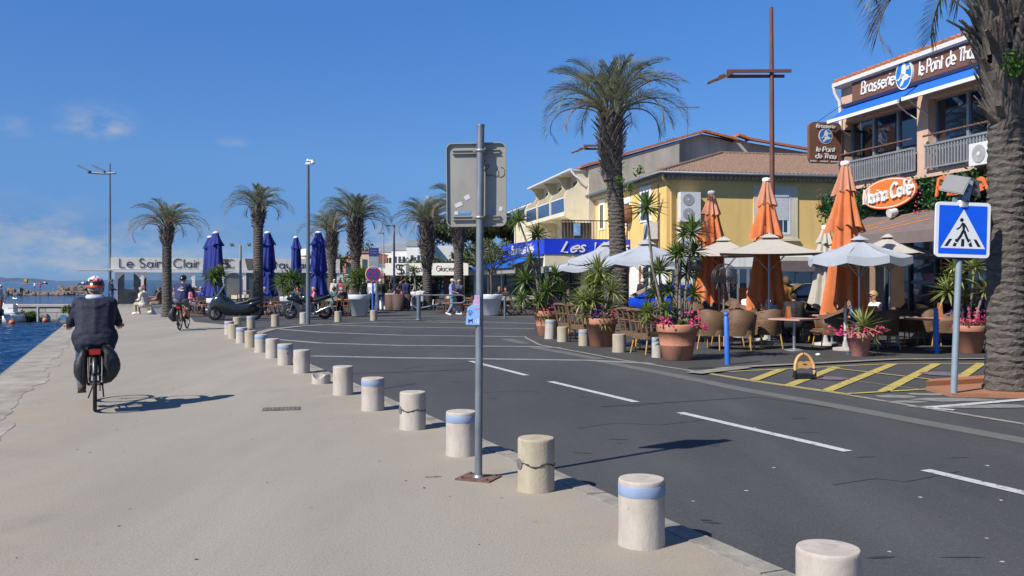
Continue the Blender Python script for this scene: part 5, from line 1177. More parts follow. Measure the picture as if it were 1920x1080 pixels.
b = MB(); b.b2(-2.0, 0, -.6, 3.0, 2.28, 2.36); b.b2(-.3, 0, -.62, -.5, 2.3, 2.42); b.build('side_canopy', M_FASC, SCB)
cols = [cx(p) for p in (218, 267, 312, 363, 417, 459, 508, 556)] + [CL - .12]
b = MB()
for x, y in [(x, -.02) for x in cols] + [(x, CD - .14) for x in (cols[0] + 3.4, cols[0] + 6.8, CL - .2)]: b = MB(); b.b2(x - .09, x + .09, y, y + .14, 0, 2.18); b.build('column', M_PVC, SCB)
for i in range(len(cols) - 1):
    x0, x1 = cols[i] + .1, cols[i + 1] - .1
    if i in (4, 5, 6, 7): b = MB(); b.b2(x0, x1, .03, .05, .08, 2.17); b.build('pane', mat('curtain_glass', (.22, .23, .215), .25, spec=.7, var=.10, scale=1.5) if i in (4, 6) else mat('tinted_glass', (.09, .13, .14), .1, spec=.8, var=.1), SCB)
    else: b = MB(); b.b2(x0, x1, .03, .045, .08, 2.17); b.build('pane', M_CLEAR, SCB)
    b = MB(); hgt = .5; b.add([(x0 - .02, .02, 2.17), (x0 - .02, .02, 2.17 - hgt)] + [(x0 + (x1 - x0) * .5 * t / 6, .02, 2.17 - hgt * (1 - t / 6) ** 2.2) for t in range(1, 7)], [tuple(range(8))]); b.add([(x1 + .02, .02, 2.17), (x1 + .02, .02, 2.17 - hgt)] + [(x1 - (x1 - x0) * .5 * t / 6, .02, 2.17 - hgt * (1 - t / 6) ** 2.2) for t in range(1, 7)], [tuple(range(8))[::-1]])
    if i in (0, 1, 2, 4): b.build('arch_bracket', M_PVC, SCB)
b = MB(); b.b2(cols[0], cols[0] + .5, 2.4, 3.4, 0, 2.4); b.b2(cols[0] + 1.1, cols[0] + 1.9, 3.2, 4.2, 0, 2.4); b.b2(cols[0] + .2, cols[0] + 1.6, 1.2, 2.0, 0, 1.05); b.b2(2.8, 6.5, 3.0, 3.7, 0, .95); b.b2(9.5, CL - .3, 3.6, 4.2, 0, 2.4); b.build('bar_counter', mat('bar_grey', (.20, .20, .18), .7, var=.2, scale=2), SCB)
b = MB()
for (xa, xb, y, z) in ((2.6, 7.4, 2.0, .92), (7.6, 10.5, -.18, .92), (10.8, 13.4, -.18, .92)): b.tube([(xa, y, z - .35), (xa + .5, y, z), (xb - .5, y, z), (xb, y, z - .4)], .035, 6)
b.build('handrail', mat('rail_wood', (.16, .06, .03), .6), SCB)
b = MB(); b.b2(.0, 3.2, -.25, .0, 0, .09); b.build('step', M_CONC, SCB)

# ---- second pavilion (brasserie, ice cream)
BG = thing('brasserie_pavilion', 'low cream pavilion lettered Brasserie and Glacier before a green hedge', 'building', (-8.1, 58.0, 0), 0)
b = MB(); b.b2(0, 5.3, 0, .12, 1.97, 2.75); fa2 = b.build('fascia', M_FASC, BG)
b = MB(); b.b2(-1.2, 0, 1.5, 1.6, 2.1, 2.72); b.add([(0, 0, 1.97), (0, 0, 2.75), (-.02, 6, 2.75), (-.02, 6, 1.97)], [(0, 1, 2, 3)]); b.b2(.05, 5.3, .15, 7, 2.55, 2.65); b.build('roof', M_FASC, BG)
Mg = frame((0, -.006, 0), (1, 0, 0)); gx = lambda px: (px - HX) / FPX * 58 + 8.1
b = MB(); lettering(b, 'Brasserie', Mg @ Matrix.Translation((gx(768.5), 2.24, 0)), .34, gx(808) - gx(768.5), stroke=.085, depth=.015); lettering(b, 'Glacier', Mg @ Matrix.Translation((gx(818), 2.24, 0)), .34, gx(852) - gx(818), stroke=.085, depth=.015); b.build('lettering', M_LETD, fa2)
sc_logo(fa2, Mg @ Matrix.Translation((gx(743), 2.06, 0)), .6)
b = MB(); b.b2(gx(761), gx(767), -.02, -.005, 1.99, 2.73); b.build('fascia_step', M_RAIL, fa2)
for px in (726, 731, 868): b = MB(); b.b2(gx(px), gx(px) + .1, .02, .12, 0, 2.0); b.build('post', mat('post_brown', (.13, .07, .05), .7), BG)
b = MB(); b.b2(gx(830), gx(848), 1.0, 1.1, 0, 2.0); b.b2(gx(706), gx(722), -.5, 3.0, 1.78, 1.92); b.build('pergola', M_BRN, BG)
hd = thing('hedge', 'clipped green hedge behind the low pavilion terrace', 'hedge', (-5.6, 60.2, 0), 0)
b = MB(); rg = random.Random(17)
for i in range(23): b.leaves((-2.6 + i * .24, 0, 1.3), (.25, .35, .7), 130, .085, 0, rg, .5)
b.build('foliage', M_HEDGE, hd)
# white flat pavilion farther right
p = at(905, HY, 60); FP = thing('pavilion', 'white flat roofed glass pavilion behind the tree in the white planter', 'building', (p.x, 60, 0), 0)
b = MB(); b.b2(-1.6, 3.2, 0, 5, 1.98, 2.35); b.build('roof', M_WHW, FP)
b = MB(); b.b2(-1.5, 3.1, .5, .55, 0, 1.98); b.build('glass', mat('tinted_glass', (.09, .13, .14), .1), FP)
b = MB()
for x in (-1.5, -.6, .3, 1.2, 2.1, 3.0): b.b2(x, x + .08, .4, .6, 0, 1.98)
b.build('frame', M_PVC, FP)
b = MB(); b.b2(-1.4, 2.6, -.6, 0, 2.42, 2.50); b.b2(-1.4, 2.6, -.62, -.58, 2.34, 2.52); b.build('awning', M_AWB, FP)

# ---- background buildings
for i, (px0, px1, pyt, d, lab) in enumerate(((713, 735, 461, 128, 'white hotel block farthest left with grey rooftop band'), (734, 762, 457, 122, 'white hotel block in the middle with grey rooftop band'), (762, 806, 449, 116, 'white hotel block nearest the palm with grey rooftop band'))):
    a = at(px0, HY, d); c_ = at(px1, HY, d); zt = at(px0, pyt, d).z
    t = thing('hotel_block', lab, 'building', (a.x, d, 0), 0, 'white hotel blocks'); w = c_.x - a.x
    b = MB(); b.b2(0, w, 0, 12, 0, zt - .9); b.build('wall', M_WHW, t)
    b = MB(); b.b2(-.08, w + .08, -.08, 12, zt - .9, zt); b.build('roof_band', mat('roof_grey', (.30, .33, .35), .7), t)
    for k_ in range(3):
        for z in (2.2, 4.2):
            x = w * (.18 + .28 * k_); b = MB(); b.b2(x, x + .35, -.03, .02, z - .5, z + .7); b.build('window', M_GLASS, t)
a = at(805, HY, 120); t = thing('house', 'plain white wall of a house behind the palms and brasserie fascia', 'building', (a.x, 118, 0), 0); b = MB(); b.prism([(0, 0), (6.5, 0), (6.5, 4.6), (3.0, 6.2), (0, 6.2)], -8, 0, 0, frame((0, 0, 0), (1, 0, 0))); b.build('wall', mat('white_far', (.6, .59, .57), .9, var=.04), t)
b = MB(); b.b2(3.2, 5.2, -.03, -.005, 1.2, 3.0); b.build('window', M_GLASS, t)
M_TERRA = mat('terra_render', (.52, .25, .16), .9, var=.08); M_SAND = mat('sand_render', (.60, .44, .30), .9, var=.06)
for (px0, px1, pyt, d, lab, m1_) in ((675, 692, 474, 112, 'peach apartment block behind the no stopping sign', M_SAND), (692, 706, 476, 116, 'terracotta apartment block with dark window left of the hotel', M_TERRA), (642, 668, 483, 125, 'terracotta house between the two bushy palms', M_TERRA), (590, 603, 478, 150, 'pale house right of the blue parasol', M_SAND)):
    a = at(px0, HY, d); c_ = at(px1, HY, d); zt = at(px0, pyt, d).z; w = c_.x - a.x
    t = thing('apartment_block', lab, 'building', (a.x, d, 0), 0)
    b = MB(); b.b2(0, w, 0, 10, 0, zt); b.build('wall', m1_, t)
    b = MB(); b.b2(w * .25, w * .8, -.04, .02, zt - 2.2, zt - .8); b.build('window', M_GLASS, t)
    b = MB(); b.b2(-.15, w + .15, -.15, 10, zt, zt + .15); b.build('roof', M_TILEO, t)
a = at(574, HY, 150); t = thing('water_tower', 'white domed tower top far behind the blue parasols', 'tower', (a.x, 150, 0)); zt = at(574, 466, 150).z
b = MB(); b.lathe([(1.15, 0), (1.15, zt - 1.3), (1.0, zt - 1.2)], 16); b.build('shaft', M_SAND, t)
b = MB(); b.lathe([(1.3, zt - 1.2), (1.2, zt - .6), (.7, zt - .1), (0, zt)], 16); b.build('dome', M_WHITEP, t)
a = at(623, HY, 72); t = thing('first_aid_board', 'dark board lettered poste de secours behind the crowd', 'signboard', (a.x, 72, 0))
zt = at(623, 512, 72).z; b = MB(); b.b2(0, 3.0, 0, .08, .9, zt); bo = b.build('board', mat('board_slate', (.075, .085, .10), .7, var=.1), t)
b = MB(); Mg = frame((0, -.005, 0), (1, 0, 0)); lettering(b, 'POSTE', Mg @ Matrix.Translation((.22, zt - .36, 0)), .22, 1.05, stroke=.24, depth=.01); lettering(b, 'DE SECOURS', Mg @ Matrix.Translation((.22, zt - .66, 0)), .22, 2.1, stroke=.24, depth=.01); b.b2(.06, .13, -.012, -.005, zt - .38, zt - .12); b.build('lettering', M_WHITEP, bo)
b = MB(); b.b2(.1, .18, .01, .07, 0, .9); b.b2(2.8, 2.88, .01, .07, 0, .9); b.build('post', M_RAIL, t)

# ---- umbrella pine and other trees
M_PINE = leaf_mat('pine_needles', (.075, .105, .03), (.03, .05, .018), .5); M_TREE = leaf_mat('tree_leaf', (.09, .13, .04), (.045, .07, .02), 1.2); M_BARK = mat('bark', (.13, .095, .07), .95, var=.3, scale=4, bump=.6, bscale=15, stretch=(1, 1, .3))
def tree(label, x, y, h, crown, mleaf, nl, size, trunk_r=.25, limbs=5, seed=1, spread=2.0, cat='tree', grp=None):
    t = thing('tree', label, cat, (x, y, 0), 0, grp); rg = random.Random(seed); b = MB()
    hz = h * .62; b.tube([(0, 0, 0), (rg.uniform(-.2, .2), 0, hz * .5), (rg.uniform(-.3, .3), 0, hz)], [trunk_r, trunk_r * .8, trunk_r * .6], 10)
    for i in range(limbs):
        a = i * 2.4 + rg.random(); b.tube([(0, 0, hz * rg.uniform(.7, .95)), (math.cos(a) * spread * .5, math.sin(a) * spread * .5, hz + (h - hz) * .35), (math.cos(a) * spread, math.sin(a) * spread, hz + (h - hz) * .7)], [trunk_r * .5, trunk_r * .3, trunk_r * .1], 6)
    b.build('trunk', M_BARK, t)
    b = MB()
    for (cx_, cy_, cz, rx, ry, rz_) in crown: b.leaves((cx_, cy_, cz), (rx, ry, rz_), int(nl * rx * ry ** .5 * rz_), size, 0, rg, .45)
    b.build('crown', mleaf, t); return t
rg = random.Random(9); pp = at(905, HY, 76); cr = []
for i in range(46):
    a = rg.random() * 6.28; r_ = math.sqrt(rg.random()) * 4.3; cr.append((r_ * math.cos(a), r_ * math.sin(a), 5.9 + rg.uniform(-.9, 1.4) * (1 - .1 * r_), rg.uniform(.7, 1.3), rg.uniform(.7, 1.3), rg.uniform(.45, .8)))
tree('broad umbrella pine rising behind the grey foreground road sign', pp.x, 76, 8.2, cr, M_PINE, 420, .16, .34, 7, 3, 3.2)
for (lab, px, d, h, w, sd) in (('rounded dark tree between the apartment blocks and the second palm', 682, 135, 6.2, 2.6, 1), ('bushy tree behind the terracotta house', 648, 140, 6.0, 3.2, 2), ('low leafy tree behind the brasserie fascia', 820, 82, 4.0, 2.6, 3), ('leafy tree right of the hotel behind the fascia end', 880, 84, 5.0, 2.4, 4), ('brushy trees behind the first aid board', 632, 86, 4.0, 2.2, 5), ('low shrubby tree under the hotel wall', 778, 84, 3.6, 2.0, 6), ('dense dark tree left of the cream house wing', 950, 84, 5.4, 3.0, 8)):
    p = at(px, HY, d); rg = random.Random(sd); cr = [(rg.gauss(0, w * .45), rg.gauss(0, w * .3), h * .7 + rg.gauss(0, h * .14), w * .42, w * .42, h * .2) for _ in range(11)]
    tree(lab, p.x, d, h, cr, M_TREE, 120 if d > 100 else 170, .16, .18, 4, sd, w * .5, grp='trees of the background')
# =====================================================================  CLOSED AND OPEN PARASOLS
def canvas(name, c, c2=None): return mat(name, c, .85, var=.12, scale=1.6, col2=c2, sheen=.2)
M_ORC = canvas('canvas_orange', (.60, .165, .045), (.50, .125, .03)); M_ORF = canvas('canvas_faded', (.54, .235, .135), (.44, .18, .10))
M_BLC = canvas('canvas_blue', (.006, .020, .22), (.005, .014, .16)); M_GRC = canvas('canvas_grey', (.36, .385, .42), (.31, .335, .37)); M_BEC = canvas('canvas_beige', (.43, .395, .335), (.39, .36, .30))
M_POLEW = mat('pole_white', (.62, .63, .62), .4, .2, var=.05); M_POLES = mat('pole_silver', (.42, .45, .48), .35, .7, var=.05)
def closed_parasol(label, x, y, top, hem, w, mats, tiers, grp, seed=0, tie=None, folds=9, base=True):
    t = thing('closed_parasol', label, 'parasol', (x, y, 0), rnd.uniform(0, 6), grp); rg = random.Random(seed)
    H = top - hem; n = 72; ph = [rg.uniform(0, 6.28) for _ in range(8)]
    def shell(z0, z1, r0, r1, amp, mi, nm, nz=16, ragged=.085):
        vs = []; fs = []
        for i in range(nz + 1):
            f = i / nz; r = r0 + (r1 - r0) * f ** 1.3
            for k in range(n):
                a = 2 * math.pi * k / n
                s_ = math.sin(folds * a + ph[0] + .5 * math.sin(2 * a + ph[1]) + f * .6)
                rr = r * (1 + amp * (.25 + .75 * f) * (abs(s_) ** .6 * (1 if s_ > 0 else -1)) + .12 * f * math.sin(2 * a + ph[2]) + .10 * math.sin(3 * a + ph[3] + 2 * f) + .05 * math.sin(13 * a + ph[6] + 3 * f))
                zz = z0 + (z1 - z0) * f - (z0 - z1) * ragged * f * (math.sin(folds * a + ph[4]) * .6 + math.sin(2 * a + ph[5]) * .5)
                if tie: rr *= 1 - .30 * math.exp(-((zz - tie) / .10) ** 2)
                vs.append((rr * math.cos(a), rr * math.sin(a), zz))
        for i in range(nz):
            for k in range(n): fs.append((i * n + k, (i + 1) * n + k, (i + 1) * n + (k + 1) % n, i * n + (k + 1) % n))
        b = MB(); b.add(vs, fs, 0, True); o = b.build(nm, mats[mi], t)
        return o
    zt = top
    for j, (f0, f1, ra, rb, amp, mi) in enumerate(tiers): shell(top - H * f0, top - H * f1, w * ra, w * rb, amp, mi, 'canopy', 28 if f1 - f0 > .4 else 12)
    b = MB(); b.cyl((0, 0, .05), (0, 0, top - .1), .036, n=12); b.build('pole', M_POLEW, t)
    b = MB(); b.lathe([(.0, .05), (.10, .03), (w * tiers[0][2] * 1.3, -.02), (w * tiers[0][2] * 1.2, -.06)], 16, (0, 0, top)); b.build('cap', M_WHITEP, t)
    if tie: b = MB(); b.torus((0, 0, tie), w * .62, .016, n=28, m=6); b.build('tie_strap', mats[0], t)
    if base: b = MB(); b.lathe([(.28, 0), (.28, .06), (.07, .09), (.05, .22)], 20); b.build('base', M_CONC, t)
    return t
OT = [(0, .21, .22, .58, .24, 1), (.16, .46, .40, .84, .30, 0), (.38, 1.0, .58, .98, .30, 0)]
for lab, px, d, seed in (('faded orange closed parasol behind the pedestal fan', 1334, 27.8, 3), ('orange closed parasol in the middle of the terrace', 1437, 24.3, 8), ('bright orange closed parasol nearest the brasserie corner', 1585, 20.9, 4)):
    p = at(px, HY, d); closed_parasol(lab, p.x, d, 4.33, 1.0, .40, (M_ORC, M_ORF), OT, 'orange parasols on the terrace', seed)
p = at(1548, HY, 22.6); closed_parasol('beige closed parasol left of the bright orange one', p.x, 22.6, 2.95, .95, .34, (M_BEC, M_BEC), OT, 'grey and beige parasols', 12)
BT = [(0, .20, .32, .92, .12, 0), (.15, .66, .72, .95, .12, 0), (.62, 1.0, .62, 1.12, .16, 0)]
for lab, px, d, top, tie, seed in (('left blue closed parasol of the pair behind the first white planter', 394, 50, 4.05, None, 1), ('right blue closed parasol of the pair behind the first white planter', 405, 45, 4.02, None, 2), ('blue closed parasol beside the slim palm', 502, 46, 4.08, 2.1, 3), ('narrow blue closed parasol above the yucca behind the motorcycle', 555, 51, 4.08, 1.9, 4), ('rightmost blue closed parasol right of the camera mast', 597, 44, 3.98, 1.95, 5)):
    p = at(px, HY, d); closed_parasol(lab, p.x, d, top, .85, .40 if seed != 4 else .34, (M_BLC, M_BLC), BT, 'blue parasols on the square', seed, tie, 7)
def open_parasol(label, px, d, za, zr, rad, m, sides=8, val=.17, rz=0, vent=True, pole_px=None):
    p = at(px, HY, d); t = thing('open_parasol', label, 'parasol', (p.x, d, 0), rz, 'grey and beige parasols')
    def pt(k, r, z): a = 2 * math.pi * k / sides; return (r * math.cos(a), r * math.sin(a), z)
    b = MB(); sub = 5; nr = 6; vs = []; fs = []; N_ = sides * sub
    for i in range(nr + 1):
        f = i / nr
        for k in range(N_):
            k0, fr_ = divmod(k, sub); fr_ /= sub
            A = Vector(pt(k0, rad * f, 0)); B = Vector(pt(k0 + 1, rad * f, 0)); q_ = A.lerp(B, fr_)
            sag = .05 * math.sin(math.pi * fr_) * f * (1 if val else .6) + .03 * math.sin(math.pi * f)
            vs.append((q_.x, q_.y, za + (zr - za) * f - sag))
    for i in range(nr):
        for k in range(N_): fs.append((i * N_ + k, (i + 1) * N_ + k, (i + 1) * N_ + (k + 1) % N_, i * N_ + (k + 1) % N_))
    b.add(vs, fs, 0, False)
    if val:
        o0 = len(vs) - N_; rim = vs[o0:]; low = []
        for k in range(N_):
            x, y, z = rim[k]; fr_ = (k % sub) / sub; low.append((x * 1.01, y * 1.01, z - val * (.75 + .25 * abs(math.cos(math.pi * fr_)) ** .5 * (-.9) + .25)))
        b.add(rim + low, [(k, N_ + k, N_ + (k + 1) % N_, (k + 1) % N_) for k in range(N_)])
    can = b.build('canopy', m, t)
    if vent:
        b = MB(); b.lathe([(rad * .20, za - (za - zr) * .20 + .05), (rad * .1, za + .035), (.03, za + .07), (0, za + .1)], sides, M=Matrix.Rotation(0, 4, 'Z'), smooth=False); b.build('vent', m, t)
    b = MB(); b.cyl((0, 0, .05), (0, 0, za + .02), .022, n=10); b.cyl((0, 0, .05), (0, 0, 1.05), .03, n=10); b.build('pole', M_POLES, t)
    b = MB()
    for k in range(sides): b.tube([(0, 0, za - .05), Vector(pt(k, rad * .98, zr - .015))], .012, 5); b.tube([(0, 0, zr - .45), Vector(pt(k, rad * .5, (za + zr) / 2 - .03))], .009, 5)
    b.build('ribs', M_POLES, t)
    b = MB(); b.lathe([(0, .07), (.26, .06), (.27, 0)], 20); b.build('base', M_GUTT, t)
    return t
open_parasol('grey scalloped open parasol with a torn seam before the brown awning', 1611, 19.6, 2.51, 2.13, 1.08, M_GRC, 8, .20, .2)
open_parasol('large beige square open parasol in the middle of the terrace', 1442, 23.5, 2.76, 2.30, 1.75, M_BEC, 4, 0, .55)
open_parasol('smaller beige open parasol above the pedestal fan', 1357, 27.2, 2.86, 2.35, 1.6, M_BEC, 4, 0, .5)
open_parasol('pale grey open parasol with long valance right of the terrace palm', 1212, 23.6, 2.60, 2.13, 1.30, M_GRC, 8, .14, .0)
open_parasol('pale grey open parasol behind the terrace palm trunk', 1142, 28, 2.75, 2.25, 1.35, M_GRC, 8, .14, .3)
open_parasol('small pale grey open parasol farthest left of the terrace', 1092, 31, 2.42, 2.05, 1.15, M_GRC, 8, .14, .1)
open_parasol('grey open parasol half hidden behind yucca leaves near the fan', 1287, 28.5, 2.42, 2.08, 1.0, M_GRC, 8, .14, .1)
open_parasol('beige open parasol under the brown awning', 1668, 22.6, 2.72, 2.28, 1.15, M_BEC, 8, .0, .2)

# =====================================================================  POTTED PLANTS
M_TC = mat('terracotta', (.47, .205, .125), .75, var=.10, scale=3, bump=.1, bscale=50); M_TCP = mat('terracotta_pink', (.50, .21, .175), .7, var=.08, scale=3)
M_POTW = mat('pot_white', (.60, .63, .66), .45, var=.04, scale=2); M_SOIL = mat('soil', (.05, .035, .025), .95, var=.3)
M_YUC = leaf_mat('yucca_leaf', (.17, .235, .05), (.075, .125, .025), 3.0, .4); M_YUCV = leaf_mat('yucca_variegated', (.36, .37, .12), (.14, .20, .045), 9.0, .4); M_STEM = mat('yucca_stem', (.23, .19, .15), .9, var=.25, scale=12, bump=.4)
def rosette(mb, c, size, n, rg, mi=0, lo=-35, w=.045, up=(0, 0, 1)):
    Q = Vector(up).to_track_quat('Z', 'Y')
    for i in range(n):
        az = i * 2.39996 + rg.uniform(-.2, .2); t = i / n
        el = R(85 - (85 - lo) * t ** .8 + rg.uniform(-8, 8)); L_ = size * rg.uniform(.8, 1.1) * (.75 + .3 * math.sin(t * 3))
        d = Q @ Vector((math.cos(el) * math.cos(az), math.cos(el) * math.sin(az), math.sin(el)))
        sd = d.cross(Vector((0, 0, 1))); sd = sd.normalized() if sd.length > .1 else Vector((1, 0, 0)); nn = sd.cross(d)
        p = Vector(c); ww = w * .5 * (.7 + size * .6); g_ = Vector((0, 0, -1)) * L_ * rg.uniform(.02, .16) * math.cos(el)
        a, m1, tip = p, p + d * L_ * .5 + g_ * .25 + nn * .0, p + d * L_ + g_
        mb.add([a - sd * ww * .7, a + sd * ww * .7, m1 + sd * ww + nn * ww * .5, m1 - nn * ww * .25, m1 - sd * ww + nn * ww * .5, tip, a], [(6, 3, 2, 1), (0, 4, 3, 6), (4, 5, 3), (3, 5, 2)], mi)
def pot(t, rt, h, m, ratio=.66, ring=True):
    b = MB(); rb = rt * ratio
    pr = [(rb * .9, 0), (rb, .015), (rb + (rt - rb) * .70, h * .78), (rt * .955, h * .785), (rt * .97, h * .80), (rt, h * .97), (rt * .985, h), (rt * .90, h), (rt * .86, h * .9), (0, h * .9)]
    if ring: z = h * .42; r_ = rb + (rt - rb) * .70 * (.42 / .78); pr[2:2] = [(r_ - .004, z - .012), (r_ + .008, z), (r_ + .002, z + .012)]
    b.lathe(pr, 40); b.build('pot', m, t)
    b = MB(); b.lathe([(rt * .87, h * .915), (0, h * .925)], 20); b.build('soil', M_SOIL, t)
def flowers(t, spots, m, nm, size=.028, k=14, spread=.10, rg=rnd):
    b = MB()
    for (x, y, z) in spots:
        for _ in range(k):
            cx_, cy_, cz_ = x + rg.gauss(0, spread), y + rg.gauss(0, spread), z + rg.gauss(0, spread * .5); b.leaves((cx_, cy_, cz_), (size * .8,) * 3, 7, size * .75, 0, rg, .3, thin=.8)
    b.build(nm, m, t)
def potted(label, px, py, rt, h, mpot, heads, mleaf, grp, fl=(), size=.5, n=34, ring=True, ratio=.66, seed=1, w=.05, stem_r=.035, cat='potted plant', tufts=True):
    c = gr(px, py); d = c.y; t = thing('potted_yucca', label, cat, (c.x, d, 0), 0, grp); rg = random.Random(seed)
    pot(t, rt, h, mpot, ratio, ring)
    sb = MB(); lb = MB()
    for (hx, hy, s_) in heads:
        p = at(hx, hy, d + rg.uniform(-.3, .3)); q_ = Vector((p.x - c.x, p.y - d, p.z))
        b0 = Vector((max(-rt * .5, min(rt * .5, q_.x * .35)), rg.uniform(-.25, .25) * rt, h * .88)); mid = b0.lerp(q_, .5) + Vector((q_.x * .22 + rg.uniform(-.03, .03), 0, 0)) * (-1 if rg.random() < .5 else .5)
        if q_.z - h > .25: sb.tube([b0, b0.lerp(mid, .5) + Vector((0, 0, .02)), mid, mid.lerp(q_, .55), q_], [stem_r, stem_r * .9, stem_r * .8, stem_r * .75, stem_r * .8], 8)
        rosette(lb, q_, size * s_ * 1.06, int(n * 1.25 * (1 if s_ > .6 else .7)), rg, 0, -40, w, (q_ - mid if (q_ - mid).length > .05 else (0, 0, 1)))
    if sb.v: sb.build('stems', M_STEM, t)
    lb.build('leaves', mleaf, t)
    if tufts:
        b = MB(); b.leaves((0, 0, h + .05), (rt * .85, rt * .85, .12), 90, .05, 0, rg, .2); b.build('bedding_leaves', M_HEDGE, t)
    for m_, nm, spots in fl: flowers(t, spots, m_, nm, rg=rg)
    return t
GP = 'terracotta pots round the terrace'
potted('largest terracotta pot with tall yuccas and pink flowers beside the blue post', 1270, 675, .44, .73, M_TC, [(1212, 388, 1.0), (1297, 435, 1.0), (1268, 478, .8), (1236, 508, .9), (1288, 512, .8), (1250, 580, .62), (1215, 585, .7), (1272, 470, .6), (1302, 472, .8), (1256, 545, .7), (1300, 550, .7), (1228, 548, .7), (1282, 438, .6)], M_YUC, GP,
       [(M_PINK, 'pink_blossoms', [(-.33, -.2, .80), (-.24, -.3, .77), (.22, -.28, .78), (.36, -.15, .78), (.30, -.1, .95), (.48, -.2, .66)])], .47, 36, seed=3, w=.05)
potted('terracotta pot with bushy variegated yucca and purple flowers before the palm', 1127, 650, .41, .70, M_TC, [(1122, 508, 1.1), (1126, 525, 1.0), (1108, 560, .9), (1140, 578, .9), (1098, 585, .6), (1106, 532, .9), (1146, 545, .9), (1092, 562, .8), (1130, 600, .6)], M_YUCV, GP,
       [(M_PINK, 'pink_blossoms', [(-.36, -.15, .78), (.22, -.25, .80), (-.26, -.1, 1.0)]), (M_PURP, 'purple_blossoms', [(-.12, -.28, .80), (-.02, -.3, .78), (-.15, -.2, .92)])], .55, 38, False, seed=5, w=.05)
potted('terracotta pot with several tall yuccas farthest along the terrace edge', 1026, 631, .40, .75, M_TC, [(972, 412, .95), (1008, 440, .8), (995, 487, .7), (986, 525, 1.0), (1024, 545, 1.0), (1052, 548, .9), (1022, 585, .7), (1040, 580, .6), (1008, 562, .8), (1058, 582, .7), (978, 560, .7), (1040, 515, .7)], M_YUC, GP,
       [(M_PINK, 'pink_blossoms', [(-.36, -.2, .82), (-.1, -.33, .80), (.25, -.1, .95)]), (M_PURP, 'purple_blossoms', [(.1, -.25, .88), (.32, -.1, .95)])], .58, 36, seed=7, w=.05)
potted('small pinkish pot with spiky low yucca and pink flowers by the yellow hatching', 1611, 668, .265, .50, M_TCP, [(1618, 612, 1.0)], M_YUCV, GP,
       [(M_PINK, 'pink_blossoms', [(-.42, -.1, .52), (-.3, -.15, .50), (-.12, -.25, .52), (.2, -.2, .55), (.38, -.1, .58), (-.52, 0, .55)])], .58, 34, False, .68, 9, .05, tufts=False)
potted('terracotta pot with leaning yuccas and pink flowers behind the crossing sign post', 1818, 662, .36, .62, M_TC, [(1778, 545, 1.0), (1796, 520, .9), (1826, 500, .9), (1846, 545, .8), (1790, 500, .6), (1812, 560, .7)], M_YUCV, GP,
       [(M_PINK, 'pink_blossoms', [(-.25, -.2, .72), (-.12, -.28, .74), (.1, -.25, .70), (.28, -.1, .78), (.02, -.15, .92)]), (M_PURP, 'purple_blossoms', [(-.36, -.05, .86), (.3, .1, .98)])], .52, 34, False, seed=11, w=.055)
potted('terracotta pot half hidden behind the foreground palm trunk', 1862, 638, .42, .75, M_TC, [(1850, 480, 1.0), (1868, 520, .9)], M_YUC, GP, [(M_PURP, 'purple_blossoms', [(-.2, -.2, .9), (.1, -.2, .9)])], .5, 30, seed=13)
GW = 'big white planters on the square'
potted('white planter with dense yucca behind the black scooter', 408, 598.5, .46, .88, M_POTW, [(398, 518, 1.0), (412, 512, .9), (405, 530, .8)], M_YUC, GW, (), .62, 46, False, .62, 21, .06, .05, tufts=False)
potted('white planter with bushy yucca behind the motorcycle', 546, 595.5, .50, .92, M_POTW, [(530, 528, 1.0), (545, 520, 1.0), (558, 530, .9), (540, 545, .7)], M_YUC, GW, (), .66, 48, False, .62, 23, .06, .05, tufts=False)
potted('largest white planter with yucca left of the no stopping sign', 674, 592.5, .52, .98, M_POTW, [(664, 522, 1.0), (680, 516, 1.0), (672, 535, .9)], M_YUC, GW, (), .68, 48, False, .66, 25, .06, .05, tufts=False)
potted('white planter with one thin tall yucca behind the barrier', 782, 580, .50, 1.0, M_POTW, [(776, 510, .9)], M_YUC, GW, (), .6, 34, False, .5, 27, .06, .06)
c = gr(921, 591.5); t = thing('planter', 'white planter with small spreading tree right of the foreground post', 'planter', (c.x, c.y, 0), 0, GW); pot(t, .54, .98, M_POTW, .66, False)
rg = random.Random(4); b = MB(); b.tube([(0, 0, .85), (.02, 0, 1.4), (-.02, 0, 1.95)], [.07, .06, .05], 8)
for a, l in ((0.2, 1.0), (2.6, 1.1), (1.4, .9), (4.0, .9), (5.2, 1.0)): b.tube([(-.02, 0, 1.9), (math.cos(a) * .4 * l, math.sin(a) * .4 * l, 2.35), (math.cos(a) * .75 * l, math.sin(a) * .75 * l, 2.75)], [.04, .03, .012], 6)
b.build('trunk', M_BARK, t)
b = MB()
for _ in range(26): a = rg.random() * 6.28; r_ = rg.random() ** .5; b.leaves((1.0 * r_ * math.cos(a), .9 * r_ * math.sin(a), 2.85 + rg.uniform(-.5, .6)), (.32, .32, .24), 75, .05, 0, rg, .2)
b.build('crown', leaf_mat('olive_leaf', (.13, .15, .06), (.07, .09, .03), 2), t)

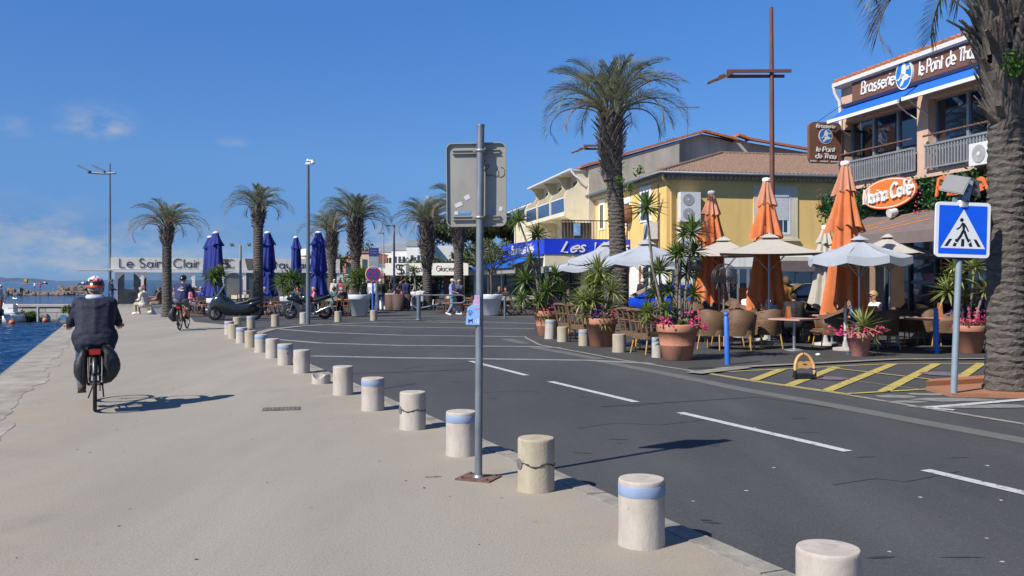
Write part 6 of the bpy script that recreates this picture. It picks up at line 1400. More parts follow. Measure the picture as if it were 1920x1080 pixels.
# =====================================================================  WICKER CHAIRS, TABLES
M_WICK = brick_mat('wicker', (.25, .14, .075), (.18, .10, .053), (.06, .034, .018), 1, .06, .024, .65, 1.0, .004, weave=True)
M_BAMB = mat('bamboo_leg', (.52, .27, .05), .5, var=.2, scale=20); M_WTOP = mat('table_pink', (.50, .30, .23), .5, var=.10, scale=5, col2=(.42, .25, .19)); M_GTOP = mat('table_grey', (.33, .36, .36), .4, var=.06)
def make_wicker():
    t = thing('wicker_chair', 'x', 'chair', (0, 0, 0), 0, 'brown wicker armchairs on the terrace')
    n = 34; vs = []; fs = []; th = .03
    def ring(i, inner):
        a = R(-42 + 264 * i / n); f = abs(a - R(90)) / R(132); r = .315 - (th if inner else 0)
        top = .86 - .24 * f ** 1.6; ex = 1.08 + (.0 if f > .7 else .04)
        return Vector((r * 1.02 * math.cos(a), -(r * math.sin(a)) * ex + .02, 0)), top
    for i in range(n + 1):
        (po, top), (pi_, _) = ring(i, False), ring(i, True)
        lean = -.10 * max(0, math.sin(R(-42 + 264 * i / n)))
        for (p, z, k) in ((po, .30, .86), (po, .5, .97), (po, top, 1.06), (pi_, top, 1.06), (pi_, .42, .96)):
            vs.append((p.x * k, p.y * k + lean * max(0, (z - .42)) * 1.2, z))
    for i in range(n):
        for k in range(4): fs.append((i * 5 + k, (i + 1) * 5 + k, (i + 1) * 5 + k + 1, i * 5 + k + 1))
    b = MB(); b.add(vs, fs, 0, True); b.add(vs[:5], [(0, 1, 2, 3, 4)]); b.add(vs[-5:], [(4, 3, 2, 1, 0)]); b.build('backrest', M_WICK, t)
    b = MB(); b.prism(rounded(.56, .56, .12), .30, .42, 0, Matrix.Translation((0, .03, 0))); b.tube([(-.27, .3, .36), (.27, .3, .36)], .035, 8); b.build('seat', M_WICK, t)
    for x, y, dx, dy in ((-.23, .24, -.03, .05), (.23, .24, .03, .05), (-.22, -.22, -.03, -.06), (.22, -.22, .03, -.06)):
        b = MB(); b.cyl((x, y, .32), (x + dx, y + dy, 0), .017, .015, 8); b.build('leg', M_BAMB, t)
    return t
def make_slat():
    t = thing('wicker_chair', 'x', 'chair', (0, 0, 0), 0, 'slat backed wicker chairs at the terrace edge')
    b = MB()
    for x in (-.27, -.09, .09, .27): b.tube([(x * .95, -.24, .40), (x, -.28, .6), (x * 1.02, -.35, .88)], .036 if abs(x) > .2 else .030, 6, flat=.6, up=(1, 0, 0))
    b.tube([(-.29, -.35, .88), (-.1, -.37, .90), (.1, -.37, .90), (.29, -.35, .88)], .03, 6); b.tube([(-.28, -.3, .66), (.28, -.3, .66)], .018, 6)
    for s_ in (-1, 1):
        b.tube([(s_ * .29, -.34, .86), (s_ * .31, -.1, .74), (s_ * .30, .22, .64), (s_ * .29, .26, .58), (s_ * .27, .26, .40)], .03, 6); b.tube([(s_ * .30, .0, .69), (s_ * .28, .0, .42)], .022, 6)
    b.build('backrest', M_WICK, t)
    b = MB(); b.prism(rounded(.58, .56, .1), .31, .43, 0); b.build('seat', M_WICK, t)
    for x, y, dx, dy in ((-.24, .23, -.03, .06), (.24, .23, .03, .06), (-.23, -.22, -.03, -.07), (.23, -.22, .03, -.07)):
        b = MB(); b.cyl((x, y, .32), (x + dx, y + dy, 0), .018, .016, 8); b.build('leg', M_BAMB, t)
    return t
wick, slat = Kit(make_wicker), Kit(make_slat)
for lab, px, py, rz in (
    ('dark wicker armchair with its back to the road at the pink table', 1437, 653, 8), ('wicker armchair with sunlit back facing left beside the spiky pot', 1556, 653, 92), ('wicker armchair just behind the one by the spiky pot', 1533, 640, 88),
    ('wicker armchair in shade between fan stand and largest pot', 1338, 655, -35), ('wicker armchair half behind the blue post', 1365, 648, 15), ('wicker armchair with open side right of the blue post', 1398, 645, -70),
    ('wicker armchair left of the pink table in the second row', 1415, 634, -80), ('wicker armchair at the far side of the grey table', 1448, 617, 170), ('wicker armchair right of the grey table', 1478, 622, 100),
    ('wicker armchair under the man in the black shirt with his back turned', 1492, 617, 10), ('wicker armchair of the man with sunglasses', 1532, 606, 150), ('wicker armchair behind the menu card on the pink table', 1505, 630, 20),
    ('wicker armchair left of the wooden table in the middle rows', 1312, 622, -60), ('second wicker armchair left of the wooden table in the middle rows', 1332, 617, -65), ('third wicker armchair left of the wooden table behind the fan', 1350, 621, -60),
    ('wicker armchair of the bald man in white', 1402, 603, 30), ('wicker armchair with pale back left of the bald man', 1370, 600, 200), ('wicker armchair behind the fan column', 1345, 600, 190), ('wicker armchair between largest pot and fan in the far row', 1300, 608, -120),
    ('shaded wicker armchair with its back to the road right of the spiky pot', 1655, 654, 5), ('wicker armchair turned right beside the shaded one', 1700, 645, -75), ('wicker armchair with sunlit back left of the second blue post', 1742, 646, -25), ('wicker armchair behind the second blue post', 1772, 648, 70),
    ('wicker armchair of the blond woman', 1652, 624, 60), ('wicker armchair at the long pink table near the glass front', 1722, 622, 180), ('wicker armchair under the leaning yuccas', 1800, 640, 150),
    ('wicker armchair between the blue post and the pink table in the shade', 1388, 656, -20), ('wicker armchair in front of the fan stand', 1322, 640, 30), ('wicker armchair at the left end of the grey table', 1412, 618, -100), ('wicker armchair at the right end of the nearest pink table', 1518, 628, 120), ('wicker armchair behind the bright orange parasol pole', 1575, 630, 60), ('wicker armchair behind the spiky pot in the second row', 1622, 640, -30), ('wicker armchair at the grey table in shade', 1688, 628, 150), ('wicker armchair left of the tall menu card in the far row', 1282, 604, -80), ('wicker armchair at the back row near the menu board', 1425, 596, 180), ('wicker armchair at the back row by the black car', 1468, 600, 190)):
    c = gr(px, py); wick(lab, c, R(rz), 1.1)
for lab, px, py, rz in (('slat backed wicker chair nearest the largest pot', 1218, 663, -62), ('slat backed wicker chair left of its twin by the largest pot', 1196, 657, -58), ('slat backed wicker chair between first and second terracotta pots', 1072, 636, -62), ('slat backed wicker chair partly behind the second terracotta pot', 1098, 641, -60), ('slat backed wicker chair across the wooden table behind the second pot', 1212, 628, 110), ('slat backed wicker chair in shade left of the palm trunk', 1120, 622, 120)):
    c = gr(px, py); slat(lab, c, R(rz), 1.08)
def table(label, px, d, m, w=.8, rz=0, h=.74, cat='table', legs=1, dx=0):
    p = at(px, HY, d); t = thing('cafe_table', label, cat, (p.x, d, 0), R(rz), 'terrace tables')
    b = MB(); b.prism(rounded(w, w, .03), h - .035, h, 0); b.build('tabletop', m, t)
    b = MB(); b.cyl((0, 0, .03), (0, 0, h - .03), .032, n=12); b.lathe([(.0, .06), (.05, .05), (.22, .02), (.23, 0)], 24); b.build('pedestal', M_POLES, t)
    return t
table('square pink table with menu card before the wicker armchairs', 1489, 20.9, M_WTOP, .85, 38); table('grey square table pierced by the beige parasol pole', 1443, 23.4, M_GTOP, .8, 30); table('wooden pink table in front of the bald man', 1388, 25.8, M_WTOP, .95, 20)
table('pink table between fan and beige parasol pole', 1340, 28.4, M_WTOP, .95, 25); table('pink table at the far left behind the largest pot', 1312, 30.5, M_WTOP, .9, 20); table('wooden table with orange menu between second pot and largest pot', 1188, 22.8, M_WTOP, .85, 15)
table('pink table before the blond woman', 1640, 22.0, M_WTOP, .95, 15); table('long pink table top left of the leaning yuccas', 1752, 21.0, M_WTOP, .95, 10); table('grey table in shade right of the blond woman', 1682, 22.3, M_GTOP, .7, 10); table('pink table with the man in sunglasses', 1560, 23.2, M_WTOP, .8, 20)
def menu(label, px, d, w=.10, h=.24, rz=0, z=.74, m=None):
    p = at(px, HY, d); t = thing('menu_card', label, 'menu card', (p.x, p.y, z), R(rz), 'orange menu cards on the tables')
    b = MB(); b.add([(-w / 2, -.05, 0), (w / 2, -.05, 0), (w / 2, 0, h), (-w / 2, 0, h), (-w / 2, .05, 0), (w / 2, .05, 0)], [(0, 1, 2, 3), (5, 4, 3, 2)]); b.build('card', M_MENU, t)
    b = MB(); b.add([(-w * .3, -.046, .06), (w * .3, -.046, .06), (w * .3, -.018, h * .8), (-w * .3, -.018, h * .8)], [(0, 1, 2, 3)]); b.build('print', mat('menu_print', (.62, .33, .14), .6, var=.4, scale=60), t)
M_MENU = mat('menu_orange', (.66, .17, .05), .5, var=.1, scale=8)
for a in (('orange menu card on the nearest pink table', 1478, 20.8, .12, .28, 20), ('orange menu card on the grey table', 1434, 23.3, .09, .25, 60), ('orange menu card on the wooden pink table of the bald man', 1387, 25.8, .10, .26, 70), ('tall orange menu card on the pink table left of the fan', 1306, 28.4, .07, .30, 80), ('orange menu card on the table behind the second pot', 1165, 22.7, .06, .30, 80), ('orange and cream menu card before the blond woman', 1637, 21.9, .24, .26, 10), ('dark orange menu card on the long pink table', 1762, 21.0, .12, .36, 10)): menu(*a)
t = thing('menu_board', 'orange and yellow menu board behind the bald man', 'menu board', (at(1405, HY, 27.5).x, 27.5, 0), R(5))
b = MB(); b.b2(-.32, .34, -.02, .02, .72, 1.38); bo = b.build('board', M_MENU, t); b = MB(); b.b2(-.06, .30, -.026, -.02, .78, 1.3); b.build('panel', mat('menu_yellow', (.70, .30, .04), .5, var=.25, scale=6), bo); b = MB(); b.b2(-.30, -.27, -.02, .02, 0, .72); b.b2(.28, .31, -.02, .02, 0, .72); b.build('leg', M_BLACK, t)
# blue posts
M_BLUEP = mat('post_blue', (.025, .14, .50), .45, var=.08, scale=6)
for lab, px, py in (('bright blue ball topped post beside the largest terracotta pot', 1364, 684), ('bright blue ball topped post left of the crossing sign', 1757, 663.5), ('bright blue ball topped post behind the small spiky pot', 1600, 652)):
    c = gr(px, py); t = thing('bollard_post', lab, 'post', c, 0, 'blue posts of the terrace'); t.rotation_euler = (0, R(-1.5), 0)
    b = MB(); b.lathe([(.052, 0), (.05, .9), (.042, .91), (.036, .93)], 16); b.build('shaft', M_BLUEP, t); b = MB(); b.sphere((0, 0, .965), .05, 14, 10); b.build('ball', M_BLUEP, t)
# pedestal fan
p = at(1349, HY, 21.6); t = thing('pedestal_fan', 'large black wire pedestal fan standing on the terrace', 'fan', (p.x, 21.6, 0), R(0)); zf = at(1349, 525, 21.6).z
b = MB(); b.cyl((0, 0, .03), (0, 0, zf), .028, n=10); b.lathe([(0, .06), (.26, .03), (.27, 0)], 20); b.build('stand', M_BLACK, t)
b = MB(); b.box((-.0, -.12, zf + .02), (.22, .2, .17)); b.cyl((0, -.05, zf), (.12, .16, zf + .03), .09, .07, 14); b.build('motor', M_BLACK, t)
Mf = Matrix.Translation((.16, .16, zf + .03)) @ Matrix.Rotation(R(28), 4, 'Z') @ Matrix.Rotation(R(90), 4, 'X'); b = MB()
for r_, z in ((.36, 0), (.355, -.06), (.355, .06), (.26, .09), (.16, .10), (.26, -.09), (.16, -.1)): b.torus((0, 0, 0), r_, .007 if r_ > .3 else .004, Mf @ Matrix.Translation((0, 0, z)), 36, 5)
for i in range(48):
    a = i * math.pi / 24
    for s_ in (-1, 1): b.tube([Mf @ Vector((r_ * math.cos(a), r_ * math.sin(a), z * s_)) for r_, z in ((.06, .105), (.2, .10), (.3, .08), (.355, .05))], .0028, 4, caps=False)
b.build('cage', mat('cage_grey', (.10, .10, .11), .4, .6), t)
b = MB()
for i in range(3):
    a = i * 2.094; pts = [(.05, -.03), (.2, -.10), (.31, -.05), (.31, .07), (.18, .08), (.05, .04)]; b.prism([(x * math.cos(a) - y * math.sin(a), x * math.sin(a) + y * math.cos(a)) for x, y in pts], -.01, .01, 0, Mf @ Matrix.Rotation(.3, 4, 'X'))
b.build('blades', mat('blade_alu', (.45, .46, .47), .35, .6), t)
# hinged parking barrier (arch) on the hatching
c = gr(1508, 708.5); t = thing('parking_barrier', 'black and yellow arched parking barrier standing on the hatched bay', 'parking barrier', c, R(8))
M_PBY = mat('barrier_yellow', (.62, .37, .16), .55, var=.2, scale=14, col2=(.55, .28, .08)); zt = .40
b = MB(); b.box((0, .02, .035), (.30, .24, .07), taper=.85); b.build('base', M_BLACK, t)
P = [(.165 * math.cos(a) * (1.0 + .02), -.02 + .05 * math.sin(a), .13 + .26 * max(0, math.sin(a))) for a in [math.pi * i / 16 for i in range(17)]]; P = [(.175, -.02, .03)] + P + [(-.175, -.02, .03)]
b = MB(); b.tube(P, .026, 10); ar = b.build('arch', M_PBY, t)
b = MB()
for i in (1, 9, 17): b.tube([Vector(P[i]).lerp(Vector(P[i + 1]), .0), Vector(P[i]).lerp(Vector(P[i + 1]), .45)], .0275, 10)
b.tube([(.175, -.02, .02), (.175, -.02, .09)], .0275, 10); b.tube([(-.175, -.02, .02), (-.175, -.02, .09)], .0275, 10); b.build('black_bands', M_BLACK, ar)
b = MB(); b.prism([(-.135, .17), (-.13, .255), (-.06, .275), (0, .262), (.07, .275), (.13, .255), (.14, .175), (.06, .155), (-.06, .16)], -.012, .012, 0, frame((0, -.0, 0), (1, 0, 0))); b.build('plate', M_PBY, t)
b = MB(); b.prism([(-.05, .225), (0, .245), (.06, .22), (.02, .20)], -.004, .0, 0, frame((0, -.0125, 0), (1, 0, 0))); b.build('mark', M_RUST, t)
# cables and a crumpled wrapper
c = gr(1534, 667.5); o = MB().sphere((0, 0, .03), .06, 8, 6, sc=(1, .7, .5)).build('paper_wrapper', M_WHITEP, None, c); tag(o, 'crumpled white paper on the asphalt before the pink table', 'litter')
o = MB().box((0, 0, .006), (.13, .012, .008), rz=.2).build('twig', M_CREAM, None, gr(812, 895)); tag(o, 'pale twig lying on the promenade left of the signpost foot', 'twig')

# =====================================================================  WOODEN DIRECTOR CHAIRS AND TABLES ON THE SQUARE
M_WOOD = mat('dark_wood', (.18, .075, .035), .6, var=.2, scale=8, stretch=(1, 1, .3)); M_CANV = mat('canvas_cream', (.50, .44, .33), .85, var=.06)
def make_director():
    t = thing('director_chair', 'x', 'chair', (0, 0, 0), 0, 'wooden director chairs on the square')
    b = MB()
    for s_ in (-1, 1):
        b.tube([(-.25 * s_, -.2 , 0), (.25 * s_, -.2, .46)], .017, 5); b.tube([(-.25 * s_, .2, 0), (.25 * s_, .2, .46)], .017, 5)
        b.b2(s_ * .25 - .02, s_ * .25 + .02, -.26, .26, .0, .035); b.b2(s_ * .26 - .02, s_ * .26 + .02, -.27, .26, .44, .48); b.b2(s_ * .27 - .03, s_ * .27 + .03, -.27, .28, .64, .665)
        b.b2(s_ * .26 - .016, s_ * .26 + .016, -.26, -.225, .46, .90); b.b2(s_ * .26 - .016, s_ * .26 + .016, .2, .235, .46, .65)
    b.build('frame', M_WOOD, t)
    b = MB(); b.b2(-.24, .24, -.23, .23, .445, .458); b.build('seat', M_CANV, t)
    b = MB(); b.add([(-.28, -.255, .70), (-.1, -.285, .69), (.1, -.285, .69), (.28, -.255, .70), (.28, -.26, .89), (.1, -.295, .88), (-.1, -.295, .88), (-.28, -.26, .89)], [(0, 1, 6, 7), (1, 2, 5, 6), (2, 3, 4, 5)]); b.build('back_canvas', M_CANV, t)
    return t
dirc = Kit(make_director)
for lab, px, d, rz in (('first director chair left of the scooter windscreen', 372, 43.5, 60), ('director chair just left of the first white planter', 384, 42, 80), ('director chair behind the second cyclist', 352, 45.5, 100), ('director chair with cream back above the scooter front', 432, 46, 150), ('director chair with cream back above the scooter seat', 446, 47.5, 160), ('director chair behind the floodlight mast', 458, 48.5, 200), ('director chair between mast and slim palm', 470, 47, 130),
    ('leftmost of the row of director chairs beside the motorcycle planter', 508, 41.5, 85), ('middle of the row of director chairs beside the motorcycle planter', 516, 42.2, 88), ('rightmost of the row of director chairs beside the motorcycle planter', 524, 42.8, 86), ('director chair under the seated person in blue beside the palm', 497, 44, 30), ('director chair behind the motorcycle seat', 590, 45, 120), ('director chair right of the rightmost blue parasol', 612, 43.5, 40), ('director chair with cream back at the wooden table with yellow cloth', 621, 41.5, 10), ('director chair of the seated man resting his chin', 640, 45, 170), ('director chair touching the largest white planter', 652, 42, 270),
    ('director chair left of the two walking women', 826, 45.5, 100), ('director chair just behind the barrier rail', 838, 46.5, 150), ('director chair behind the woman in light blue', 850, 44.8, 40), ('director chair right of the two walking women', 880, 44.5, 70), ('director chair left of the tree planter', 893, 46, 120), ('director chair just right of the tree planter', 938, 42.5, 90), ('director chair with cream back beside the grey post', 948, 43.2, 10), ('director chair at the right end of the wooden table', 968, 42.6, 15), ('director chair next to the farthest terracotta pot', 981, 43.5, 5), ('director chair behind the farthest terracotta pot', 998, 45, 0), ('director chair behind the bench sitter', 285, 51, 120), ('director chair left of the first palm trunk', 297, 49, 60)):
    p = at(px, HY, d); dirc(lab, (p.x, d, 0), R(rz))
def wtable(label, px, d, w=1.1, rz=0, cloth=False):
    p = at(px, HY, d); t = thing('wooden_table', label, 'table', (p.x, d, 0), R(rz), 'wooden tables on the square')
    b = MB(); b.b2(-w / 2, w / 2, -.38, .38, .70, .745); b.build('tabletop', mat('table_wood', (.36, .17, .07), .55, var=.15, scale=6), t)
    for x in (-1, 1):
        for y in (-1, 1): b = MB(); b.cyl((x * (w / 2 - .06), y * .32, 0), (x * (w / 2 - .06), y * .32, .7), .025, n=6); b.build('leg', M_WOOD, t)
    if cloth: o = MB().box((p.x, d - .05, .752), (.5, .5, .012)).build('place_cloth', mat('cloth_yellow', (.65, .38, .03), .8), None); tag(o, 'yellow cloth on the wooden table by the largest white planter', 'cloth')
wtable('wooden table with yellow cloth beside the largest white planter', 634, 42.8, 1.2, 0, True); wtable('wooden table behind the second cyclist', 366, 45, 1.3); wtable('wooden table behind the scooter seat', 478, 46, 1.2); wtable('wooden table right of the tree planter', 957, 43.6, 1.2); wtable('wooden table behind the two walking women', 866, 46.5, 1.3); wtable('wooden table behind the motorcycle tail', 598, 46.8, 1.1); wtable('wooden table left of the first palm', 300, 51, 1.0)
M_SOFA = mat('rattan_dark', (.10, .06, .05), .8, var=.2, scale=20)
for lab, px, d, rz, m_ in (('white tub armchair behind the no stopping sign', 722, 50, -60, M_WHITEP), ('dark rattan tub armchair left of the slim lamp post', 733, 49.5, 10, M_SOFA), ('dark rattan tub armchair right of the slim lamp post', 747, 49, 0, M_SOFA), ('dark rattan tub armchair before the woman with sunglasses pushed up', 760, 49.5, -20, M_SOFA)):
    p = at(px, HY, d); t = thing('tub_armchair', lab, 'armchair', (p.x, d, 0), R(rz), 'tub armchairs before the hedge')
    b = MB(); b.lathe([(.30, .05), (.34, .88), (.28, .88), (.26, .45), (0, .45)], 24, fn=lambda a, z: 1 - (.0 if math.sin(a) < .2 else .25 * (z > .5)) * 1); b.build('shell', m_, t); b = MB(); b.b2(-.22, .22, -.2, .22, .40, .48); b.build('seat', M_CANV, t)
o = thing('long_sofa', 'low white bench sofa along the hedge', 'sofa', (at(762, HY, 56).x, 56, 0))
b = MB(); b.b2(-1.5, 1.7, -.4, .3, .08, .42); b.build('seat', M_WHITEP, o); b = MB(); b.b2(-1.5, 1.7, .3, .5, .08, .82); b.build('backrest', M_WHITEP, o)
# =====================================================================  PEOPLE
def remeshed(mb, voxel, smooth=2):
    """union of overlapping capsules -> one continuous smooth skin (verts, faces)"""
    me = bpy.data.meshes.new('tmp'); me.from_pydata(mb.v, [], mb.f); o = bpy.data.objects.new('tmp', me); COL.objects.link(o)
    r = o.modifiers.new('r', 'REMESH'); r.mode = 'VOXEL'; r.voxel_size = voxel; r.use_smooth_shade = True
    if smooth: sm = o.modifiers.new('s', 'SMOOTH'); sm.iterations = smooth; sm.factor = .5
    dg = bpy.context.evaluated_depsgraph_get(); ev = o.evaluated_get(dg); m2 = bpy.data.meshes.new_from_object(ev)
    vs = [tuple(v.co) for v in m2.vertices]; fs = [tuple(p.vertices) for p in m2.polygons]
    bpy.data.objects.remove(o); bpy.data.meshes.remove(me); bpy.data.meshes.remove(m2)
    return vs, fs
V = Vector
def pose_stand(**k):
    P = dict(pel=(0, 0, .93), waist=(0, .01, 1.08), chest=(0, 0, 1.30), neck=(0, -.01, 1.46), head=(0, .02, 1.60), shL=(-.17, 0, 1.40), shR=(.17, 0, 1.40), elL=(-.23, -.02, 1.13), elR=(.23, -.02, 1.13), wrL=(-.24, .08, .90), wrR=(.24, .08, .90),
             hiL=(-.085, 0, .90), hiR=(.085, 0, .90), knL=(-.10, .03, .49), knR=(.10, .03, .49), anL=(-.10, -.02, .09), anR=(.10, -.02, .09), toL=(-.12, .15, .03), toR=(.12, .15, .03), face=(0, 1, 0)); P.update(k); return P
def pose_sit(**k):
    P = dict(pel=(0, 0, .53), waist=(0, .0, .68), chest=(0, .02, .90), neck=(0, .02, 1.06), head=(0, .05, 1.20), shL=(-.17, .01, 1.0), shR=(.17, .01, 1.0), elL=(-.24, .06, .74), elR=(.24, .06, .74), wrL=(-.16, .28, .70), wrR=(.16, .28, .70),
             hiL=(-.09, .02, .50), hiR=(.09, .02, .50), knL=(-.12, .43, .50), knR=(.12, .43, .50), anL=(-.12, .40, .09), anR=(.12, .40, .09), toL=(-.13, .56, .03), toR=(.13, .56, .03), face=(0, 1, 0)); P.update(k); return P
SK1 = mat('skin_fair', (.46, .25, .165), .55, var=.06); SK2 = mat('skin_tan', (.34, .165, .10), .55, var=.06)
M_EYE = mat('eye_dark', (.02, .015, .012), .3); M_LIP = mat('lip', (.32, .10, .085), .5)
def cloth(name, c, var=.10): return mat('cloth_' + name, c, .8, var=var, scale=7, bump=.8, bscale=9, stretch=(1, 1, 1.7))
def person(label, loc, rz, P, top, bottom, hair, skin=SK1, shoes=None, long_sleeve=True, shorts=False, fat=1.0, vox=.022, hat=None, scale=1.0, group=None, glasses=False, hair_long=False, bald=False, hair_scale=1.0, top_low=0.0, grip=False, name='person'):
    P = {k: V(v) for k, v in P.items()}; f = P['face'].normalized()
    def torso(mb, e, low=0):
        up = (P['neck'] - P['pel']).normalized(); sd = (P['shR'] - P['shL']).normalized()
        for s_ in (-1, 1):
            o = sd * s_ * .065 * fat
            mb.capsule(P['pel'] + o, P['waist'] + o, .115 * fat + e, .105 * fat + e); mb.capsule(P['waist'] + o, P['chest'] + o * 1.1, .105 * fat + e, .118 * fat + e)
            mb.capsule(P['chest'] + o * 1.1, P['neck'] - up * .05 + o * .3, .115 * fat + e, .055 + e)
        mb.capsule(P['shL'], P['shR'], .066 * fat ** .5 + e, .066 * fat ** .5 + e)
        if fat > 1.1:
            for a_, b_, r0, r1 in (('pel', 'waist', .13, .12), ('waist', 'chest', .12, .13), ('chest', 'neck', .12, .06)): mb.capsule(P[a_], P[b_] - (up * .05 if b_ == 'neck' else V((0, 0, 0))), r0 * fat + e, r1 * fat + e)
        if low: mb.capsule(P['hiL'], P['hiR'], .125 * fat + e, .125 * fat + e)
    # body: one skin
    b = MB(); torso(b, -.012)
    b.capsule(P['neck'] - V((0, 0, .04)), P['head'] - V((0, 0, .06)), .055, .05)
    hu = (P['head'] - P['neck']).normalized(); H = P['head']; sdv = f.cross(hu).normalized()
    b.capsule(H - hu * .045 + f * .015, H + hu * .035 - f * .012, .074, .086, 16); b.capsule(H - hu * .075 + f * .035, H - hu * .02 + f * .04, .045, .055, 12)
    b.capsule(H - hu * .03 + f * .09, H + hu * .01 + f * .085, .016, .011, 8)                     # nose
    for s_ in (-1, 1): b.capsule(H + sdv * s_ * .084 - hu * .03, H + sdv * s_ * .088 + hu * .015, .014, .016, 8)
    hip = (P['hiL'] + P['hiR']) / 2
    b.capsule(P['hiL'], P['hiR'], .105 * fat, .105 * fat)
    for s_ in 'LR':
        b.capsule(P['hi' + s_], P['kn' + s_], .082 * fat, .056); b.capsule(P['kn' + s_], P['kn' + s_].lerp(P['an' + s_], .35), .054, .056); b.capsule(P['kn' + s_].lerp(P['an' + s_], .3), P['an' + s_], .056, .036)
        b.capsule(P['an' + s_], P['to' + s_], .042, .034)
        b.capsule(P['sh' + s_], P['el' + s_], .050 * fat ** .5, .040); b.capsule(P['el' + s_], P['wr' + s_], .041, .028)
        d = (P['wr' + s_] - P['el' + s_]).normalized(); b.capsule(P['wr' + s_] + d * .02, P['wr' + s_] + d * .075, .032, .034)
    vs, fs = remeshed(b, vox)
    full = MB(); full.add(vs, fs, 0, True)
    for s_, sg_ in (('L', -1), ('R', 1)):                                                         # five fingers, curled
        w = P['wr' + s_]; d = (w - P['el' + s_]).normalized(); side = d.cross(V((0, 0, 1))); side = side.normalized() if side.length > .1 else V((1, 0, 0)); nn = side.cross(d)
        for i in range(4):
            a = w + d * .085 + side * (i - 1.5) * .019; L_ = (.034, .040, .038, .030)[i]; c1 = .75 if grip else .35
            m1 = a + (d * (1 - c1 * .6) - nn * c1 * .8).normalized() * L_; e_ = m1 + (d * (.6 - c1) - nn).normalized() * L_ * .8
            full.tube([a - d * .02, a, m1, e_], [.011, .0105, .0095, .007], 6)
        t0 = w + d * .035 - side * sg_ * -.028; full.tube([t0, t0 + (d * .6 + side * sg_ * .8).normalized() * .035, t0 + (d * .9 + side * sg_ * .5 - nn * .4).normalized() * .062], [.013, .0115, .008], 6)
    for s_ in (-1, 1): full.sphere(H + sdv * s_ * .032 + f * .079 + hu * .005, .0095, 8, 6, 1)
    full.tube([H - sdv * .022 - hu * .058 + f * .083, H - hu * .06 + f * .088, H + sdv * .022 - hu * .058 + f * .083], .005, 5, 2)
    body = full.build(name, [skin, M_EYE, M_LIP], None, loc, rz); body.scale = (scale,) * 3; tag(body, label, 'person', group)
    # top
    b = MB(); torso(b, .012 + .008 * (fat > 1.15), top_low > 0)
    if top_low:
        for y_ in (-.035, .04): b.capsule(P['pel'] - V((.07, -y_, top_low)), P['pel'] + V((.07, y_, -top_low)), .145 * fat, .145 * fat)
    for s_ in 'LR':
        if long_sleeve: b.capsule(P['sh' + s_], P['el' + s_], .066 * fat ** .5, .056 * fat ** .4); b.capsule(P['el' + s_], P['el' + s_].lerp(P['wr' + s_], .93), .056 * fat ** .4, .042)
        else: b.capsule(P['sh' + s_], P['sh' + s_].lerp(P['el' + s_], .62), .064 * fat ** .5, .060)
    vs, fs = remeshed(b, vox); o = MB().add(vs, fs, 0, True).build('jacket' if long_sleeve else 'shirt', top, body)
    # bottoms
    b = MB(); b.capsule(P['hiL'], P['hiR'], .125 * fat, .125 * fat); b.capsule(hip, P['pel'] + V((0, 0, .04)), .12 * fat, .12 * fat)
    for s_ in 'LR':
        if shorts: b.capsule(P['hi' + s_], P['hi' + s_].lerp(P['kn' + s_], shorts), .098 * fat, .085 * fat ** .5)
        else: b.capsule(P['hi' + s_], P['kn' + s_], .096 * fat, .072); b.capsule(P['kn' + s_], P['kn' + s_].lerp(P['an' + s_], .92), .072, .058)
    vs, fs = remeshed(b, vox); MB().add(vs, fs, 0, True).build('shorts' if shorts else 'trousers', bottom, body)
    for s_ in 'LR':
        b = MB(); a, t = P['an' + s_], P['to' + s_]; dd = (t - a); b.capsule(a - dd * .28 - V((0, 0, .02)), t, .050, .040, 12); b.capsule(a, a - V((0, 0, .02)), .05, .05); b.build('shoe', shoes or M_SHOEW, body)
    Mh = Matrix(((sdv.x, f.x, hu.x, H.x), (sdv.y, f.y, hu.y, H.y), (sdv.z, f.z, hu.z, H.z), (0, 0, 0, 1)))
    if not bald and hair:
        b = MB(); n = 18; rgh = random.Random(len(label)); vs = []; fs = []
        for i in range(9):
            for k in range(n):
                a = 2 * math.pi * k / n; back = (1 - math.sin(a)) / 2; tmax = R(62 + 62 * back ** .7 + (26 * back if hair_long else 0)); t = tmax * i / 8; r = .104 * hair_scale * (1 + .04 * math.sin(5 * a + i) + rgh.uniform(-.015, .02))
                vs.append(Mh @ V((r * .93 * math.sin(t) * math.cos(a), r * 1.02 * math.sin(t) * math.sin(a) - .012, r * 1.05 * math.cos(t) + .018 - (.0 if not hair_long else .03 * back * (i / 8)))))
        fs = [(i * n + k, i * n + (k + 1) % n, (i + 1) * n + (k + 1) % n, (i + 1) * n + k) for i in range(8) for k in range(n)]
        b.add(vs, fs, 0, True); b.build('hair', hair, body)
    if glasses:
        b = MB(); b.box((0, .098, .004), (.115, .012, .032), M=Mh); b.box((-.062, .05, .01), (.006, .09, .008), M=Mh); b.box((.062, .05, .01), (.006, .09, .008), M=Mh); b.build('sunglasses', M_BLACK, body)
    if hat: hat(Mh, body)
    return body
M_SHOEW = mat('shoe_white', (.70, .69, .66), .7, var=.05); M_SHOEB = mat('shoe_dark', (.03, .025, .022), .7)
H_GREY = mat('hair_grey', (.33, .31, .28), .8, var=.2, scale=40); H_BR = mat('hair_brown', (.10, .055, .03), .7, var=.2, scale=40); H_BL = mat('hair_blond', (.45, .31, .15), .7, var=.2, scale=40); H_DK = mat('hair_dark', (.02, .016, .013), .7, var=.2, scale=40); H_WH = mat('hair_white', (.55, .53, .50), .8, var=.1, scale=40)
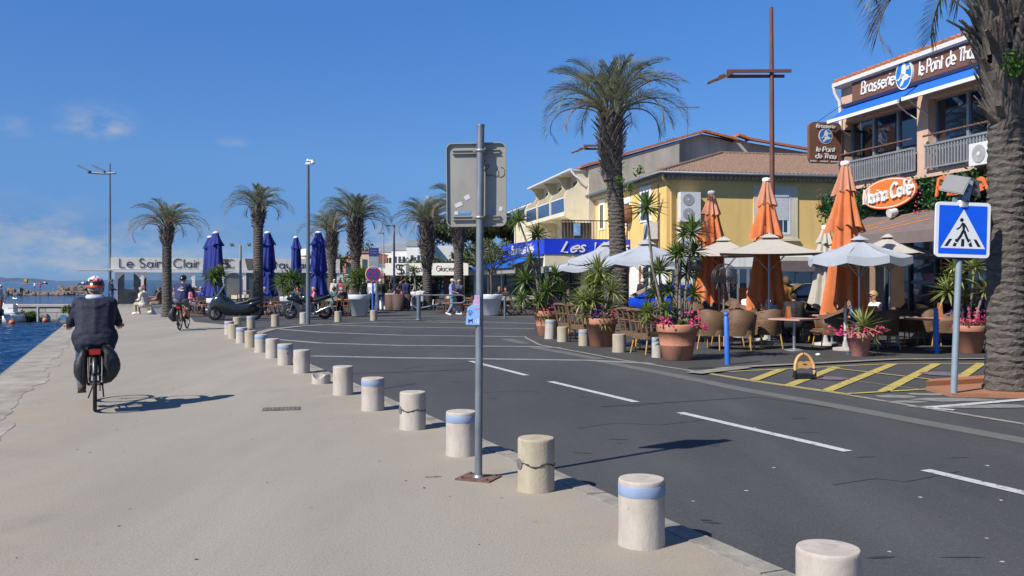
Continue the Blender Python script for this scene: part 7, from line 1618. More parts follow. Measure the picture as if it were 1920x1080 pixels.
NAVY = cloth('navy', (.009, .0125, .030)); NAVY2 = cloth('navy_sweater', (.018, .022, .085)); BLK = cloth('black', (.012, .012, .014)); JEAN = cloth('jean', (.07, .11, .20)); GREYT = cloth('grey', (.12, .125, .13)); WHT = cloth('white', (.68, .67, .64)); CREAM = cloth('cream', (.56, .52, .44)); BEIGE = cloth('beige', (.42, .35, .25)); LBLUE = cloth('light_blue', (.28, .33, .62)); PINKC = cloth('pink', (.68, .18, .27)); TEAL = cloth('teal', (.03, .13, .14)); MUST = cloth('mustard', (.42, .19, .03)); BLUEC = cloth('blue', (.02, .07, .42)); REDC = cloth('red', (.40, .03, .05)); BROWNC = cloth('brown', (.12, .07, .05)); SKYC = cloth('sky', (.25, .38, .60)); OLIVE = cloth('olive', (.16, .14, .08)); JEANL = cloth('jean_light', (.20, .30, .42))

def helmet(mats, stripes=False):
    def mk(Mh, body):
        b = MB(); n = 24; vs = []; fs = []
        for i in range(9):
            for k in range(n):
                a = 2 * math.pi * k / n; t = R(100) * i / 8; r = .128
                vs.append(Mh @ V((r * .88 * math.sin(t) * math.cos(a), r * 1.12 * math.sin(t) * math.sin(a) - .005, r * 1.02 * math.cos(t) + .03)))
        mi = []
        rgx = random.Random(3)
        for i in range(8):
            for k in range(n):
                m_ = 0
                if stripes:
                    m_ = 0 if i < 3 else (1 if i >= 5 else rgx.choice((0, 1, 2)) if i == 4 else rgx.choice((0, 0, 2)))
                    if i == 7: m_ = 3
                    if i < 3 and k % 6 == 0 and i > 0: m_ = 1
                b.add([vs[i * n + k], vs[i * n + (k + 1) % n], vs[(i + 1) * n + (k + 1) % n], vs[(i + 1) * n + k]], [(0, 1, 2, 3)], m_, True)
        h_ = b.build('helmet', mats, body)
        b = MB(); b.tube([Mh @ V((-.105, -.02, -.0)), Mh @ V((-.085, .03, -.07)), Mh @ V((0, .05, -.105)), Mh @ V((.085, .03, -.07)), Mh @ V((.105, -.02, 0))], .006, 5); b.build('chin_strap', M_BLACK, h_)
    return mk
M_HW = mat('helmet_white', (.68, .68, .70), .3, var=.03); M_HB = mat('helmet_black', (.015, .015, .018), .3); M_HP = mat('helmet_pink', (.65, .12, .16), .3); M_HR = mat('helmet_red', (.55, .07, .03), .5)

# =====================================================================  BICYCLES WITH RIDERS
M_TYRE = mat('tyre', (.022, .022, .022), .85, bump=.3, bscale=200); M_FRAMEB = mat('frame_black', (.015, .015, .017), .35); M_FRAMEO = mat('frame_orange', (.42, .10, .03), .35); M_BAG = mat('pannier_black', (.020, .021, .024), .55, bump=.5, bscale=9); M_SPK = mat('spoke', (.35, .35, .36), .35, .8)
RX = Matrix.Rotation(R(90), 4, 'Y')
def bicycle(label, loc, rz, mframe, bagL, bagR, mirror=False, wheel_r=.355, group=None):
    t = thing('bicycle', label, 'bicycle', loc, rz, group); r = wheel_r; wb = 1.10
    for y in (0, wb):
        b = MB(); b.torus((0, y, r), r - .024, .024, RX, 44, 10); w = b.build('wheel', M_TYRE, t)
        b = MB(); b.torus((0, y, r), r - .050, .011, RX, 40, 6); b.cyl((-.05, y, r), (.05, y, r), .024, n=10)
        for i in range(28):
            a = i * 2 * math.pi / 28; b.tube([(.02 * (-1) ** i, y, r), (0, y + (r - .05) * math.cos(a), r + (r - .05) * math.sin(a))], .0014, 4, caps=False)
        b.build('spokes', M_SPK, w)
    b = MB(); bb = (0, .46, .29); sd = (0, .24, .84); hd0 = (0, .94, .86); hd1 = (0, .98, .66)
    b.tube([bb, sd], .019, 8); b.tube([bb, hd1], .026, 8); b.tube([(0, .29, .70), hd0], .020, 8); b.tube([hd0, hd1], .022, 8)
    for s_ in (-1, 1): b.tube([(s_ * .055, 0, r), (s_ * .045, .2, .31), (s_ * .03, .46, .29)], .010, 6); b.tube([(s_ * .055, 0, r), (s_ * .03, .26, .75)], .009, 6); b.tube([(s_ * .05, 1.0, .62), (s_ * .055, wb, r)], .015, 8)
    b.tube([(-.06, .985, .64), (.06, .985, .64)], .018, 8); b.build('frame', mframe, t)
    b = MB(); b.tube([(0, .24, .82), (0, .21, .93)], .014, 8); b.prism([(-.11, -.11), (.11, -.11), (.05, .06), (.022, .17), (-.022, .17), (-.05, .06)], -.03, .03, 0, Matrix.Translation((0, .19, .95))); b.build('saddle', M_BLACK, t)
    b = MB(); b.tube([hd0, (0, .91, .98)], .015, 8); b.tube([(-.31, .80, 1.02), (-.22, .86, 1.03), (-.06, .93, 1.0), (.06, .93, 1.0), (.22, .86, 1.03), (.31, .80, 1.02)], .0125, 8); hb = b.build('handlebar', M_FRAMEB, t)
    for s_ in (-1, 1): b = MB(); b.tube([(s_ * .33, .785, 1.018), (s_ * .23, .855, 1.03)], .018, 8); b.build('grip', M_BLACK, hb)
    b = MB(); b.cyl((.05, .46, .29), (.065, .46, .29), .095, n=24); b.cyl((-.09, .46, .29), (.1, .46, .29), .02, n=8); b.tube([(.085, .46, .29), (.10, .46, .12)], .011, 6); b.tube([(-.085, .46, .29), (-.1, .46, .46)], .011, 6); b.build('crank', M_FRAMEB, t)
    for s_, z in ((1, .40), (-1, .20)): b = MB(); b.box((s_ * .15, .46, z), (.10, .08, .022)); b.build('pedal', M_FRAMEB, t)
    b = MB()
    for s_ in (-1, 1): b.tube([(s_ * .07, .18, .76), (s_ * .075, -.2, .76)], .008, 6); b.tube([(s_ * .07, -.15, .76), (s_ * .065, 0, r + .02)], .007, 6)
    b.b2(-.07, .07, -.22, .18, .755, .772); b.build('rack', M_FRAMEB, t)
    b = MB(); b.b2(-.06, .06, -.245, -.22, .715, .775); li = b.build('rear_light', mat('rear_red', (.55, .02, .012), .3), t)
    b = MB(); b.tube([(0, -.36 * math.cos(a) , r + .40 * math.sin(a)) for a in [R(x) for x in range(20, 150, 12)]], .026, 6, flat=1.5); b.build('mudguard', M_FRAMEB, t)
    for bag, s_ in ((bagL, -1), (bagR, 1)):
        if bag:
            w_, h_, dz = bag; b = MB(); n = 20; vs = []; fs = []
            for i in range(9):
                f = i / 8; z = .80 - dz - h_ * f; sw = (.10 + .95 * math.sin(math.pi * min(1, f * .72 + .10))) * (1 if f < .9 else .8)
                for k in range(n):
                    a = 2 * math.pi * k / n; ca, sa = math.cos(a), math.sin(a)
                    vs.append((s_ * (.08 + w_ * .5 * sw) + w_ * .5 * sw * abs(ca) ** .6 * (1 if ca > 0 else -1) * (1 + .03 * math.sin(4 * a + i)), -.08 + .19 * (.55 + .45 * sw) * abs(sa) ** .6 * (1 if sa > 0 else -1), z + .012 * math.sin(3 * a + i * 1.3)))
            fs = [(i * n + k, i * n + (k + 1) % n, (i + 1) * n + (k + 1) % n, (i + 1) * n + k) for i in range(8) for k in range(n)]; fs += [tuple(range(n)), tuple(range(8 * n, 9 * n))]
            b.add(vs, fs, 0, True); pb = b.build('pannier', M_BAG, t)
            b = MB(); b.b2(s_ * (.075 + w_ * .35) - .015, s_ * (.075 + w_ * .35) + .015, -.285, -.275, .45, .72); b.build('strap', M_BLACK, pb)
    if mirror:
        b = MB(); b.tube([(-.30, .80, 1.02), (-.37, .80, 1.10)], .006, 5); b.sphere((-.375, .80, 1.11), .060, 16, 10, sc=(1, .25, .9)); b.build('mirror', M_BLACK, hb)
        b = MB(); b.lathe([(.052, 0), (0, .002)], 18, M=Matrix.Translation((-.375, .782, 1.11)) @ Matrix.Rotation(R(90), 4, 'X')); m_ = glassy('mirror_glass', (.45, .52, .62), .02); m_.node_tree.nodes['Principled BSDF'].inputs['Metallic'].default_value = 1; b.build('mirror_glass', m_, hb)
    b = MB(); b.tube([(-.03, .42, .26), (-.075, .10, .16)], .009, 6); b.build('kickstand', M_FRAMEB, t)
    return t
c = gr(178, 771.5); BIKE1 = bicycle('black bicycle with bulging panniers ridden along the promenade', c, R(24.5), M_FRAMEB, (.15, .42, .02), (.20, .44, -.01), True)
P1 = pose_sit(pel=(0, .20, .93), waist=(0, .24, 1.05), chest=(0, .34, 1.22), neck=(0, .42, 1.36), head=(0, .47, 1.515), shL=(-.175, .38, 1.31), shR=(.175, .38, 1.31), elL=(-.275, .46, 1.07), elR=(.265, .46, 1.08), wrL=(-.30, .70, 1.04), wrR=(.28, .70, 1.04),
              hiL=(-.10, .20, .90), hiR=(.10, .20, .90), knL=(-.16, .54, .62), knR=(.15, .60, .82), anL=(-.15, .36, .27), anR=(.14, .46, .46), toL=(-.16, .50, .22), toR=(.15, .60, .41), face=(0, 1, .02))
r1 = person('cyclist in navy hooded jacket and red white helmet seen from behind', (c.x, c.y, 0), R(24.5), P1, NAVY, JEAN, H_GREY, SK1, mat('shoe_olive', (.07, .055, .035), .8), True, False, 1.22, .014, helmet([M_HW, M_HB, M_HP, M_HR], True), top_low=.10, grip=True)
b = MB(); b.tube([(-.13, .44, 1.36), (-.15, .34, 1.33), (-.09, .25, 1.28), (0, .22, 1.25), (.09, .25, 1.28), (.15, .34, 1.33), (.13, .44, 1.36)], [.03, .05, .062, .07, .062, .05, .03], 10); b.tube([(-.10, .28, 1.30), (0, .19, 1.18), (.10, .28, 1.30)], [.04, .045, .04], 8)
vs, fs = remeshed(b, .014, 3); MB().add(vs, fs, 0, True).build('hood', NAVY, r1)
b = MB(); b.lathe([(.085, 1.43), (.10, 1.41), (.115, 1.385), (.10, 1.37)], 20, (0, .385, 0), fn=lambda a, z: 1 + .08 * math.cos(a) ** 2); b.build('collar', mat('collar_pale', (.45, .50, .56), .8), r1)
c = gr(337, 619.5); bicycle('orange framed bicycle with black pannier ridden toward the pavilion', c, R(8), M_FRAMEO, (.24, .46, .04), None, False, .36)
P2 = pose_sit(pel=(0, .20, 1.0), waist=(0, .24, 1.14), chest=(0, .36, 1.36), neck=(0, .44, 1.51), head=(0, .50, 1.66), shL=(-.19, .40, 1.45), shR=(.19, .40, 1.45), elL=(-.24, .62, 1.22), elR=(.30, .66, 1.24), wrL=(-.29, .76, 1.05), wrR=(.30, .78, 1.06),
              hiL=(-.10, .20, .96), hiR=(.10, .20, .96), knL=(-.14, .50, .62), knR=(.14, .60, .78), anL=(-.13, .36, .20), anR=(.13, .42, .42), toL=(-.13, .52, .14), toR=(.13, .56, .36), face=(.1, 1, -.02))
r2 = person('cyclist in dark blue sweater with white back print and black helmet', (c.x, c.y, 0), R(8), P2, NAVY2, GREYT, H_DK, SK1, M_SHOEB, True, .8, 1.12, .018, helmet([M_HB]), grip=True)
b = MB(); Mb = Matrix.Translation((0, .165, 1.33)) @ Matrix.Rotation(R(6), 4, 'Y') @ Matrix.Rotation(R(68), 4, 'X')
ribbon(b, [(-.10, -.02), (-.04, .0), (.02, -.03), (.10, -.02)], .02, Mb, depth=.012); ribbon(b, [(-.06, .03), (-.02, .045), (.03, .04), (.06, .07)], .014, Mb, depth=.012); ribbon(b, [(-.08, -.035), (.06, -.05)], .014, Mb, depth=.012); ribbon(b, [(-.02, .09), (.02, .075), (.05, .09)], .012, Mb, depth=.012); b.build('back_print', WHT, r2)

# =====================================================================  PEOPLE ON THE SQUARE AND TERRACE
def at_ground(px, d): return (at(px, HY, d).x, d, 0)
def cap(m):
    def mk(Mh, body):
        b = MB(); b.lathe([(.108, 0), (.105, .05), (.07, .095), (0, .11)], 18, M=Mh @ Matrix.Translation((0, -.01, .03))); b.prism([(-.07, .07), (.07, .07), (.05, .17), (-.05, .17)], .03, .042, 0, Mh); b.build('cap', m, body)
    return mk
def visor(m):
    def mk(Mh, body):
        b = MB(); b.lathe([(.106, .0), (.106, .045), (.10, .05)], 18, M=Mh @ Matrix.Translation((0, -.005, .03))); b.prism([(-.075, .07), (.075, .07), (.05, .18), (-.05, .18)], .03, .042, 0, Mh); b.build('visor', m, body)
    return mk
# bench with two sitters
c = gr(293, 589.5); t = thing('bench', 'grey slab bench with two sitters left of the first palm', 'bench', (at(289, HY, 43.5).x, 43.5, 0), R(20))
b = MB(); b.b2(-.2, .9, -.22, .22, .38, .46); b.build('seat', M_RAIL, t)
for x in (-.12, .8): b = MB(); b.b2(x, x + .10 if x > 0 else x + .42, -.2, .2, 0, .38); b.build('leg', mat('bench_grey', (.30, .33, .36), .7), t)
bx = at(268, HY, 43.2).x
person('person in cream coat sitting sideways on the bench', (at(270, HY, 43.2).x, 43.2, 0), R(70), pose_sit(chest=(0, .08, .92), neck=(0, .12, 1.07), head=(0, .18, 1.20), wrL=(-.06, .34, .66), wrR=(.06, .36, .66)), CREAM, BEIGE, H_GREY, SK1, M_SHOEW, True, fat=1.2, top_low=.05)
person('person in white top and red cap on the bench behind the coat', (at(271, HY, 44.2).x, 44.2, 0), R(75), pose_sit(head=(0, .04, 1.28), neck=(0, .0, 1.12)), WHT, cloth('lilac', (.35, .33, .55)), H_GREY, SK1, M_SHOEW, True, fat=1.05, hat=cap(REDC))
person('person with bare legs sitting behind the first palm trunk', at_ground(300, 45.5), R(80), pose_sit(), BROWNC, OLIVE, H_BR, SK1, M_SHOEW, False, .8)
person('person standing at the pavilion corner behind the lamp post', at_ground(209, 56), R(-70), pose_stand(wrR=(.1, .3, 1.05), elR=(.24, .1, 1.12)), NAVY, JEAN, H_BR, SK1)
# walkers
LB = person('woman in light blue tee, cropped jeans and white visor walking arm in arm', at_ground(848, 42.3), R(-105), pose_stand(knL=(-.10, .12, .50), anL=(-.10, .22, .09), toL=(-.11, .38, .04), anR=(.10, -.20, .10), toR=(.11, -.04, .03), elL=(-.25, -.06, 1.14), wrL=(-.26, .02, .88), elR=(.22, .04, 1.12), wrR=(.16, .26, 1.06), face=(.15, 1, -.25)), LBLUE, JEANL, H_GREY, SK1, M_SHOEW, False, .0, 1.08, hat=visor(WHT), scale=1.0)
person('grey haired woman in dark shorts and sunglasses walking beside the visor woman', at_ground(861, 42.8), R(-165), pose_stand(knL=(-.10, .10, .49), anL=(-.1, .12, .09), elR=(.22, .06, 1.12), wrR=(.06, .25, 1.05), face=(-.2, 1, -.1)), cloth('slate', (.10, .115, .17), .3), BLK, H_GREY, SK2, M_SHOEW, False, .85, 1.08, glasses=True, scale=.97)
# seated at wooden tables
for a in (('person in bright blue with grey hair seated beside the slim palm', 496, 44, 20, BLUEC, BLK, H_GREY, 1.1), ('blond person seated behind the second cyclist', 377, 45.5, 200, BLUEC, JEAN, H_BL, 1.0), ('person in grey white shirt seated left of the second cyclist', 329, 46.5, 150, GREYT, JEAN, H_BR, 1.0), ('pale haired person seated behind the second cyclist shoulder', 368, 47.5, 170, WHT, JEAN, H_WH, 1.0), ('person in pink top seated left of the first planter', 362, 44.6, 230, PINKC, JEAN, H_BR, .95),
          ('person in pink bent over behind the motorcycle', 590, 43.4, 100, PINKC, BLK, H_BL, 1.0), ('person in white seated right of the pink one', 603, 44.2, 60, WHT, BLK, H_DK, 1.0), ('red haired person seated behind the motorcycle windscreen', 559, 45.2, 30, OLIVE, BLK, mat('hair_red', (.40, .13, .04), .7, var=.2, scale=40), 1.0), ('person in teal seated right of the rightmost blue parasol', 625, 43.6, -40, TEAL, BLK, H_DK, 1.1),
          ('dark dressed person seated behind the tree planter', 936, 47, 200, BLK, BLK, mat('hair_rust', (.35, .15, .06), .7, var=.2, scale=40), 1.0), ('dark haired person seated at the table right of the tree planter', 949, 46, 160, BLK, BLK, H_DK, 1.0), ('person in black seated before the dark glass of the blue sign brasserie', 1066, 35, 180, BLK, JEAN, H_DK, 1.0)):
    lab, px, d, rz, tp, bt, hr, ft = a; person(lab, at_ground(px, d), R(rz), pose_sit(wrL=(-.1, .36, .74), wrR=(.12, .34, .76)), tp, bt, hr, SK1, M_SHOEB, True, fat=ft, vox=.03)
person('short haired person in navy resting chin on hand at the yellow cloth table', at_ground(643, 43.2), R(60), pose_sit(elL=(-.20, .30, .78), wrL=(-.06, .20, 1.02), wrR=(.1, .36, .76), head=(0, .10, 1.20)), NAVY, BLK, H_GREY, SK1, M_SHOEB, False, fat=1.1, vox=.026)
# standing crowd near the sign
for a in (('elderly person in cream jacket standing before the first aid board', 627, 56, 200, CREAM, GREYT, H_WH), ('person in dark red standing before the first aid board', 636, 57, 160, REDC, BLK, H_GREY), ('person in brown standing left of the largest white planter', 646, 55, 180, BROWNC, BLK, H_DK), ('person in dark blue standing behind the largest white planter', 681, 52, 20, NAVY, BLK, H_BR), ('person in sky blue shirt standing left of the blue sign post', 689, 54, 10, SKYC, JEAN, H_GREY), ('person in white shirt with dark trousers walking behind the no stopping sign', 697, 47, -20, WHT, BLK, H_DK), ('person in black walking just right of the no stopping sign', 713, 49.5, 10, BLK, JEAN, H_WH),
          ('person with a purple scarf standing beside the brasserie palm', 812, 51.5, 200, BLK, BLK, H_DK)):
    lab, px, d, rz, tp, bt, hr = a; person(lab, at_ground(px, d), R(rz), pose_stand(knL=(-.1, .08, .5), anL=(-.1, .1, .09), toL=(-.11, .26, .04), anR=(.1, -.12, .1)), tp, bt, hr, SK1, M_SHOEB, True, fat=1.08, vox=.03)
person('woman with sunglasses in hair holding a black menu by the hedge', at_ground(746, 50.5), R(190), pose_sit(elL=(-.22, .16, .80), elR=(.22, .16, .80), wrL=(-.12, .34, .86), wrR=(.12, .34, .86)), PINKC, BLK, H_BR, SK1, M_SHOEB, False, vox=.03)
o = MB().box((0, 0, 0), (.30, .02, .36)).build('menu_folder', M_BLACK, None, (at(746, HY, 50.1).x, 50.08, .92)); tag(o, 'black menu folder held by the woman by the hedge', 'menu')
person('man in dark blue shirt stretching an arm behind his head by the hedge', at_ground(761, 50), R(10), pose_stand(elL=(-.34, .02, 1.50), wrL=(-.14, -.04, 1.64)), NAVY2, BLK, H_DK, SK2, M_SHOEB, False, fat=1.1, vox=.03)
person('man in white shirt with a strap seated by the thin yucca planter', at_ground(789, 49), R(20), pose_sit(), WHT, BLK, H_DK, SK1, M_SHOEB, False, vox=.03)
# terrace guests
person('bald tattooed man in white tee sitting at the wooden pink table', at_ground(1402, 26.2), R(-60), pose_sit(head=(0, .06, 1.24), neck=(0, .03, 1.1), wrL=(-.10, .36, .78), wrR=(.12, .38, .76)), WHT, JEAN, None, SK1, M_SHOEB, False, fat=1.15, vox=.018, bald=True)
person('man in black shirt seen from behind at the grey table', at_ground(1489, 23.0), R(-12), pose_sit(head=(0, .05, 1.22), wrL=(-.2, .30, .76), wrR=(.2, .3, .76)), BLK, BLK, H_DK, SK2, M_SHOEB, True, fat=1.3, vox=.018)
person('curly haired woman in mustard top behind the man in black', at_ground(1475, 29.0), R(15), pose_stand(), MUST, BLK, H_BR, SK2, M_SHOEB, True, fat=1.0, vox=.02, hair_scale=1.35, hair_long=True)
person('bald man in sunglasses and black tee facing the road', at_ground(1531, 24.6), R(165), pose_sit(elR=(.28, .05, .76), wrR=(.08, .32, .76), elL=(-.28, .05, .76), wrL=(-.05, .34, .76)), BLK, BLK, None, SK1, M_SHOEB, False, fat=1.15, vox=.018, bald=True, glasses=True)
person('blond woman with sunglasses in white tee reading a menu', at_ground(1642, 22.7), R(100), pose_sit(elL=(-.22, .16, .80), wrL=(-.12, .36, .88), elR=(.22, .16, .80), wrR=(.1, .36, .86), head=(0, .06, 1.23), face=(0, 1, -.15)), WHT, JEAN, H_BL, SK1, M_SHOEB, False, vox=.016, hair_scale=1.1, glasses=True)
person('elderly bald man in navy standing at the yellow house door', at_ground(1205, 40.5), R(-10), pose_stand(), NAVY, BLK, H_WH, SK1, M_SHOEB, True, fat=1.1, vox=.03, hair_scale=.98)
person('person with pale cuffs seated behind the middle orange parasol', at_ground(1455, 25.6), R(-60), pose_sit(wrL=(-.1, .36, .78)), SKYC, JEAN, H_DK, SK1, M_SHOEB, True, vox=.022)
# on the breakwater, far off
person('person in white top standing on the far breakwater jetty', (at(65, HY, 182).x, 182, -.3), R(150), pose_stand(), WHT, JEAN, H_DK, SK1, M_SHOEB, False, .8, vox=.04)
person('person in red top standing on the far breakwater jetty', (at(75.5, HY, 181).x, 181, -.3), R(160), pose_stand(), REDC, BROWNC, H_DK, SK2, M_SHOEB, True, .8, fat=1.15, vox=.04)
person('person in orange trousers in the boat cut by the left edge', (at(1, HY, 58).x, 58, -.35), R(-80), pose_stand(), cloth('mint', (.45, .55, .48)), cloth('orange_trousers', (.5, .17, .05)), H_WH, SK1, M_SHOEB, True, vox=.03)
# =====================================================================  VEHICLES
def loft(mb, st, n=20, e=2.6, mi=0, M=None, ends=True, smooth=True):
    """stations (x, z_low, z_high, half width) -> rounded hull along x"""
    vs = []; fs = []
    for (x, z0, z1, hw) in st:
        zc, hz = (z0 + z1) / 2, (z1 - z0) / 2
        for k in range(n):
            a = 2 * math.pi * k / n; c, s_ = math.cos(a), math.sin(a)
            vs.append((x, hw * abs(c) ** (2 / e) * (1 if c > 0 else -1), zc + hz * abs(s_) ** (2 / e) * (1 if s_ > 0 else -1)))
    m = len(st)
    for i in range(m - 1):
        for k in range(n): fs.append((i * n + k, (i + 1) * n + k, (i + 1) * n + (k + 1) % n, i * n + (k + 1) % n))
    if ends: fs += [tuple(range(n)), tuple(range((m - 1) * n, m * n))[::-1]]
    return mb.add(vs, fs, mi, smooth, M)
RY = Matrix.Rotation(R(90), 4, 'X')
def wheel_set(t, x, r, w, y=0, rim=None, name='wheel', spokes=5):
    b = MB(); b.lathe([(r * .62, -w * .5), (r * .93, -w * .52), (r, -w * .3), (r, w * .3), (r * .93, w * .52), (r * .62, w * .5)], 32, M=Matrix.Translation((x, y, r)) @ RY); wo = b.build(name, M_TYRE, t)
    b = MB(); b.lathe([(r * .64, -w * .42), (r * .6, -w * .3), (r * .57, 0), (r * .6, w * .3), (r * .64, w * .42)], 28, M=Matrix.Translation((x, y, r)) @ RY); b.cyl((x, y - w * .5, r), (x, y + w * .5, r), r * .16, n=14)
    for i in range(spokes):
        a = i * 2 * math.pi / spokes
        for s_ in (-1, 1): b.tube([(x + r * .1 * math.cos(a), y + s_ * w * .42, r + r * .1 * math.sin(a)), (x + r * .6 * math.cos(a), y + s_ * w * .36, r + r * .6 * math.sin(a))], r * .05, 6)
    b.build('rim', rim or M_SPK, wo); return wo
M_PBLK = mat('paint_black', (.012, .015, .018), .22, coat=.6, var=.03); M_PGRN = mat('paint_dark_slate', (.014, .022, .026), .25, coat=.7, var=.03); M_ENG = mat('engine_metal', (.16, .16, .165), .45, .7, var=.2, scale=12); M_SCREEN = glassy('screen_tint', (.10, .14, .17), .05, alpha=.45); M_CHR = mat('chrome', (.55, .56, .58), .15, 1.0)
M_LAMP = glassy('headlamp', (.65, .70, .75), .08)
# --- big scooter, nose to the left (local +x = forwards)
p = at(440, HY, 37.2); t = thing('scooter', 'big black maxi scooter with windscreen parked beyond the far bollards', 'scooter', (p.x, 37.2, 0), R(183))
t.rotation_euler = (R(-3), 0, R(188))
wheel_set(t, .78, .29, .13, rim=M_ENG); wheel_set(t, -.80, .29, .15, rim=M_ENG)
b = MB(); loft(b, [(1.0, .52, .66, .06), (.88, .46, .88, .19), (.70, .46, 1.02, .25), (.52, .34, 1.06, .26), (.36, .20, 1.02, .25), (.20, .18, .92, .23), (.0, .20, .74, .21), (-.3, .20, .72, .21), (-.55, .26, .76, .20), (-.75, .50, .78, .18)], e=2.8); b.build('fairing', M_PGRN, t)
b = MB(); loft(b, [(.05, .52, .66, .13), (-.10, .58, .76, .17), (-.35, .62, .80, .18), (-.55, .66, .86, .18), (-.62, .70, .93, .17), (-.90, .76, .95, .15), (-1.08, .82, .93, .08)], e=2.6); b.build('seat', mat('seat_vinyl', (.014, .015, .017), .5, bump=.2, bscale=60), t)
b = MB(); loft(b, [(-.45, .48, .66, .19), (-.75, .56, .80, .19), (-1.0, .66, .86, .15), (-1.18, .78, .87, .07)], e=2.6); b.build('tail', M_PGRN, t)
b = MB(); vs = []
for i in range(6):
    f = i / 5
    for k in range(9): g_ = (k - 4) / 4; vs.append((.80 - .40 * f - .10 * g_ * g_, .24 * g_ * (1 - .35 * f), .90 + .62 * f - .03 * g_ * g_))
b.add(vs, [(i * 9 + k, (i + 1) * 9 + k, (i + 1) * 9 + k + 1, i * 9 + k + 1) for i in range(5) for k in range(8)], 0, True); b.build('windscreen', M_SCREEN, t)
b = MB(); b.tube([(.44, -.34, 1.03), (.50, -.2, 1.05), (.52, 0, 1.02), (.50, .2, 1.05), (.44, .34, 1.03)], .016, 8)
for s_ in (-1, 1): b.tube([(.50, s_ * .2, 1.06), (.58, s_ * .30, 1.14)], .009, 5); b.sphere((.60, s_ * .34, 1.16), .055, 10, 8, sc=(.4, 1.2, .8))
b.build('handlebar', M_BLACK, t)
for s_ in (-1, 1): b = MB(); b.sphere((.88, s_ * .09, .70), .07, 10, 8, sc=(.7, .8, .6)); b.build('headlight', M_LAMP, t)
b = MB(); loft(b, [(1.06, .42, .46, .03), (.92, .50, .60, .07), (.75, .57, .64, .075), (.6, .48, .58, .06)], e=2.4)
for s_ in (-1, 1): b.tube([(.66, s_ * .09, .72), (.78, s_ * .09, .29)], .024, 8)
b.build('front_mudguard', M_PBLK, t)
b = MB(); b.tube([(-.4, -.2, .30), (-.7, -.22, .34), (-1.05, -.22, .46)], [.05, .07, .075], 10); b.build('exhaust', M_ENG, t)
b = MB(); loft(b, [(.1, .2, .42, .17), (-.2, .18, .62, .20), (-.5, .2, .66, .20), (-.8, .28, .60, .17), (-.95, .36, .56, .10)], e=3); b.tube([(-.25, .2, .25), (-.1, .28, .02)], .014, 6); b.build('engine', M_BLACK, t)
# --- motorcycle with half fairing, nose to the left
p = at(577, HY, 38.2); t = thing('motorcycle', 'black motorcycle with half fairing parked behind the camera mast', 'motorcycle', (p.x, 38.2, 0), 0); t.rotation_euler = (R(-4), 0, R(186))
wheel_set(t, .74, .30, .12, rim=M_PBLK); wheel_set(t, -.72, .30, .17, rim=M_PBLK)
b = MB(); loft(b, [(.30, .80, .90, .12), (.20, .72, 1.02, .17), (.02, .70, 1.06, .19), (-.16, .72, .98, .16), (-.28, .76, .88, .11)], e=2.4); b.build('tank', M_PBLK, t)
b = MB(); loft(b, [(.88, .84, .90, .03), (.78, .78, 1.02, .13), (.60, .76, 1.08, .18), (.42, .66, 1.02, .19), (.24, .60, .80, .17)], e=2.4); b.build('fairing', M_PBLK, t)
b = MB(); vs = []
for i in range(5):
    f = i / 4
    for k in range(7): g_ = (k - 3) / 3; vs.append((.76 - .26 * f - .07 * g_ * g_, .15 * g_ * (1 - .3 * f), 1.02 + .24 * f - .02 * g_ * g_))
b.add(vs, [(i * 7 + k, (i + 1) * 7 + k, (i + 1) * 7 + k + 1, i * 7 + k + 1) for i in range(4) for k in range(6)], 0, True); b.build('windscreen', M_SCREEN, t)
b = MB(); loft(b, [(-.16, .78, .86, .12), (-.35, .77, .87, .15), (-.55, .82, .94, .14), (-.80, .90, 1.0, .12), (-.95, .95, 1.0, .07)], e=2.6); b.build('seat', M_BLACK, t)
b = MB(); loft(b, [(-.3, .70, .80, .10), (-.6, .76, .88, .11), (-.9, .86, .96, .09), (-1.12, .94, .98, .04)], e=2.6); b.tube([(-.8, -.13, .98), (-1.05, -.1, 1.04), (-1.05, .1, 1.04), (-.8, .13, .98)], .012, 6); b.tube([(-1.0, 0, .92), (-1.16, 0, .62)], .03, 6, flat=2.5); b.build('tail', M_PBLK, t)
b = MB(); loft(b, [(.30, .34, .62, .14), (.1, .26, .66, .17), (-.15, .26, .64, .17), (-.28, .32, .56, .12)], e=3.2)
for i in range(5): b.b2(-.02, .26, -.19, .19, .42 + i * .045, .44 + i * .045)
b.build('engine', M_ENG, t)
b = MB(); b.tube([(.28, 0, .66), (-.1, 0, .74), (-.5, 0, .80)], .03, 8)
for s_ in (-1, 1): b.tube([(.5, s_ * .05, .86), (.0, s_ * .13, .62), (-.22, s_ * .12, .38)], .024, 6); b.tube([(-.25, s_ * .11, .40), (-.72, s_ * .11, .30)], .028, 6)
b.build('frame', M_ENG, t)
b = MB()
for s_ in (-1, 1): b.tube([(.52, s_ * .10, .98), (.74, s_ * .10, .30)], .026, 8)
b.build('fork', M_SPK, t)
b = MB(); loft(b, [(1.0, .46, .50, .03), (.86, .60, .66, .07), (.66, .60, .66, .07), (.52, .50, .56, .05)], e=2.4); b.build('front_mudguard', M_PBLK, t)
b = MB(); b.tube([(.44, -.36, .98), (.50, -.18, 1.02), (.52, 0, 1.0), (.50, .18, 1.02), (.44, .36, .98)], .014, 8)
for s_ in (-1, 1): b.tube([(.60, s_ * .16, 1.06), (.66, s_ * .30, 1.12)], .009, 5); b.sphere((.66, s_ * .35, 1.13), .055, 10, 8, sc=(.4, 1.2, .7))
b.build('handlebar', M_BLACK, t)
b = MB(); b.sphere((.84, 0, .92), .09, 12, 8, sc=(.5, 1.1, .7)); b.build('headlight', M_LAMP, t)
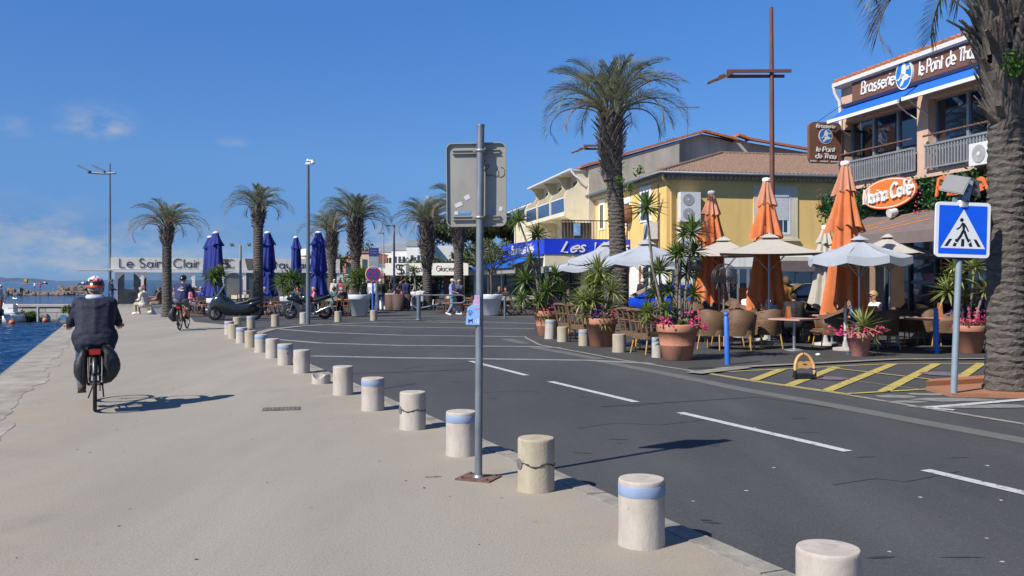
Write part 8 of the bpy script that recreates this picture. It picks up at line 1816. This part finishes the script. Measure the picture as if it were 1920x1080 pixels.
b = MB(); b.tube([(.2, .14, .34), (-.1, .17, .26), (-.4, .19, .32), (-.62, .20, .42), (-.98, .20, .56)], [.03, .03, .035, .06, .062], 10); b.build('exhaust', M_CHR, t)
b = MB()
for s_ in (-1, 1): b.torus((.74, s_ * .075, .30), .13, .012, RY, 24, 6)
b.tube([(-.05, .15, .25), (-.0, .28, .02)], .014, 6); b.build('brake_discs', M_SPK, t)
# --- cars in the side street
def car(label, x, y, rz, m, L_=4.0, H=1.46):
    t = thing('parked_car', label, 'car', (x, y, 0), rz, 'cars parked in the side street'); k = L_ / 4.0
    b = MB(); loft(b, [(2.0 * k, .42, .62, .62), (1.93 * k, .30, .74, .76), (1.7 * k, .24, .82, .83), (1.2 * k, .20, .92, .86), (.7 * k, .20, .98, .87), (0, .20, .98, .88), (-.9 * k, .20, .99, .88), (-1.6 * k, .22, 1.0, .86), (-1.9 * k, .28, .98, .80), (-2.0 * k, .36, .86, .70)], 28, 4.2); bo = b.build('body', m, t)
    b = MB(); vs = []
    for (x0, z, hw) in ((1.0, .95, .80), (.45, 1.24, .70), (.1, H - .02, .62), (-.5, H, .62), (-1.2, H - .05, .61), (-1.62, 1.22, .66), (-1.85, .98, .76)):
        vs += [(x0 * k, -hw - .04 * (z < 1), z), (x0 * k, -hw * .8, z + .02 * (z > 1.3)), (x0 * k, hw * .8, z + .02 * (z > 1.3)), (x0 * k, hw + .04 * (z < 1), z)]
    fs = []
    for i in range(6): fs += [(i * 4, i * 4 + 1, i * 4 + 5, i * 4 + 4), (i * 4 + 1, i * 4 + 2, i * 4 + 6, i * 4 + 5), (i * 4 + 2, i * 4 + 3, i * 4 + 7, i * 4 + 6)]
    fs += [tuple(i * 4 for i in range(7))[::-1], tuple(i * 4 + 3 for i in range(7))]
    b.add(vs, fs, 0, False); b.build('cabin', m, t)
    for s_ in (-1, 1):
        for q_ in ([(.80, .99), (.38, 1.23), (.06, H - .10), (-.28, H - .08), (-.28, 1.0)], [(-.36, 1.0), (-.36, H - .08), (-1.15, H - .13), (-1.50, 1.20), (-1.58, 1.03)]):
            b = MB(); P_ = []
            for xx, zz in q_: f = (zz - .95) / (H - .95); hw = .845 - .215 * f + .012; P_.append((xx * k, s_ * hw, zz))
            b.poly(P_ if s_ < 0 else P_[::-1]); b.build('side_window', M_GLASS, t)
    for q_ in ([(1.02, .75, .97), (.16, .58, H - .06)], [(-1.86, .68, 1.02), (-1.30, .55, H - .09)]):
        (xa, wa, za_), (xb, wb_, zb_) = q_; off = .02 if xa > 0 else -.02
        b = MB(); b.poly([(xa * k + off, -wa, za_ + .015), (xa * k + off, wa, za_ + .015), (xb * k + off, wb_, zb_ + .03), (xb * k + off, -wb_, zb_ + .03)]); b.build('windscreen', M_GLASS, t)
    for xx in (1.25 * k, -1.25 * k):
        for s_ in (-1, 1): wheel_set(t, xx, .31, .20, s_ * .78)
    for s_ in (-1, 1):
        b = MB(); b.sphere((1.86 * k, s_ * .60, .70), .14, 12, 8, sc=(.8, 1.2, .6)); b.build('headlight', M_LAMP, t)
        b = MB(); b.sphere((-1.93 * k, s_ * .66, .88), .12, 12, 8, sc=(.5, .8, 1.1)); b.build('tail_light', mat('rear_red', (.55, .02, .012), .3), t)
        b = MB(); b.sphere((.72 * k, s_ * .97, 1.02), .10, 10, 8, sc=(.6, 1, .7)); b.build('mirror', m, t)
        b = MB(); b.b2(-.62 * k, -.44 * k, s_ * .885 - .012, s_ * .885 + .012, .82, .85); b.b2(.12 * k, .30 * k, s_ * .885 - .012, s_ * .885 + .012, .82, .85); b.build('handle', m, t)
    b = MB(); b.b2(2.0 * k, 2.02 * k, -.26, .26, .40, .51); b.build('number_plate', M_WHITEP, t)
    b = MB(); b.b2(1.95 * k, 1.995 * k, -.5, .5, .30, .40); b.build('grille', M_BLACK, t)
    return t
M_CBLUE = mat('car_blue', (.006, .055, .50), .22, coat=.8, var=.02); M_CBLK = mat('car_black', (.008, .012, .022), .2, coat=.8, var=.02)
car('bright blue hatchback parked before the yellow house', 6.05, 37.8, R(183), M_CBLUE, 4.0); car('dark blue black car parked behind the man in black', 12.6, 39.6, R(190), M_CBLK, 4.1, 1.50)

# =====================================================================  STREET FURNITURE OF THE SQUARE
c = gr(701, 598); t = thing('no_stopping_sign', 'round red and blue no stopping sign on a bright blue post', 'road sign', (c.x, 38.0, 0), R(10)); zc = 1.6 + 13 / 1700 * 38
b = MB(); b.cyl((0, 0, 0), (0, 0, zc - .1), .045, n=12); b.build('post', M_BLUEP, t)
Mn = frame((0.02, -.06, zc), (1, 0, 0))
b = MB(); b.lathe([(0, -.02), (.325, -.02), (.33, 0), (.315, .004), (0, .004)], 40, M=Mn); d_ = b.build('rim', mat('rim_pale', (.50, .51, .52), .5), t)
M_SR = mat('sign_red', (.36, .022, .03), .45); M_SBL = mat('sign_blue_dull', (.02, .07, .30), .45)
b = MB(); b.lathe([(0, 0), (.305, 0)], 40, M=Mn @ Matrix.Translation((0, 0, .006)), smooth=False); b.build('red_disc', M_SR, d_)
b = MB(); b.lathe([(0, 0), (.225, 0)], 40, M=Mn @ Matrix.Translation((0, 0, .009)), smooth=False); b.build('blue_disc', M_SBL, d_)
b = MB(); b.box((0, 0, .011), (.46, .05, .003), M=Mn, rz=R(45)); b.box((0, 0, .0125), (.46, .05, .003), M=Mn, rz=R(-45)); b.build('cross', M_SR, d_)
b = MB(); b.box((.0, -.275, .011), (.02, .035, .003), M=Mn)
for i in range(5): b.box((-.08 + i * .04, .262 - .01 * abs(i - 2) * .6, .011), (.022, .03, .003), M=Mn)
b.build('small_print', M_WHITEP, d_)
p = at(706, HY, 38.6); t = thing('street_name_post', 'grey post with blank blue and grey plates behind the no stopping sign', 'sign post', (p.x, 38.6, 0))
b = MB(); b.cyl((0, 0, 0), (0, 0, 3.0), .035, n=10); b.build('post', M_GALV, t)
b = MB(); b.b2(-.32, .10, -.05, -.03, 2.66, 3.02); b.build('blue_plate', mat('plate_navy', (.02, .03, .16), .5), t); b = MB()
for zz in (2.90, 2.80): b.b2(-.24, .02, -.054, -.05, zz - .015, zz + .015)
b.build('faint_print', mat('faint', (.12, .14, .30), .5), t)
b = MB(); b.b2(-.31, .09, -.05, -.03, 2.18, 2.64); b.build('grey_plate', mat('plate_grey', (.22, .27, .30), .5, var=.1), t); b = MB()
for zz in (2.56, 2.47, 2.38, 2.29): b.b2(-.26, .04, -.054, -.05, zz - .01, zz + .01)
b.build('faint_print', mat('faint2', (.30, .34, .36), .5), t)
c = gr(785, 600); t = thing('swing_barrier', 'dark slate swing barrier with looped tube arm across the square', 'barrier', c)
b = MB(); b.cyl((0, 0, 0), (0, 0, 1.02), .085, n=16); b.cyl((0, 0, 0), (0, 0, .06), .13, .12, n=16); b.build('post', M_MASTG, t)
b = MB(); b.tube([(0, 0, 1.02), (1.75, -.1, 1.02), (1.88, -.1, .98), (1.92, -.1, .86), (1.88, -.1, .74), (1.75, -.1, .70), (.9, -.05, .68), (.45, -.02, .56), (.12, 0, .50)], .032, 8)
b.tube([(0, 0, 1.02), (-.18, 0, 1.0), (-.28, 0, .90), (-.28, 0, .68), (-.20, 0, .58), (-.02, 0, .42)], .03, 8); b.build('arm', M_MASTG, t)
c = gr(946.5, 597.5); t = thing('steel_post', 'slim dark steel post right of the white tree planter', 'post', c); b = MB(); b.cyl((0, 0, 0), (0, 0, .90), .045, n=12); b.cyl((0, 0, .90), (0, 0, .93), .05, .035, n=12); b.build('shaft', M_MASTG, t); b = MB(); b.cyl((0, 0, 0), (0, 0, .03), .09, n=12); b.build('foot', M_MASTG, t)
p = at(1917, HY, 17.5); t = thing('yellow_board', 'bright yellow board edge showing right of the foreground palm', 'signboard', (11.05, 19.2, 0), R(-20))
b = MB(); b.b2(-.35, .35, -.03, .03, .62, 1.62); b.build('board', mat('board_yellow', (.75, .42, .02), .5), t)
for x in (-.3, .27): b = MB(); b.b2(x, x + .04, -.02, .02, 0, .62); b.build('leg', M_BLACK, t)
p = at(655, HY, 55)
# =====================================================================  WATERSIDE
M_BLOCK = brick_mat('pier_blocks', (.40, .38, .345), (.32, .305, .28), (.10, .095, .085), 1, 1.5, .48, .9, .5, .018, coord='Object', rot=(R(-90), 0, 0))
o = MB(); o.b2(-52, 0, -.12, .12, -1.6, -.10); pw = o.build('pier_wall', [M_BLOCK], None, (pj.x + .2, pj.y - .10, 0)); tag(pw, 'pale stone block pier wall closing the basin', 'wall')
b = MB(); b.b2(-52, .1, -.2, 1.6, -.10, .03); b.build('coping', mat('coping_stone', (.40, .375, .335), .85, var=.15, scale=1.2, bump=.2), pw)
b = MB(); b.b2(-52, .0, -.14, -.125, -1.3, -1.0); b.build('tide_stain', mat('algae_dark', (.07, .06, .035), .9, var=.4, scale=3), pw)
wy = pj.y - .3
def wpos(px, d, z=-1.1): return (at(px, HY, d).x, d, z)
for lab, px, w_, h_, sd in (('green bushy growth against the pier wall beside the boat', 58, .50, .62, 3), ('green bushy growth at the quay corner behind the bicycle mirror', 134, .45, .45, 4), ('small green tuft behind the boat on the pier', 33, .25, .3, 5)):
    x = at(px, HY, wy).x; t = thing('shrub', lab, 'shrub', (x, wy - .25, -1.1 if px < 100 else -.5), 0); b = MB(); rg = random.Random(sd)
    for i in range(14): b.leaves((rg.uniform(-w_, w_), rg.uniform(-.2, .2), h_ * rg.uniform(.3, .9)), (.28, .25, .25), 60, .055, 0, rg, .2)
    b.build('foliage', M_HEDGE, t); b = MB(); b.tube([(0, 0, -.2), (0, 0, h_ * .6)], .06, 6); b.build('stem', M_BARK, t)
t = thing('mooring_post', 'pale blue mooring post against the pier wall', 'post', (at(76, HY, wy).x, wy - .3, -1.6), 0); b = MB(); b.cyl((0, 0, 0), (0, 0, 1.45), .085, n=12); b.build('shaft', mat('post_paleblue', (.36, .44, .50), .7, var=.1), t); b = MB(); b.cyl((0, 0, 1.45), (0, 0, 1.5), .10, .06, n=12); b.build('cap', M_RAIL, t)
M_BUOY = mat('buoy_orange', (.55, .15, .06), .5, var=.08)
for lab, px, d in (('orange round buoy floating near the pale blue mooring post', 85, wy - .9), ('orange round buoy at the stern of the white boat', 22.5, 56)):
    t = thing('buoy', lab, 'buoy', wpos(px, d, -1.05), 0); b = MB(); b.sphere((0, 0, .08), .19, 18, 12); b.build('float', M_BUOY, t); b = MB(); b.torus((0, 0, .29), .045, .018, RY, 14, 6); b.build('eye', M_BUOY, t)
# white motor boat, stern towards us
x = at(20, HY, 58.6).x; t = thing('motor_boat', 'white motor boat with dark outboard at the left edge', 'boat', (x - .35, 58.3, -1.15), R(97))
M_HULL = mat('hull_white', (.70, .70, .67), .35, var=.04, coat=.3)
b = MB(); st = [(-.0, -.1, .62, .82), (.6, -.15, .66, .92), (1.6, -.18, .72, .95), (2.8, -.15, .82, .85), (3.6, 0, .92, .55), (4.1, .3, 1.0, .12)]; loft(b, st, 24, 3.0); b.build('hull', M_HULL, t)
b = MB(); b.b2(.3, 2.6, -.62, .62, .66, .74); b.b2(.7, 1.3, -.35, .35, .74, 1.25); b.build('deck', M_HULL, t)
b = MB(); b.tube([(1.2, -.42, .7), (1.15, -.42, 1.62), (1.15, .42, 1.62), (1.2, .42, .7)], .03, 8); b.tube([(.05, -.7, .7), (.05, -.7, 1.0), (.05, -.3, 1.0)], .025, 6); b.tube([(.05, .7, .7), (.05, .7, 1.0), (.05, .3, 1.0)], .025, 6); b.build('rail', M_CHR, t)
b = MB(); b.add([(1.16, -.40, 1.15), (1.16, .40, 1.15), (1.16, .40, 1.6), (1.16, -.40, 1.6)], [(0, 1, 2, 3)]); b.build('windscreen', M_SCREEN, t)
b = MB(); loft(b, [(-.5, .55, .95, .10), (-.38, .50, 1.02, .17), (-.2, .50, 1.0, .17), (-.08, .55, .92, .12)], 16, 2.6); b.tube([(-.28, 0, .55), (-.30, 0, -.3)], [.09, .06], 8); b.build('outboard_motor', mat('outboard_navy', (.014, .018, .04), .35), t)
# breakwater boulders, jetty
M_ROCK = mat('boulder', (.24, .175, .125), .95, var=.25, scale=.8, col2=(.13, .10, .08), bump=.6, bscale=5)
def rock(label, px, d, w_, h_, sd, grp):
    rg = random.Random(sd); b = MB(); n, m = 10, 7; ph = [rg.random() * 6 for _ in range(4)]
    vs = [(0, 0, -.5)]
    for i in range(1, m):
        th_ = math.pi * i / m - math.pi / 2
        for k in range(n):
            a = 2 * math.pi * k / n; r_ = 1 + .16 * math.sin(2 * a + ph[0]) + .12 * math.sin(3 * a + ph[1] + 2 * th_) + rg.uniform(-.10, .10)
            vs.append((w_ / 2 * r_ * math.cos(th_) ** .7 * math.cos(a), w_ * .4 * r_ * math.cos(th_) ** .7 * math.sin(a), h_ * (.35 + .65 * math.sin(th_)) * r_))
    vs.append((0, 0, h_)); e_ = len(vs) - 1; fs = []
    for k in range(n): fs.append((0, 1 + (k + 1) % n, 1 + k)); fs.append((e_, e_ - n + k, e_ - n + (k + 1) % n))
    for i in range(m - 2):
        for k in range(n): fs.append((1 + i * n + k, 1 + i * n + (k + 1) % n, 1 + (i + 1) * n + (k + 1) % n, 1 + (i + 1) * n + k))
    b.add(vs, fs); o = b.build('boulder', M_ROCK, None, wpos(px, d, -1.2)); tag(o, label, 'boulder', grp); return o
rg = random.Random(31); n_ = 0
for i in range(30):
    px = 6 + i * 6.0 + rg.uniform(-2, 2)
    hh = (1.25 if (8 < px < 52 or 92 < px < 108) else .75) * rg.uniform(.75, 1.15)
    rock('brown boulder of the low breakwater beyond the pier', px, 176 + rg.uniform(-1.5, 3), rg.choice((.8, 1.2, 1.8, 2.5)) * rg.uniform(.8, 1.2), hh * rg.choice((.45, .8, 1, 1.15)), i, 'boulders of the near breakwater')
for i in range(16):
    rock('brown boulder of the farther rock heap beside the helmet', 114 + i * 4.2 + rg.uniform(-1, 1), 262 + rg.uniform(-2, 4), rg.uniform(1.0, 2.0), rg.uniform(.8, 1.6), 60 + i, 'boulders of the farther heap')
t = thing('jetty', 'low dark jetty deck running along the boulders of the breakwater', 'jetty', (at(47, HY, 181).x, 181, 0), 0); jl = at(190, HY, 181).x - at(47, HY, 181).x
b = MB(); b.b2(0, jl, -.8, 1.2, -.52, -.34); b.build('deck', mat('deck_grey', (.20, .19, .18), .9, var=.15), t)
b = MB()
for i in range(12): b.b2(i * jl / 11.5, i * jl / 11.5 + .18, -.5, -.3, -1.5, -.52)
b.build('piles', M_WOOD, t)
b = MB(); x0 = at(138, HY, 179).x - at(47, HY, 181).x
for i in range(3): b.b2(x0 + i * 1.15, x0 + .1 + i * 1.15, -2.2, -2.1, -1.3, -.36)
for z in (-1.1, -.75, -.42): b.b2(x0, x0 + 2.4, -2.2, -2.1, z, z + .08)
b.build('ladder_frame', M_RAIL, t)
x = at(49, HY, 820).x; t = thing('sea_mark', 'yellow topped sea mark on a low islet near the horizon', 'sea mark', (x, 820, -1.1), 0)
b = MB(); b.b2(-1.0, 1.0, -1, 1, 0, 2.2); b.build('base', M_ROCK, t); b = MB(); b.b2(-1.35, 1.35, -1.2, 1.2, 2.2, 4.4); b.build('top', mat('mark_yellow', (.50, .33, .08), .7), t); b = MB(); b.lathe([(9, 0), (6, .5), (0, .8)], 16, (1, 4, 0)); b.build('islet', M_ROCK, t)
for lab, px, d, l_ in (('dark fishing boat with white cabin on the horizon right of the jetty walkers', 157, 700, 8), ('small dark boat on the horizon behind the jetty walkers', 85, 900, 6)):
    t = thing('fishing_boat', lab, 'boat', (at(px, HY, d).x, d, -1.2), R(0)); b = MB(); loft(b, [(-l_ / 2, .1, 1.2, .9), (0, 0, 1.1, 1.2), (l_ * .35, 0, 1.3, .9), (l_ / 2, .4, 1.6, .1)], 12, 2.6); b.build('hull', M_PBLK, t); b = MB(); b.b2(-l_ * .2, l_ * .05, -.6, .6, 1.1, 2.2); b.build('cabin', M_WHITEP, t)
# =====================================================================  WEAR: streaks, stains, scuffs and worn paint with shapes of their own
def weather(name, scale, stretch, lo, hi, k, mixcol=None):
    m = MATS[name]; nt = m.node_tree; N, L = nt.nodes, nt.links; b = N['Principled BSDF']; src = b.inputs['Base Color'].links[0].from_socket
    tc = N.new('ShaderNodeTexCoord'); mp = N.new('ShaderNodeMapping'); mp.inputs['Scale'].default_value = stretch; mp.inputs['Location'].default_value = (3.1, 7.7, 1.3)
    n = N.new('ShaderNodeTexNoise'); n.inputs['Scale'].default_value = scale; n.inputs['Detail'].default_value = 8; n.inputs['Roughness'].default_value = .68
    r = N.new('ShaderNodeMapRange'); r.inputs[1].default_value = lo; r.inputs[2].default_value = hi
    L.new(tc.outputs['Object'], mp.inputs[0]); L.new(mp.outputs[0], n.inputs['Vector']); L.new(n.outputs[0], r.inputs[0])
    x = N.new('ShaderNodeMix'); x.data_type = 'RGBA'
    if mixcol is None:
        x.blend_type = 'MULTIPLY'; x.inputs[7].default_value = (k, k * .98, k * .94, 1)
    else: x.inputs[7].default_value = (*mixcol, 1)
    L.new(r.outputs[0], x.inputs[0]); L.new(src, x.inputs[6]); L.new(x.outputs[2], b.inputs['Base Color'])
for nm in ('bollard_pale', 'bollard_beige'):
    weather(nm, 9, (1, 1, .22), .52, .70, .72); weather(nm, 26, (1, 1, 1), .64, .70, .55)
weather('yellow_render', 2.4, (1, 1, .10), .54, .74, .80); weather('cream_render', 2.6, (1, 1, .12), .52, .72, .78); weather('white_render', 2.2, (1, 1, .12), .54, .74, .80)
weather('peach_render', 3.0, (1, 1, .14), .54, .74, .80); weather('grey_render', 1.6, (1, 1, .15), .50, .70, .72); weather('fascia_cream', 2.0, (1, 1, .3), .56, .74, .86)
weather('terracotta', 7, (1, 1, .35), .52, .70, .74); weather('terracotta', 16, (1, 1, .6), .62, .72, 1, (.50, .40, .33)); weather('terracotta_pink', 8, (1, 1, .4), .54, .72, .8); weather('pot_white', 6, (1, 1, .2), .56, .74, .80)
weather('canvas_orange', 3.5, (1, 1, .25), .50, .72, 1, (.52, .22, .12)); weather('canvas_blue', 3.0, (1, 1, .2), .54, .74, .6); weather('canvas_beige', 4, (1, 1, 1), .56, .74, .84); weather('canvas_grey', 4, (1, 1, 1), .56, .74, .86)
weather('road_white', 16, (1, 1, 1), .56, .64, 1, (.13, .13, .135)); weather('road_yellow', 12, (1, 1, 1), .55, .64, 1, (.12, .115, .09)); weather('stone_strip', 9, (1, 1, 1), .54, .66, 1, (.10, .10, .10)); weather('road_cream', 10, (1, 1, 1), .54, .64, 1, (.10, .10, .095))
weather('galvanised', 10, (1, 1, .1), .54, .72, .75); weather('sign_back', 5, (1, 1, .5), .54, .74, .85); weather('awning_brown', 3, (1, 1, 1), .54, .74, .82); weather('kerb_stone', 4, (1, 1, 1), .52, .70, .74)
